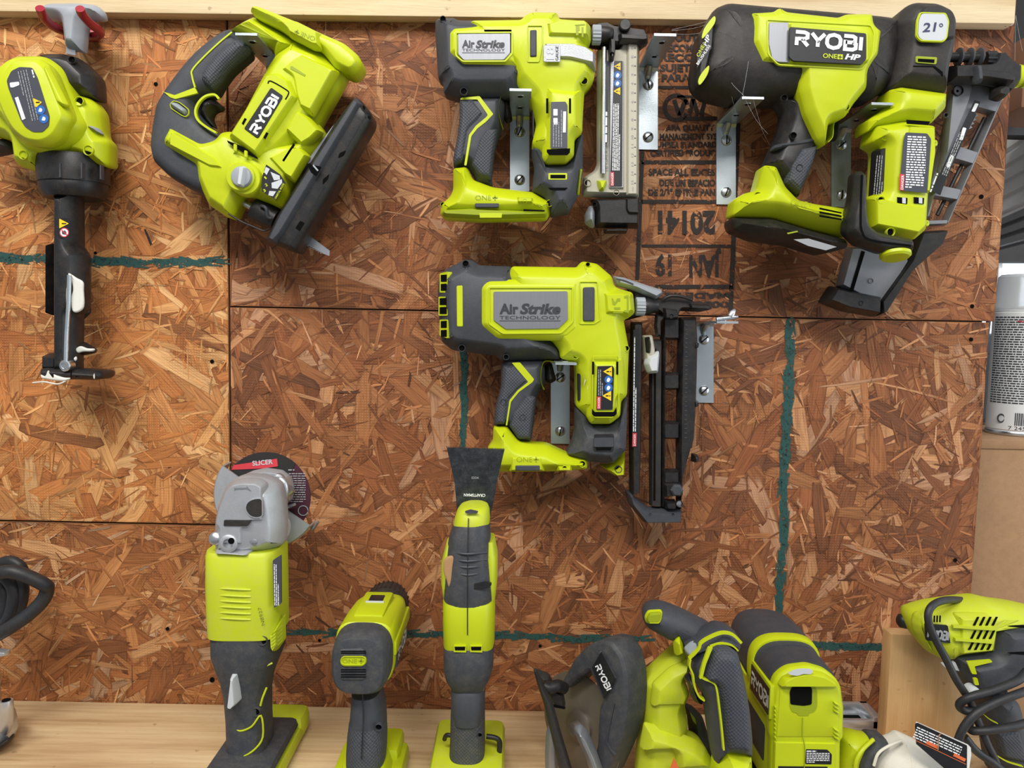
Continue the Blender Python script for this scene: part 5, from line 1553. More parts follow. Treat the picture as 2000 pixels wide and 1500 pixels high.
for k in range(12):
    t = k / 12
    x, y = 850 + 160 * t, 1344 + 82 * t
    slab('blade_tooth', Z((x, y), (x + 11, y + 5), (x + 2, y + 10)), .052, .0012, 'steel', J)
tube('blade_guide_wire', [P(*z1(790, 1386), .070), P(*z1(812, 1384), .074), P(*z1(824, 1350), .074), P(*z1(858, 1344), .070)], .0018, 'steel', J, 8, 5)
xr = P(*z1(518, 1122), .060); xe = P(*z1(650, 1186), .060)
tube('plunger_rod', [xr, xe], .0036, 'steel', J, 12, 1)
cl = tube('blade_clamp', [P(*z1(624, 1178), .060), P(*z1(700, 1214), .060), P(*z1(752, 1240), .060)], [.0130, .0130, .0115], 'black', J, 16, 1)
tube('clamp_lever', [P(*z1(662, 1160), .074), P(*z1(690, 1172), .076), P(*z1(700, 1220), .074), P(*z1(720, 1232), .072)], .0018, 'charcoal', J, 8, 4)
lathe('plunger_collar', P(*z1(516, 1126), .056), Vector(xe) - Vector(xr), [(-.006, .012), (.002, .012), (.003, .010)], 'lime', J, 20)
tube('guard_wire', [P(*z1(480, 1204), .084), P(*z1(548, 1246), .084), P(*z1(616, 1276), .084), P(*z1(676, 1300), .084), P(*z1(708, 1290), .080)], .0009, 'black', J, 8, 5)

# ================================================================ caulk gun
K = 3.75
Z = zoom(0, 0, K)
z1 = lambda x, y: Z((x, y))[0]
G = thing('cordless_caulk_gun', P(130, 740, .03), 'lime cordless caulk gun smeared with white caulk, black carriage hanging down', 'caulk gun')
pillow('base_housing', Z((-140, 830), (-100, 980), (75, 1022), (96, 1182), (132, 1216), (290, 1256), (320, 1190), (560, 1150), (784, 1224), (789, 1030), (738, 986), (722, 800), (664, 720), (540, 680), (300, 600), (-140, 600)), .046, .026, .034, .010, 'lime', G, rd=.016, r=10)
pillow('rear_shell', Z((270, 392), (330, 384), (462, 386), (560, 412), (620, 470), (690, 540), (704, 724), (640, 706), (520, 690), (400, 600)), .044, .028, .03, .010, 'black', G, rd=.016, r=8)
boss_hole(G, *z1(524, 438), .0715, 6.5, 'black')
pillow('gear_cover', Z((-120, 600), (0, 482), (96, 402), (320, 400), (446, 492), (560, 800), (626, 924), (560, 1030), (440, 1098), (330, 1126), (200, 1100), (90, 1000), (20, 880), (-60, 800)), .060, .030, .02, .010, 'lime', G, rd=.018, r=16)
pillow('cover_face', Z((-60, 640), (10, 560), (100, 430), (300, 424), (380, 500), (500, 800), (520, 880), (430, 1030), (330, 1080), (200, 1060), (100, 980), (30, 860)), .082, .018, .01, .006, 'lime', G, rd=.010, r=14)
st = slab('rating_sticker', Z((48, 590), (82, 520), (142, 490), (236, 495), (274, 570), (362, 850), (356, 922), (310, 966), (240, 966), (184, 930), (152, 880), (62, 650)), .1008, .001, 'sticker_grey', G, r=4)
fineprint('fine_print', PxFrame(z1(188, 510), z1(290, 945), .1012), 420 / K, 4, 20 / K, 6 / K, 'grey_print', st, 44, fill=.9)
fineprint('fine_print', PxFrame(z1(230, 512), z1(262, 640), .1012), 128 / K, 1, 20 / K, 10 / K, 'white_print', st, 45)
slab('serial_strip', Z((108, 716), (132, 708), (186, 868), (162, 880)), .1012, .0003, 'white_print', st)
slab('certification_mark', Z((70, 606), (138, 598), (142, 622), (96, 640), (76, 640)), .1012, .0003, 'white_print', st, r=2)
slab('warning_triangle', Z((236, 716), (308, 748), (262, 788)), .1012, .0003, 'sticker_yellow', st, r=2)
slab('exclamation_mark', strip(Z((262, 750), (290, 748)), 2.2), .1015, .0002, 'sticker_black', st)
for (x, y) in ((296, 806), (320, 870)):
    slab('mandatory_sign', disc(*z1(x, y), 9, 20), .1012, .0003, 'sticker_blue', st)
    slab('sign_figure', [z1(x - 16, y + 12), z1(x - 6, y - 18), z1(x + 14, y - 8), z1(x + 10, y + 14)], .1015, .0002, 'white_print', st, r=2)
pillow('cover_rib', Z((316, 494), (352, 470), (500, 770), (480, 790), (420, 760)), .096, .006, .006, .003, 'lime', G, r=5)
for (x, y, r_) in ((577, 740, 8), (644, 1100, 9), (168, 1134, 8)):
    boss_hole(G, *z1(x, y), .0735, r_, 'lime')
pillow('speed_dial', Z((646, 930), (672, 914), (712, 934), (742, 980), (720, 976), (660, 950)), .060, .016, .01, .004, 'grey_plastic', G, r=4)
pillow('side_handle', Z((-160, 1000), (40, 1016), (78, 1050), (88, 1096), (0, 1120), (-160, 1150)), .040, .020, .02, .010, 'rubber', G, r=8)
pillow('side_stub', Z((-140, 780), (0, 770), (12, 830), (-60, 850), (-140, 860)), .050, .02, .02, .006, 'black', G, r=5)
th_ = pillow('plunger_handle', Z((296, 66), (312, 34), (348, 18), (560, 14), (700, 28), (748, 78), (752, 122), (722, 136), (642, 134), (616, 172), (598, 376), (562, 364), (470, 346), (446, 152), (420, 140), (340, 132), (300, 106)), .046, .016, .016, .008, 'grey_plastic', G, rd=.012, r=10)
slab('plunger_rod', Z((483, 340), (552, 340), (552, 406), (483, 392)), .050, .004, 'bright_aluminium', G)
# round collar and open carriage
vloft('locking_collar', [(80, 206, 308, .034), (79, 208, 314, .035), (80, 208, 348, .035), (81, 208, 360, .0345)], .044, 'black', G, e=2.0, n=40)
vloft('collar_flange', [(82, 206, 360, .033), (84, 205, 366, .0335), (88, 203, 380, .032), (92, 196, 388, .028)], .044, 'black', G, e=2.0, n=40)
for (x, y0, y1) in ((92, 320, 342), (117, 318, 346), (159, 318, 348), (196, 322, 350)):
    slab('collar_rib', rect(x - 1.2, y0, x + 1.2, y1), .0800 if 100 < x < 180 else .0705, .006, 'charcoal', G)
ZB_ = zoom(0, 380, K)
pillow('carriage_trough', ZB_((386, -20), (560, -20), (560, 360), (612, 432), (614, 840), (560, 880), (558, 1320), (386, 1320)), .046, .022, .024, .010, 'black', G, rd=.018, r=6)
pillow('carriage_rear_wall', ZB_((556, 0), (606, 20), (606, 380), (658, 460), (656, 870), (600, 920), (600, 1320), (540, 1320)), .020, .004, .010, .003, 'black', G, r=5)
pillow('carriage_flange', ZB_((346, 362), (390, 352), (388, 888), (346, 880)), .036, .014, .012, .004, 'black', G, r=4)
pillow('carriage_shoulder', ZB_((336, 1160), (390, 1156), (480, 1170), (480, 1290), (330, 1290)), .046, .020, .02, .005, 'black', G, r=5)
pillow('carriage_end_plate', ZB_((292, 1272), (330, 1264), (560, 1280), (740, 1292), (748, 1310), (746, 1350), (700, 1358), (310, 1352), (292, 1330)), .046, .026, .03, .005, 'black', G, rd=.008, r=6)
line_inlay('plate_seam', ZB_((520, 1286), (518, 1352)), 1.4, .0725, 'void', G, .0006)
boss_hole(G, *ZB_((560, 1334))[0], .0718, 2.6, 'black', 'steel')
tube('puncture_rod', [P(*ZB_((508, 590))[0], .072), P(*ZB_((502, 800))[0], .072), P(*ZB_((490, 1000))[0], .072), P(*ZB_((482, 1230))[0], .073)], .0022, 'zinc', G, 10, 3)
lathe('rod_pivot', P(*ZB_((514, 1250))[0], .064), (0, -1, 0), [(0, .0060), (.010, .0060), (.011, .0050), (.0112, .0032), (.0105, .003)], 'steel', G, 20)
pillow('plunger_disc_edge', ZB_((556, 1090), (600, 1076), (690, 1130), (690, 1160), (600, 1180), (560, 1170)), .040, .012, .012, .004, 'black', G, r=5)
def smear(pts, d, th=.002):
    o = pillow('caulk_smear', spl(ZB_(*pts), 4), d, th, .001, .0018, 'caulk', G, r=0)
    return o
smear([(500, 576), (530, 590), (560, 610), (608, 640), (612, 700), (614, 820), (570, 862), (530, 850), (520, 760), (534, 700), (526, 640), (510, 620)], .0675)
smear([(486, 690), (500, 640), (512, 700), (506, 820), (488, 850), (484, 780)], .0690)
smear([(556, 1130), (590, 1110), (640, 1126), (692, 1130), (676, 1150), (610, 1152), (570, 1160)], .0522)
smear([(300, 1318), (330, 1330), (350, 1290), (360, 1300), (352, 1336), (390, 1340), (394, 1316), (420, 1326), (470, 1340), (520, 1344), (480, 1366), (400, 1362), (340, 1352), (306, 1344)], .0715)
smear([(540, 1200), (556, 1186), (562, 1206), (550, 1220)], .0695)
smear([(690, 1310), (694, 1340), (688, 1352), (682, 1330)], .0718, .001)
tube('caulk_string', [P(*ZB_((240, 1378))[0], .070), P(*ZB_((330, 1372))[0], .072), P(*ZB_((420, 1388))[0], .072), P(*ZB_((480, 1366))[0], .072)], .0008, 'caulk', G, 6, 4)
st = slab('hazard_label', ZB_((428, 172), (510, 172), (512, 318), (424, 318)), .0684, .0006, 'sticker_black', G, r=3)
slab('warning_triangle', ZB_((434, 176), (504, 212), (434, 248)), .0688, .0003, 'sticker_yellow', st, r=1.5)
slab('exclamation_mark', strip(ZB_((452, 212), (484, 212)), 2), .0691, .0002, 'sticker_black', st)
slab('prohibition_sign', disc(*ZB_((470, 278))[0], 9.2, 24), .0688, .0003, 'sticker_red', st)
slab('prohibition_field', disc(*ZB_((470, 278))[0], 7.4, 24), .0691, .0003, 'white_print', st)
slab('prohibition_figure', ZB_((452, 270), (476, 262), (488, 280), (478, 294), (456, 290)), .0693, .0002, 'sticker_grey', st)
slab('prohibition_bar', strip(ZB_((452, 260), (490, 296)), 1.8), .0695, .0002, 'sticker_red', st)
# rubber coated hook
H = thing('utility_hook', P(140, 70, 0), 'dark red rubber coated double hook carrying the caulk gun handle', 'hook')
for sx, pts in (('l', [(78, 16, .094), (84, 30, .086), (94, 44, .070), (112, 56, .050), (128, 62, .028), (140, 66, .012)]), ('r', [(156, 17, .094), (162, 30, .086), (176, 46, .070), (192, 58, .052), (196, 66, .042), (186, 71, .030), (164, 71, .012)])):
    tube('hook_prong', [P(*p) for p in pts], .0044, 'red_rubber', H, 12, 6)
pillow('hook_base', [(124, 58), (192, 58), (192, 80), (124, 80)], .006, .005, .0035, .002, 'red_rubber', H, r=5)
# ================================================================ angle grinder standing on the shelf
K = 3.75
Z = zoom(380, 860, K)
z1 = lambda x, y: Z((x, y))[0]
Z2 = zoom(380, 1120, 3.948)
z2 = lambda x, y: Z2((x, y))[0]
DG = .135
gc = P(490, 1400, DG)
A = thing('angle_grinder', (gc.x, gc.y, SHELF_Z), 'lime angle grinder with grey metal head and dark cutting disc, standing on shelf', 'grinder', 'power tools standing on the shelf')
wc = P(520, 969, .090)
RW = 88 * mpp(.090)
lathe('cutting_disc', wc + Vector((0, .0008, 0)), (0, -1, 0), [(0, RW), (.0012, RW), (.0016, RW * .985), (.0016, RW * .3)], 'disc_abrasive', A, 64)
arc = [(520 + 86 * math.cos(a), 969 + 86 * math.sin(a)) for a in [math.radians(q) for q in range(-150, -44, 6)]]
slab('disc_label', arc + [(560, 938), (455, 958)], .0914, .0004, 'disc_black', A)
slab('disc_label_stripe', Z((285, 182), (604, 134), (610, 190), (500, 206), (270, 216)), .0919, .0003, 'sticker_red', A)
text('disc_lettering', 'SLICER', PxFrame(z1(425, 186), z1(574, 172), .0923), 34 / K, 'pale_grey', A, .02)
fineprint('disc_print', PxFrame(z1(686, 222), z1(760, 222), .0922), 76 / K, 1, 5, 10 / K, 'grey_print', A, 50)
fineprint('disc_print', PxFrame(z1(690, 248), z1(830, 248), .0922), 130 / K, 13, 17 / K, 7 / K, 'grey_print', A, 51, wmax=5)
slab('disc_emblem', strip([z1(795 + 36 * math.cos(k * .5), 515 + 36 * math.sin(k * .5)) for k in range(14)], 1.6), .0921, .0003, 'grey_print', A)
# half-round wheel guard
ga = [math.radians(q) for q in range(34, 218, 6)]
RG = 106 * mpp(.098)
gcn = P(520, 969, .098)
gv, gf = [], []
for a in ga:
    for (rr, dd) in ((.012, 0), (RG * .97, 0), (RG, .002), (RG, .024), (RG - .0016, .024), (RG - .0016, .0026), (.012, .0016)):
        gv.append((gcn.x + rr * math.cos(a), gcn.y + dd, gcn.z - rr * math.sin(a)))
for i in range(len(ga) - 1):
    for k in range(7):
        gf.append((i * 7 + k, i * 7 + (k + 1) % 7, (i + 1) * 7 + (k + 1) % 7, (i + 1) * 7 + k))
gf += [tuple(range(7)), tuple((len(ga) - 1) * 7 + k for k in range(7))]
mk('wheel_guard', gv, gf, 'aluminium', A, 40)
pillow('guard_lip', Z((846, 650), (896, 594), (912, 602), (868, 668)), .086, .004, .02, .001, 'magazine_metal', A, r=1)
pillow('guard_band', Z((330, 268), (420, 226), (520, 206), (640, 222), (690, 270), (640, 300), (500, 262), (400, 262)), .104, .010, .012, .003, 'aluminium', A, r=4)
pillow('clamp_plate', Z((600, 268), (650, 232), (700, 270), (722, 340), (710, 440), (660, 470), (628, 440)), .102, .012, .01, .003, 'bright_aluminium', A, r=4)
tube('clamp_lever', [P(*z1(612, 280), .120), P(*z1(650, 300), .122), P(*z1(668, 370), .122), P(*z1(656, 442), .120)], .0035, 'bright_aluminium', A, 10, 4)
lathe('clamp_pin', P(*z1(622, 282), .116), (0, -1, 0), [(0, .006), (.006, .006), (.008, .004)], 'bright_aluminium', A, 14)
lathe('clamp_pin', P(*z1(658, 442), .116), (0, -1, 0), [(0, .0045), (.006, .0045), (.008, .003)], 'steel', A, 14)
tube('clamp_screw', [P(*z1(680, 380), .112), P(*z1(712, 352), .112)], .005, 'steel', A, 10, 1)
pillow('clamp_foot', Z((632, 494), (730, 462), (740, 480), (660, 512)), .104, .008, .01, .002, 'bright_aluminium', A, r=2)
hd = pillow('gear_head', Z((134, 720), (138, 600), (160, 480), (208, 360), (268, 292), (350, 264), (480, 270), (560, 300), (614, 336), (640, 470), (656, 640), (646, 772), (520, 822), (380, 850), (140, 832)), DG, .030, .016, .012, 'aluminium', A, rd=.020, r=9)
lathe('spindle', P(520, 969, .092), (0, -1, 0), [(0, .014), (.012, .014), (.014, .018), (.030, .018)], 'aluminium', A, 24)
pillow('head_face', Z((150, 596), (176, 480), (222, 360), (282, 296), (360, 280), (470, 284), (528, 316), (530, 590), (420, 596), (380, 640), (376, 760), (190, 760), (186, 640)), .156, .012, .01, .004, 'aluminium', A, r=6)
slab('spindle_lock', rnd(Z((490, 432), (492, 552), (450, 564), (404, 548), (374, 500), (392, 456), (440, 434)), 6), .1690, .003, 'black_dusty', A)
frame_rim('spindle_lock_rim', Z((500, 422), (502, 562), (450, 576), (396, 560), (362, 502), (382, 446), (436, 422)), 3, .1695, .003, 'aluminium', A, r=8)
slab('head_slot', Z((216, 584), (416, 586), (386, 630), (212, 628)), .1690, .002, 'black_dusty', A, r=2)
slab('arrow_mark', Z((290, 348), (380, 346), (382, 336), (416, 372), (400, 368), (384, 358), (300, 362), (292, 370)), .1684, .0006, 'magazine_metal', A)
lathe('handle_socket', P(*z1(272, 738), .160), (0, -1, 0), [(0, .0090), (.009, .0085), (.010, .0072), (.010, .0048), (.004, .0045)], 'aluminium', A, 24)
slab('socket_hole', disc(*z1(268, 738), 6.2, 18), .1704, .001, 'void', A)
lathe('handle_socket', P(*z1(616, 640), .140), (.9, -.4, 0), [(0, .012), (.006, .011), (.0065, .005)], 'aluminium', A, 24)
pillow('head_flange', Z((150, 800), (240, 790), (414, 806), (412, 840), (380, 848), (160, 832)), .160, .010, .01, .003, 'aluminium', A, r=3)
for (x, y) in ((158, 718), (446, 732)):
    lathe('head_screw', P(*z1(x, y), .160), (0, -1, .2), [(0, .0065), (.003, .0062), (.005, .004), (.0055, .001)], 'steel', A, 16)
vloft('motor_housing', [(417, 551, 1064, .030), (416, 552, 1072, .033), (416, 553, 1130, .034), (418, 554, 1190, .034), (420, 555, 1226, .033)], DG, 'lime_dusty', A, e=4.5, n=44)
for k in range(6):
    y = 1085 + k * 42 + (8 if k else 0)
    tube('housing_rib', [P(*z1(176, y), DG + .0325), P(*z1(240, y + 2), DG + .0345), P(*z1(340, y + 8), DG + .0345), P(*z1(412, y + 10), DG + .0335)], .0011, 'lime_dusty', A, 6, 3)
st = slab('rating_sticker', Z((572, 880), (632, 842), (634, 1196), (582, 1228)), DG + .0316, .003, 'sticker_grey', A, r=2)
fineprint('fine_print', PxFrame(z1(592, 1210), z1(586, 880), DG + .0320), 320 / K, 3, 13 / K, 6 / K, 'white_print', st, 53)
text('marker_writing', 'N8927', PxFrame(z1(516, 1352), z1(488, 1222), DG + .0347), 26 / K, 'dark_print', A, -.015)
vloft('handle_grip', [(423, 552, 1212, .0318), (420, 554, 1232, .0332), (421, 551, 1268, .033), (428, 541, 1292, .030), (437, 531, 1318, .027), (444, 526, 1350, .025), (448, 526, 1395, .025), (450, 528, 1440, .026), (452, 530, 1482, .028)], DG, 'charcoal_dusty', A, e=3.0, n=44)
vp = pillow('vent_panel', Z2((586, 440), (686, 330), (690, 520), (634, 604), (592, 540)), DG + .010, .020, .01, .004, 'lime_dusty', A, r=3)
for k in range(5):
    slab('vent_slot', Z2((592, 470 + k * 26), (628, 440 + k * 26), (628, 446 + k * 26), (592, 478 + k * 26)), DG + .0304, .0005, 'lime_deep', A)
    slab('vent_slot', Z2((642, 430 + k * 30), (680, 390 + k * 30), (680, 398 + k * 30), (642, 440 + k * 30)), DG + .0304, .0005, 'lime_deep', A)
boss_hole(A, *z2(520, 520), DG + .0318, 9, 'charcoal_dusty'); boss_hole(A, *z2(470, 1072), DG + .0235, 8, 'charcoal_dusty')
for pl_ in ([(458, 738), (540, 716), (600, 690)], [(556, 880), (524, 960), (508, 1020)], [(296, 1170), (350, 1214), (440, 1180), (512, 1096), (526, 1260), (460, 1360), (370, 1408), (310, 1380)]):
    tube('lime_inlay', [P(*z2(x, y), DG + (.0262 if y < 1000 else .0254) - max(0, abs(x - 420) - 60) * .00005) for x, y in pl_], .0010, 'lime', A, 6, 4)
pillow('switch_lever', Z2((292, 760), (308, 756), (346, 758), (362, 974), (318, 1020), (262, 1008), (270, 950)), DG + .022, .018, .01, .003, 'pale_grey', A, r=3)
def shelf_box(name, xa, xb, d0, d1, z0, z1_, mat, parent, bev=.004):
    return box3(name, ((xa + xb) / 2, -(d0 + d1) / 2, (z0 + z1_) / 2), ((xb - xa) / 2, 0, 0), (0, (d1 - d0) / 2, 0), (0, 0, (z1_ - z0) / 2), mat, parent, bev)
x0 = P(491, 1450, DG).x
shelf_box('battery_foot', x0 - .037, x0 + .037, .062, .215, SHELF_Z + .0005, SHELF_Z + .018, 'lime_dusty', A, .006)
shelf_box('foot_cover', x0 - .030, x0 + .034, .080, .200, SHELF_Z + .015, SHELF_Z + .030, 'charcoal_dusty', A, .008)
shelf_box('foot_end', x0 - .035, x0 + .038, .050, .085, SHELF_Z + .0005, SHELF_Z + .029, 'lime_dusty', A, .008)
set_plane((x0 + .0372, 0, 0), (1, 0, 0))
set_plane()
fr = W3Frame((x0 + .0374, -.195, SHELF_Z + .006), (0, 1, 0), (0, 0, 1), .045)
text('foot_lettering', 'ONE+', fr, .009, 'lime_deep', A, .01)

# ================================================================ drill standing on the shelf, chuck to the wall
a0 = P(700, 1302, .198)
X0, Z0 = a0.x, a0.z
Dr = thing('cordless_drill', (X0, -.16, SHELF_Z), 'compact lime cordless drill seen from behind, chuck towards the strand board', 'drill', 'power tools standing on the shelf')
def dsec(d, hw, hh, e=3.0, dz=0.0, dx=0.0):
    return (Vector((X0 + dx, -d, Z0 + dz)), Vector((hw * 1.13, 0, 0)), Vector((0, 0, hh * 1.10)), e)
loft('rear_cap', [dsec(.199, .016, .019), dsec(.198, .020, .0235), dsec(.193, .0228, .0262), dsec(.180, .0240, .0275), dsec(.169, .0243, .0276)], 'charcoal_dusty', Dr, 40)
loft('motor_housing', [dsec(.170, .0236, .0255, 4), dsec(.168, .0246, .0275, 4), dsec(.120, .0252, .0255, 4), dsec(.085, .0245, .0225, 4), dsec(.066, .0220, .0195, 4), dsec(.062, .0200, .018, 4)], 'lime', Dr, 40)
shelf_box('top_spine', X0 - .015, X0 + .015, .085, .152, Z0 + .022, Z0 + .0310, 'lime', Dr, .003)
w_ = shelf_box('bit_holder', X0 - .007, X0 + .008, .098, .116, Z0 + .029, Z0 + .0318, 'black', Dr, .001)
shelf_box('holder_rim', X0 - .009, X0 + .010, .116, .119, Z0 + .029, Z0 + .0321, 'pale_grey', Dr, .0005)
shelf_box('side_rib', X0 + .0255, X0 + .0300, .070, .165, Z0 - .004, Z0 + .010, 'lime', Dr, .002)
set_plane()
fr = W3Frame((X0 + .0275, -.155, Z0 - .014), (0, 1, 0), (0, 0, 1), .06)
bdg = box3('side_badge', (X0 + .0280, -.120, Z0 - .010), (.0012, 0, 0), (0, .034, 0), (0, 0, .010), 'sticker_grey', Dr)
logo('side_lettering', W3Frame((X0 + .0294, -.150, Z0 - .017), (0, 1, 0), (0, 0, 1), .058), .013, 'white_print', bdg, .2)
loft('chuck', [dsec(.064, .0185, .0185, 2), dsec(.060, .0205, .0205, 2), dsec(.046, .0212, .0212, 2), dsec(.030, .0205, .0205, 2), dsec(.016, .0165, .0165, 2), dsec(.010, .010, .010, 2)], 'black_dusty', Dr, 40)
for k in range(28):
    a = 2 * math.pi * k / 28
    c = Vector((X0 + .0234 * math.cos(a), -.040, Z0 + .0229 * math.sin(a)))
    box3('chuck_rib', c, (.0006 * math.cos(a), 0, .0006 * math.sin(a)), (0, .012, 0), (-.0007 * math.sin(a), 0, .0007 * math.cos(a)), 'black', Dr)
K2 = 3.948
pillow('cap_face', Z2((1110, 570), (1140, 556), (1300, 552), (1334, 580), (1340, 800), (1310, 830), (1140, 830), (1108, 800)), .195, .0052, .004, .003, 'charcoal_dusty', Dr, r=5)
bg_ = pillow('cap_badge', Z2((1122, 660), (1142, 634), (1306, 634), (1326, 660), (1324, 694), (1300, 716), (1150, 716), (1122, 694)), .199, .0030, .003, .001, 'lime', Dr, r=5)
frame_rim('badge_rim', Z2((1126, 660), (1146, 640), (1302, 640), (1320, 660), (1318, 692), (1298, 710), (1154, 710), (1126, 692)), 1.5, .2032, .001, 'lime', Dr, r=5)
text('badge_lettering', 'ONE', PxFrame(z2(1140, 692), z2(1252, 692), .2026), 32 / K2, 'lime_deep', bg_, -.005)
slab('badge_plus', strip(Z2((1264, 676), (1302, 676)), 2), .2026, .0003, 'lime_deep', bg_); slab('badge_plus', strip(Z2((1283, 658), (1283, 696)), 2), .2026, .0003, 'lime_deep', bg_)
for y in (598, 612, 740, 756, 778, 796):
    slab('cap_vent', Z2((1128, y), (1320, y), (1320, y + 7), (1128, y + 7)), .2006, .0006, 'void', Dr)
boss_hole(Dr, *z2(1400, 556), .1925, 8, 'charcoal_dusty')
vloft('handle', [(690, 744, 1345, .024, .160), (688, 752, 1375, .026, .160), (685, 754, 1410, .025, .162), (682, 754, 1450, .025, .165), (680, 752, 1488, .026, .167)], .162, 'rubber', Dr, e=2.6, n=40)
vloft('handle_grip', [(684, 753, 1404, .0235, .164), (681, 755, 1430, .0255, .165), (679, 754, 1462, .026, .167), (679, 752, 1484, .026, .168)], .165, 'rubber_grip', Dr, e=2.6, n=40)
tube('handle_seam', [P(708, 1352, .187), P(710, 1400, .1888), P(708, 1440, .1915), P(706, 1482, .1945)], .0007, 'black', Dr, 6, 3)
boss_hole(Dr, *z2(1418, 1190), .188, 6.5, 'rubber')
xh = P(718, 1470, .165).x
shelf_box('battery_foot', xh - .034, xh + .034, .112, .225, SHELF_Z + .0005, SHELF_Z + .022, 'lime', Dr, .006)
shelf_box('foot_step', xh - .024, xh + .028, .105, .150, SHELF_Z + .010, SHELF_Z + .033, 'lime', Dr, .006)
vloft('foot_neck', [(674, 756, 1482, .028, .168), (668, 762, 1500, .032, .168), (660, 770, 1530, .036, .168)], .168, 'lime', Dr, e=3, n=36)

# ================================================================ oscillating multi-tool
K = 2.345
Z = zoom(820, 860, K)
z1 = lambda x, y: Z((x, y))[0]
DT = .150
mc = P(915, 1470, DT)
T = thing('oscillating_multi_tool', (mc.x, mc.y, SHELF_Z), 'lime and charcoal oscillating multi-tool with a wide black scraper-saw blade on top', 'multi-tool', 'power tools standing on the shelf')
bp = [(122, 28)]
for k in range(38):
    t = k / 38
    x = 124 + 264 * t
    bp += [(x + 1, 28 + 7 * t), (x + 3.5, 36 + 7 * t)]
bp += [(389, 38), (352, 195), (346, 240), (322, 350), (316, 400), (170, 400), (168, 300), (160, 200)]
bl = slab('saw_blade', Z(*bp), .128, .0014, 'blade_black', T)
slab('blade_step', Z((160, 198), (350, 200), (346, 240), (322, 352), (316, 400), (170, 400), (168, 300)), .1286, .0014, 'blade_black', T)
text('blade_lettering', 'CRAFTSMAN', PxFrame(z1(300, 246), z1(202, 244), .1292), 13 / K, 'white_print', bl, .02)
text('blade_lettering', 'WOOD', PxFrame(z1(270, 166), z1(236, 166), .1288), 11 / K, 'grey_print', bl, .01)
vloft('head_nose', [(908, 946, 984, .016), (899, 953, 988, .022), (893, 956, 996, .026), (888, 957, 1012, .028), (886, 956, 1024, .028)], DT, 'lime_dusty', T, e=2.8, n=40)
vloft('head_overmould', [(892, 955, 1010, .027), (886, 957, 1022, .0295), (878, 958, 1044, .031), (872, 960, 1084, .033), (868, 964, 1130, .034), (868, 964, 1160, .034), (870, 962, 1166, .033)], DT, 'charcoal_dusty', T, e=3.0, n=40)
for sx, rows in ((0, [(873, 890, 1056, .018), (864, 890, 1090, .022), (863, 890, 1130, .022), (867, 890, 1160, .018)]), (1, [(945, 966, 1050, .018), (945, 972, 1080, .022), (945, 972, 1125, .022), (945, 968, 1160, .018)])):
    vloft('side_flank', rows, DT, 'lime_dusty', T, e=3)
vloft('motor_housing', [(868, 966, 1160, .033), (867, 967, 1168, .0345), (867, 967, 1200, .0345), (868, 966, 1246, .034), (869, 965, 1250, .033)], DT, 'lime', T, e=3.6, n=40)
vloft('rear_overmould', [(870, 964, 1240, .0335), (868, 965, 1248, .0355), (868, 964, 1290, .0355), (872, 958, 1312, .032), (880, 950, 1326, .028), (884, 947, 1334, .025)], DT, 'charcoal_dusty', T, e=3.4, n=40)
vloft('lime_ring', [(884, 947, 1324, .0255), (882, 949, 1328, .027), (883, 948, 1334, .0262)], DT, 'lime', T, e=3, n=36)
vloft('switch_paddle', [(888, 944, 1328, .024), (882, 948, 1338, .027), (882, 947, 1370, .0275), (886, 943, 1396, .026), (900, 928, 1402, .020)], DT + .002, 'rubber', T, e=3, n=40)
vloft('handle_grip', [(884, 946, 1334, .0245), (881, 947, 1390, .0255), (880, 947, 1440, .0255), (878, 947, 1474, .026)], DT, 'rubber_grip_dusty', T, e=3, n=40)
vloft('foot_neck', [(878, 948, 1470, .026), (872, 952, 1486, .030), (868, 956, 1508, .033), (864, 960, 1522, .035)], DT + .004, 'lime_dusty', T, e=3, n=36)
for (y, sag) in ((1080, 3), (1094, 3), (1106, 3), (1120, 4)):
    tube('overmould_rib', [P(884, y - 1, DT + .026), P(900, y + 1, DT + .0322), P(914, y + sag - 1, DT + .0333), P(930, y + 1, DT + .0322), P(950, y - 1, DT + .025)], .0012, 'charcoal', T, 6, 3)
tube('body_seam', [P(915, 1012, DT + .0275), P(914, 1060, DT + .0325), P(913, 1130, DT + .0345), P(913, 1240, DT + .0352)], .0005, 'black', T, 6, 3)
for (xa, xb) in ((159, 210), (234, 284)):
    v = slab('rear_vent', Z((xa - 4, 942), (xb + 2, 942), (xb + 2, 972), (xa - 4, 970)), DT + .0362, .003, 'lime', T, r=1)
    slab('vent_opening', Z((xa, 946), (xb - 2, 946), (xb - 4, 962), (xa + 2, 962)), DT + .0366, .0006, 'void', v)
slab('speed_slot', Z((248, 656), (320, 652), (330, 660), (320, 674), (290, 684), (248, 684)), DT + .0338, .004, 'black', T, r=2)
slab('nose_mark', Z((205, 326), (232, 318), (268, 326), (262, 336), (212, 336)), DT + .0278, .002, 'charcoal_dusty', T, r=2)
boss_hole(T, *z1(274, 1352), DT + .0245, 5, 'rubber')
sdp = pillow('sawdust_patch', spl(Z((112, 545), (150, 530), (160, 560), (158, 620), (134, 672), (122, 640), (108, 600)), 4), DT + .0285, .0015, .004, .002, 'cloth_white', T, r=0)
sdp.data.materials[0] = surf('sawdust', (178, 138, 96), 0.9, var=0.15, fine=0.6)
tube('foot_wire', [P(868, 1444, DT), P(872, 1436, DT + .004), P(884, 1437, DT + .006)], .0022, 'black', T, 8, 3)
tube('foot_wire', [P(950, 1438, DT), P(970, 1442, DT), P(976, 1452, DT), P(974, 1476, DT)], .0026, 'black', T, 8, 4)
xt = P(914, 1480, DT).x
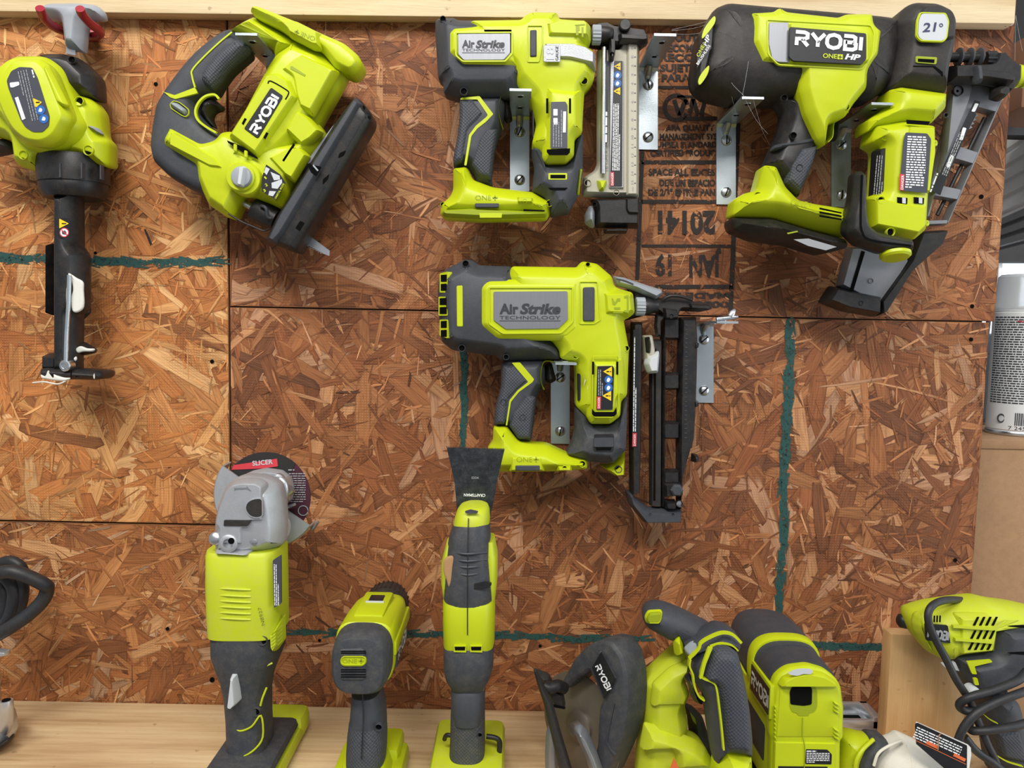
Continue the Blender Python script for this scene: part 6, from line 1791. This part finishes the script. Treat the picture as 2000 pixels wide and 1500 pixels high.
shelf_box('battery_foot', xt - .036, xt + .036, .085, .215, SHELF_Z + .0005, SHELF_Z + .034, 'lime_dusty', T, .008)

# ================================================================ circular saw
K = 4.348
Z = zoom(1020, 1160, K)
z1 = lambda x, y: Z((x, y))[0]
SAW = (0, -.035, 0)
set_plane(SAW)
sc = P(1133, 1420, .120)
C = thing('circular_saw', (P(1250, 1480, .16).x, -.15, SHELF_Z), 'dusty lime circular saw with charcoal blade guard facing left on the shelf', 'circular saw', 'power tools standing on the shelf')
ang = math.radians(50)
nn = (-math.sin(ang), -math.cos(ang), 0)
set_plane(sc, nn)
bc = P(*z1(500, 1120), -.012)
lathe('saw_disc', bc, nn, [(0, .0535), (.0012, .0535), (.0014, .052), (.0014, .010)], 'blade_steel', C, 60)
lathe('arbor_flange', bc + Vector(nn) * .001, nn, [(0, .016), (.003, .016), (.004, .014), (.004, .007), (.011, .0065), (.012, .004)], 'blade_steel', C, 32)
up = pillow('blade_guard', Z((338, 790), (344, 740), (440, 560), (520, 470), (600, 412), (690, 388), (770, 410), (850, 520), (890, 680), (900, 860), (884, 1060), (840, 1240), (780, 1380), (700, 1560), (560, 1640), (560, 1500), (640, 1300), (650, 1100), (660, 960), (694, 900), (580, 640), (540, 680), (470, 720), (400, 790), (366, 812)), 0, .004, .030, .0035, 'charcoal_dusty', C, rd=.003, r=6, bw=.006, bd=.006)
pillow('guard_badge', Z((582, 628), (668, 474), (800, 720), (698, 898)), .003, .0040, .003, .002, 'charcoal', C, r=3)
sb = slab('brand_plate', Z((592, 628), (668, 490), (788, 722), (696, 884)), .0075, .001, 'sticker_black', C, r=2)
logo('brand_lettering', PxFrame(z1(612, 618), z1(714, 828), .0079), 56 / K, 'white_print', sb, .2)
line_inlay('guard_ridge', Z((776, 940), (720, 1220), (726, 1290), (780, 1370)), 2.4, .0052, 'charcoal', C, .003)
set_plane(SAW)
pillow('lower_guard', Z((204, 1180), (240, 1100), (300, 1060), (320, 1180), (300, 1320), (310, 1600), (196, 1600), (194, 1360)), .120, .006, .02, .004, 'magazine_metal', C, r=5)
pillow('shoe_edge', Z((94, 650), (118, 640), (260, 930), (330, 1180), (420, 1480), (440, 1600), (330, 1600), (300, 1440), (240, 1180), (180, 930), (130, 780)), .150, .006, .01, .003, 'black_dusty', C, r=4)
pillow('shoe_plate', Z((118, 650), (230, 690), (266, 770), (350, 830), (372, 960), (262, 940)), .124, .010, .01, .003, 'black_dusty', C, r=4)
tube('depth_clamp', [P(*z1(176, 780), .142), P(*z1(230, 800), .142), P(*z1(300, 780), .138), P(*z1(350, 800), .130)], .006, 'black', C, 10, 4)
pillow('shoe_window', Z((262, 942), (370, 966), (362, 980), (268, 962)), .136, .003, .003, .001, 'void', C, r=1)
pillow('guard_lever', Z((440, 1150), (500, 1120), (560, 1180), (640, 1360), (720, 1600), (600, 1600), (540, 1400), (460, 1230)), .150, .012, .01, .005, 'magazine_metal', C, r=6)
pillow('motor_housing', Z((1000, 1320), (1042, 1120), (1040, 760), (1290, 530), (1400, 480), (1430, 600), (1440, 680), (1380, 740), (1430, 880), (1390, 960), (1420, 1140), (1400, 1240), (1530, 1290), (1620, 1430), (1660, 1600), (980, 1600)), .135, .030, .04, .012, 'lime_dusty', C, rd=.020, r=8)
pillow('motor_band', Z((1040, 1110), (1240, 1160), (1480, 1260), (1560, 1320), (1640, 1460), (1300, 1480), (1270, 1320), (1000, 1330)), .160, .016, .01, .008, 'lime_dusty', C, r=6)
slab('warning_label', Z((1290, 1392), (1340, 1500), (1250, 1500)), .1768, .0008, 'sticker_orange', C, r=2)
pillow('neck_facet', Z((1090, 960), (1110, 770), (1250, 640), (1420, 560), (1436, 660), (1380, 730), (1428, 860), (1390, 950)), .158, .010, .01, .006, 'lime_dusty', C, r=6)
pillow('motor_cover', Z((1385, 950), (1460, 980), (1540, 1060), (1600, 1250), (1625, 1440), (1560, 1330), (1430, 1230), (1410, 1060)), .110, .016, .02, .006, 'charcoal_dusty', C, r=6)
slab('cover_vent', Z((1420, 1000), (1470, 1060), (1478, 1110), (1450, 1080)), .1268, .0008, 'lime_deep', C)
pillow('front_handle', Z((1034, 190), (1060, 140), (1120, 108), (1220, 110), (1380, 170), (1500, 230), (1640, 300), (1560, 370), (1400, 470), (1380, 480), (1340, 350), (1280, 410), (1200, 370), (1060, 290), (1040, 250)), .150, .022, .024, .012, 'rubber', C, rd=.018, r=9)
pillow('handle_end', Z((1040, 200), (1070, 146), (1180, 140), (1196, 160), (1190, 220), (1160, 256), (1052, 254)), .166, .009, .004, .003, 'lime', C, r=5)
pillow('handle_end_recess', Z((1056, 206), (1082, 160), (1172, 154), (1184, 168), (1178, 216), (1154, 240), (1062, 242)), .172, .0034, .003, .0012, 'lime_deep', C, r=4)
pillow('lime_tongue', Z((1282, 386), (1338, 338), (1386, 470), (1370, 500), (1300, 530), (1290, 460)), .164, .012, .01, .004, 'lime', C, r=4)
pillow('handle_collar', Z((1400, 480), (1480, 420), (1560, 360), (1680, 300), (1780, 320), (1868, 400), (1866, 470), (1840, 510), (1780, 470), (1640, 450), (1560, 480), (1440, 560)), .170, .028, .03, .010, 'charcoal', C, rd=.016, r=6)
slab('collar_stripe', strip(spl(Z((1420, 552), (1500, 470), (1520, 420), (1600, 370), (1700, 334), (1790, 350), (1864, 420)), 4, closed=False), 5), .1985, .003, 'lime', C)
slab('collar_stripe', strip(spl(Z((1600, 450), (1690, 425), (1780, 440), (1836, 486)), 4, closed=False), 2.6), .1985, .003, 'lime', C)
pillow('lock_button', Z((1386, 490), (1440, 440), (1484, 420), (1496, 440), (1490, 480), (1430, 530), (1404, 528)), .180, .022, .01, .005, 'grey_plastic', C, r=5)
pillow('main_handle', Z((1470, 560), (1560, 480), (1640, 448), (1760, 452), (1840, 500), (1900, 760), (1940, 1000), (1962, 1240), (1958, 1400), (1900, 1360), (1720, 1330), (1650, 1480), (1610, 1250), (1560, 900), (1480, 780), (1440, 660)), .180, .028, .03, .016, 'rubber', C, rd=.024, r=10)
pillow('handle_grip', Z((1610, 500), (1660, 456), (1760, 458), (1836, 512), (1890, 760), (1930, 1000), (1950, 1230), (1946, 1340), (1740, 1316), (1716, 1200), (1690, 940), (1650, 770), (1540, 720), (1560, 640)), .202, .012, .01, .008, 'rubber_grip', C, r=9)
slab('grip_stripe', strip(spl(Z((1596, 460), (1560, 560), (1520, 700), (1610, 750), (1650, 800), (1680, 1000), (1700, 1180), (1714, 1330)), 4, closed=False), 3.4), .2095, .004, 'lime', C)
slab('grip_stripe', strip(spl(Z((1430, 560), (1424, 620), (1452, 690), (1464, 780), (1500, 870), (1550, 910)), 4, closed=False), 3.4), .200, .006, 'lime', C)
slab('lime_panel', Z((1580, 460), (1620, 452), (1560, 600), (1530, 720), (1504, 722), (1530, 600)), .2098, .003, 'lime', C, r=2)
pillow('trigger', Z((1376, 720), (1430, 684), (1470, 780), (1500, 860), (1552, 914), (1520, 946), (1470, 930), (1430, 870), (1420, 790)), .176, .012, .012, .005, 'black', C, r=5)
pillow('battery_foot', Z((1720, 1330), (1900, 1364), (1962, 1400), (1970, 1650), (1640, 1650), (1660, 1480)), .180, .030, .03, .010, 'lime', C, rd=.018, r=6)
set_plane()
shelf_box('foot_base', P(1400, 1500, .21).x, P(1470, 1500, .21).x, .175, .234, SHELF_Z + .0005, SHELF_Z + .03, 'lime', C, .006)
# ================================================================ sander, battery socket towards the viewer
K = 4.689
Z = zoom(1420, 1180, K)
z1 = lambda x, y: Z((x, y))[0]
xs = P(1577, 1400, .20).x
zt = P(1577, 1304, .20).z
SN = thing('cordless_sander', (xs, -.14, SHELF_Z), 'lime cordless palm sander with charcoal top, empty battery socket facing out', 'sander', 'power tools standing on the shelf')
def ssec(d, hw, hh, zc, e=2.8, dx=0.0):
    return (Vector((xs + dx, -d, zc)), Vector((hw, 0, 0)), Vector((0, 0, hh)), e)
loft('palm_grip', [ssec(.050, .020, .014, zt - .022), ssec(.054, .028, .022, zt - .022), ssec(.066, .034, .027, zt - .024), ssec(.095, .036, .029, zt - .025), ssec(.125, .034, .029, zt - .026), ssec(.150, .032, .030, zt - .030)], 'charcoal', SN, 44)
loft('palm_stripe', [ssec(.128, .0345, .0296, zt - .026), ssec(.130, .0352, .0304, zt - .026), ssec(.140, .0346, .0304, zt - .027), ssec(.142, .0338, .0296, zt - .027)], 'lime', SN, 44)
loft('neck_overmould', [ssec(.138, .0325, .030, zt - .030), ssec(.150, .0326, .0305, zt - .031), ssec(.186, .0318, .0312, zt - .032)], 'charcoal', SN, 44)
tube('stripe_line', [Vector((xs - .0362, -.058, zt - .030)), Vector((xs - .0366, -.09, zt - .034)), Vector((xs - .0356, -.130, zt - .040))], .0012, 'lime', SN, 8, 4)
shelf_box('body', xs - .030, xs + .030, .075, .190, SHELF_Z + .018, zt - .040, 'lime', SN, .010)
shelf_box('body_vents', xs - .0312, xs + .0312, .100, .180, SHELF_Z + .040, zt - .066, 'charcoal', SN, .006)
shelf_box('sanding_pad', xs - .045, xs + .045, .045, .170, SHELF_Z + .0005, SHELF_Z + .016, 'black', SN, .004)
bd = box3('side_badge', (xs - .0318, -.166, zt - .036), (.0020, 0, 0), (0, .030, 0), (0, 0, .016), 'lime', SN, bev=.0008)
box3('badge_face', (xs - .0340, -.168, zt - .036), (.0006, 0, 0), (0, .026, 0), (0, 0, .0125), 'sticker_black', bd)
logo('brand_lettering', W3Frame((xs - .0348, -.145, zt - .0435), (0, -1, 0), (0, 0, 1), .050), .015, 'white_print', bd, .2)
rp = pillow('socket_surround', Z((400, 900), (412, 760), (440, 680), (500, 620), (570, 582), (740, 560), (900, 606), (1000, 680), (1046, 760), (1058, 880), (1070, 940), (1066, 1220), (1040, 1250), (1034, 1620), (400, 1620), (402, 1240), (386, 1190), (390, 930)), .186, .012, .012, .004, 'lime', SN, rd=.006, r=8)
pillow('socket_wall', Z((470, 750), (520, 680), (600, 640), (740, 622), (880, 650), (980, 710), (1022, 756), (1020, 1215), (440, 1215), (462, 900)), .1965, .0025, .004, .0015, 'lime', SN, r=4)
pillow('socket_roof', Z((466, 748), (510, 676), (600, 628), (740, 604), (890, 636), (990, 700), (1026, 748)), .1980, .008, .004, .002, 'lime', SN, r=5)
slab('socket_opening', rnd(Z((600, 756), (808, 756), (826, 790), (826, 940), (800, 990), (752, 998), (748, 1022), (650, 1022), (642, 998), (596, 990), (574, 940), (574, 800)), 5), .1996, .0006, 'lime_deep', SN)
slab('socket_depth', rnd(Z((600, 756), (768, 756), (780, 780), (776, 920), (700, 932), (580, 918), (576, 800)), 4), .2001, .0004, 'void', SN)
for k in range(3):
    for y0 in (890, 1130):
        pillow('socket_rib', Z((974, y0 + k * 36), (1030, y0 + k * 36 + 30), (1030, y0 + k * 36 + 44), (974, y0 + k * 36 + 16)), .199, .004, .002, .001, 'lime', SN, r=1)
for k in range(8):
    y = 930 + k * 40
    pillow('socket_notch', Z((432, y), (450, y + 8), (448, y + 24), (430, y + 22)), .199, .003, .002, .001, 'lime', SN, r=1)
pillow('lower_face', Z((430, 1250), (990, 1262), (986, 1620), (420, 1620)), .1965, .0030, .003, .001, 'lime', SN, r=3)
tube('face_seam', [P(*z1(692, 1040), .2000), P(*z1(690, 1200), .2000), P(*z1(712, 1300), .2000), P(*z1(706, 1520), .2000)], .0004, 'lime_deep', SN, 6, 2)
slab('worn_patch', spl(Z((560, 636), (620, 600), (700, 590), (780, 600), (770, 640), (700, 640), (640, 656)), 3), .2064, .0004, 'pale_grey', SN)
st = slab('battery_sticker', Z((724, 1330), (920, 1334), (960, 1376), (956, 1468), (716, 1464)), .2000, .0006, 'sticker_black', SN, r=2)
fineprint('fine_print', PxFrame(z1(728, 1352), z1(920, 1354), .2004), 190 / K, 1, 5, 11 / K, 'white_print', st, 60)
fineprint('fine_print', PxFrame(z1(728, 1370), z1(940, 1372), .2004), 222 / K, 6, 16 / K, 8 / K, 'white_print', st, 61, wmax=4)
slab('lower_sticker', Z((470, 1486), (920, 1490), (920, 1560), (470, 1560)), .2000, .0006, 'sticker_black', SN)

# dust bag lying beside it
ZD = zoom(1660, 1150, 4.286)
d1 = lambda x, y: ZD((x, y))[0]
DB = thing('dust_bag', P(1760, 1520, .17), 'white cloth dust bag with dark collar and lime elbow beside the sander', 'dust bag')
pillow('elbow', ZD((-90, 1420), (-60, 1240), (40, 1226), (130, 1250), (205, 1262), (110, 1350), (50, 1440), (40, 1600), (-90, 1600)), .165, .018, .02, .012, 'lime', DB, rd=.016, r=8, prof='round')
pillow('collar', ZD((50, 1600), (56, 1440), (110, 1345), (205, 1258), (330, 1276), (300, 1330), (220, 1400), (180, 1600)), .166, .020, .02, .010, 'charcoal_dusty', DB, rd=.014, r=6, prof='round')
tube('lime_band', [P(*d1(196, 1262), .180), P(*d1(108, 1344), .186), P(*d1(52, 1440), .188), P(*d1(44, 1540), .186)], .0020, 'lime', DB, 8, 4)
pillow('bag', ZD((175, 1600), (190, 1440), (230, 1370), (300, 1320), (400, 1280), (440, 1250), (480, 1262), (560, 1300), (760, 1390), (900, 1460), (1060, 1560), (1060, 1640), (175, 1640)), .165, .030, .02, .024, 'cloth_white', DB, rd=.028, r=10, seg=6)
tube('bag_seam', [P(*d1(200, 1480), .190), P(*d1(236, 1380), .190), P(*d1(320, 1318), .186), P(*d1(430, 1272), .180)], .0014, 'cloth_white', DB, 8, 4)

# folded warning tag
TG = thing('hang_tag', P(1850, 1500, .20), 'folded black paper hang tag with white print and orange bars', 'tag')
tg = slab('tag_front', ZD((546, 1150), (552, 1128), (570, 1124), (980, 1312), (976, 1600), (900, 1600), (556, 1300)), .2080, .0005, 'sticker_black', TG)
slab('tag_back', ZD((552, 1120), (562, 1116), (990, 1306), (1012, 1330), (1016, 1390), (1000, 1500), (990, 1600), (978, 1600), (982, 1320), (570, 1130)), .2070, .0006, 'paper_white', TG)
fineprint('fine_print', PxFrame(d1(560, 1164), d1(976, 1352), .2084), 440 / 4.286, 5, 21 / 4.286, 10 / 4.286, 'white_print', tg, 71)
for (a, b) in (((640, 1284), (736, 1330)), ((870, 1388), (966, 1436))):
    slab('orange_bar', strip(ZD(a, b), 6.2), .2085, .0003, 'sticker_orange', tg)
slab('orange_rule', strip(ZD((552, 1270), (972, 1470)), 1.0), .2084, .0003, 'sticker_orange', tg)
slab('tag_tie', strip(ZD((766, 1210), (746, 1230), (738, 1350)), 1.8), .2092, .0006, 'fibreboard', TG)

# wooden stop
WB = thing('wood_stop', P(1780, 1440, .07), 'pale planed wood block standing upright on a wooden base beside the corded drill', 'wood block')
tl = P(1741, 1239, .078)
zb = PZ(1735, 1446, SHELF_Z + .012)
box3('upright_block', (tl.x + .042, -.0685, (tl.z + SHELF_Z + .0125) / 2), (.042, 0, 0), (0, .0095, 0), (0, 0, (tl.z - SHELF_Z - .0125) / 2), 'pine_block', WB, bev=.0006)
box3('base_block', (tl.x + .030, -.081, SHELF_Z + .0063), (.046, 0, 0), (0, .024, 0), (0, 0, .0058), 'pine_block', WB, bev=.0006)

# aluminium rail piece
AR = thing('aluminium_rail', P(1690, 1430, .04), 'light grey slotted aluminium rail lying behind the sander', 'rail')
xa, xb = P(1622, 1410, .05).x, P(1722, 1410, .05).x
shelf_box('rail_body', xa, xb, .012, .050, SHELF_Z + .0005, SHELF_Z + .012, 'bright_aluminium', AR, .0012)
shelf_box('rail_lip', xa, xb, .044, .050, SHELF_Z + .010, SHELF_Z + .020, 'bright_aluminium', AR, .0012)
shelf_box('rail_lip', xa, xb, .012, .018, SHELF_Z + .010, SHELF_Z + .024, 'bright_aluminium', AR, .0012)
shelf_box('rail_end', xb - .010, xb, .012, .050, SHELF_Z + .010, SHELF_Z + .024, 'bright_aluminium', AR, .0012)
shelf_box('rail_slot', xa + .004, xb - .014, .024, .038, SHELF_Z + .0118, SHELF_Z + .0132, 'void', AR, .0002)

# ================================================================ corded drill with its cable
K = 4.286
Z = ZD
z1 = d1
CD = thing('corded_drill', P(1960, 1500, .15), 'worn lime corded drill wrapped in its thick black cable, leaning on the wood block', 'drill', 'power tools standing on the shelf')
DD = .120
xlathe('chuck', z1(400, 0)[0], z1(560, 0)[0], z1(0, 268)[1], .105, [(0, 8), (.10, 13), (.35, 15.5), (1, 16)], 'black', CD)
pillow('gear_housing', Z((528, 262), (556, 214), (640, 180), (760, 148), (1000, 114), (1130, 100), (1250, 130), (1457, 158), (1640, 200), (1640, 300), (1226, 296), (1192, 524), (880, 562), (840, 600), (760, 590), (690, 560), (620, 480), (560, 400), (530, 330)), DD, .030, .034, .020, 'lime_dusty', CD, rd=.026, r=9, prof='round')
pillow('nose_ring', Z((556, 216), (600, 196), (590, 260), (600, 340), (650, 440), (700, 520), (680, 540), (600, 450), (548, 360), (534, 290)), .134, .012, .01, .004, 'lime_dusty', CD, r=5)
pillow('vent_panel', Z((880, 210), (1150, 200), (1220, 250), (1222, 330), (1196, 470), (1180, 520), (900, 548), (880, 450)), .142, .010, .01, .004, 'lime_dusty', CD, r=5)
for k in range(4):
    x = 1006 + k * 52
    for (ya, yb) in ((236, 308), (350, 420), (446, 512)):
        slab('vent_slot', Z((x + 60 - (ya - 236) * .20, ya), (x + 78 - (ya - 236) * .20, ya), (x + 44 - (ya - 236) * .20, yb), (x + 24 - (ya - 236) * .20, yb)), .1526, .0006, 'void', CD)
for (a, b) in (((866, 318), (1204, 340)), ((884, 426), (1196, 452))):
    slab('vent_bar', strip(Z(a, b), 4.4), .1552, .004, 'lime_dusty', CD)
for k in range(3):
    slab('front_slot', Z((704 + k * 24, 226), (714 + k * 24, 226), (712 + k * 24, 280), (702 + k * 24, 280)), .1506, .0008, 'void', CD)
bd = slab('brand_badge', Z((630, 294), (820, 308), (842, 456), (640, 432)), .1512, .002, 'sticker_black', CD, r=2)
logo('brand_lettering', PxFrame(z1(646, 412), z1(822, 440), .1517), 84 / K, 'grey_print', bd, .2)
pillow('motor_housing', Z((1228, 296), (1460, 276), (1660, 290), (1660, 740), (1420, 730), (1340, 820), (1300, 900), (1020, 880), (960, 770), (884, 574), (1192, 526)), DD, .034, .034, .012, 'charcoal', CD, rd=.018, r=8)
for y in (306, 530):
    slab('motor_slot', spl(Z((1320, y + 8), (1400, y), (1500, y), (1500, y + 24), (1400, y + 18)), 3), .1546, .0008, 'void', CD)
slab('lime_chevron', Z((980, 610), (1180, 594), (1194, 614), (1044, 650), (1064, 716), (1024, 714)), .1545, .002, 'lime', CD, r=2)
slab('lime_dash', Z((1034, 750), (1068, 748), (1082, 806), (1048, 808)), .1545, .002, 'lime', CD, r=2)
slab('lime_dash', Z((1046, 850), (1078, 846), (1082, 880), (1050, 884)), .1545, .002, 'lime', CD, r=2)
slab('rating_label', Z((768, 628), (880, 610), (918, 690), (800, 660)), .1400, .003, 'pale_grey', CD, r=2)
lathe('lock_button', P(*z1(992, 832), .145), (0, -1, 0), [(0, .0058), (.010, .0058), (.012, .0045)], 'pale_grey', CD, 18)
pillow('trigger', Z((930, 730), (990, 760), (1010, 880), (980, 900), (940, 830)), DD, .012, .012, .005, 'black', CD, r=5)
pillow('handle', Z((1140, 860), (1330, 860), (1420, 960), (1470, 1200), (1540, 1600), (1240, 1600), (1190, 1300), (1150, 1060)), DD + .004, .026, .026, .014, 'rubber', CD, rd=.020, r=9)
pillow('handle_grip', Z((1190, 1180), (1400, 1160), (1450, 1300), (1480, 1460), (1250, 1400)), DD + .024, .010, .01, .006, 'rubber_grip', CD, r=8)
slab('handle_inlay', strip(spl(Z((1130, 1060), (1180, 1100), (1240, 1130)), 3, closed=False), 1.6), .1512, .003, 'lime', CD)
slab('handle_inlay', strip(spl(Z((1220, 1390), (1320, 1450), (1450, 1490)), 3, closed=False), 1.6), .1552, .003, 'lime', CD)
shelf_box('handle_butt', P(1950, 1500, .124).x, P(2040, 1500, .124).x, .10, .155, SHELF_Z + .0005, SHELF_Z + .02, 'rubber', CD, .006)
CB = CD
def cable(pts, rad=.0036):
    tube('cable_loop', [P(*z1(x, y), d) for x, y, d in pts], rad, 'cable', CB, 12, 7)
cable([(1130, 160, .085), (985, 106, .105), (840, 92, .138), (720, 120, .154), (660, 190, .160), (664, 300, .162), (730, 450, .162), (800, 580, .163), (890, 760, .164), (980, 900, .163), (1030, 990, .155)])
cable([(1480, 690, .160), (1400, 770, .168), (1200, 850, .172), (1020, 902, .172), (930, 950, .168), (920, 990, .164), (970, 1020, .160), (1050, 1010, .158)], .0040)
cable([(1520, 840, .168), (1380, 890, .174), (1200, 960, .176), (1060, 1040, .178), (960, 1150, .178), (910, 1260, .178), (890, 1340, .176)], .0040)
cable([(1520, 1110, .168), (1380, 1150, .172), (1200, 1180, .174), (1080, 1190, .172), (1010, 1180, .168), (1000, 1120, .160), (1060, 1060, .156)], .0040)
cable([(1060, 1080, .166), (1110, 1200, .170), (1160, 1320, .172), (1210, 1420, .172), (1260, 1560, .172)])
cable([(960, 1240, .172), (1060, 1360, .174), (1200, 1460, .176), (1320, 1560, .178)], .0038)

# ================================================================ left end of the shelf
ZL = zoom(0, 1060, 3.409)
l1 = lambda x, y: ZL((x, y))[0]
LC = MT = thing('corded_power_tool', P(0, 1460, .10), 'bright cast aluminium power tool with its stiff black cable coiled above it', 'power tool')
for pts, rad in (([(-80, 190, .05), (20, 128, .055), (80, 122, .06), (140, 158, .06), (160, 210, .05)], .0056), ([(-80, 230, .09), (20, 196, .095), (110, 198, .095), (220, 240, .09), (300, 282, .085), (314, 310, .08), (288, 380, .08), (200, 470, .085), (90, 550, .09), (-10, 610, .09), (-80, 640, .09)], .0072),
                 ([(30, 220, .075), (86, 300, .075), (88, 400, .075), (60, 500, .075), (0, 590, .075)], .0066), ([(140, 230, .07), (150, 320, .07), (130, 430, .07), (60, 560, .075)], .0066),
                 ([(-30, 240, .07), (24, 320, .07), (30, 420, .07), (10, 520, .07), (-30, 600, .07)], .0066), ([(-60, 300, .06), (-10, 380, .06), (-14, 480, .06), (-60, 560, .06)], .0066)):
    tube('cable_loop', [P(*l1(x, y), d) for x, y, d in pts], rad, 'cable', LC, 12, 7)
tube('cable_stem', [P(*l1(-40, 560), .08), P(*l1(-60, 680), .08), P(*l1(-60, 900), .08), P(*l1(-70, 1250), .08)], .007, 'cable', LC, 12, 4)
pillow('casting_body', ZL((-160, 1180), (-20, 1120), (30, 1150), (50, 1220), (60, 1290), (40, 1340), (0, 1366), (-160, 1366)), .10, .020, .02, .010, 'bright_aluminium', MT, r=7, prof='round')
tube('casting_boss', [P(*l1(42, 1050), .112), P(*l1(44, 1100), .112), P(*l1(30, 1190), .108), P(*l1(-10, 1260), .104)], [.0062, .0064, .0080, .0110], 'bright_aluminium', MT, 18, 5)
tube('boss_bore', [P(*l1(42, 1046), .1125), P(*l1(42, 1054), .1125)], .0042, 'void', MT, 14, 1)
pillow('casting_clip', ZL((-60, 706), (20, 712), (56, 716), (54, 752), (0, 762), (-60, 764)), .09, .006, .006, .002, 'bright_aluminium', MT, r=3)
pillow('casting_column', ZL((-160, 700), (-60, 700), (-40, 900), (-30, 1180), (-160, 1200)), .09, .016, .016, .006, 'bright_aluminium', MT, r=4)
pillow('casting_foot', ZL((-160, 1350), (20, 1340), (60, 1290), (66, 1320), (30, 1360), (-10, 1386), (-160, 1386)), .112, .018, .014, .006, 'black', MT, r=5)

# ================================================================ cobwebs around the framing nailer
def web(label, anchor, lines):
    w_ = thing('cobweb', anchor, label, 'cobweb')
    for a, b, sag in lines:
        p, q = P(*a), P(*b)
        mid = (p + q) / 2 - Vector((0, 0, sag))
        tube('thread', [p, mid, q], .00007, 'web', w_, 4, 5)
web('fine grey cobweb threads between the bracket and the framing nailer motor', P(1450, 190, .1), [((1405, 120, .09), (1452, 186, .1), .004), ((1420, 140, .1), (1440, 230, .06), .003), ((1452, 186, .1), (1500, 262, .08), .004), ((1462, 120, .105), (1450, 186, .1), .002), ((1448, 188, .1), (1408, 236, .03), .002), ((1470, 190, .1), (1506, 288, .05), .006)])
web('fine cobweb threads stretched from the header board to the stapler bracket', P(1300, 64, .1), [((1312, 60, .1), (1400, 42, .06), .002), ((1308, 66, .1), (1410, 50, .06), .004), ((1312, 58, .1), (1420, 30, .04), .001)])
web('fine cobweb threads hanging at the end of the header board', P(1985, 40, .02), [((1984, 30, .02), (1997, 100, .01), .001), ((1984, 30, .02), (1982, 118, .01), .002), ((1984, 34, .02), (1962, 60, .01), .001), ((1975, 180, .05), (1940, 220, .03), .004)])
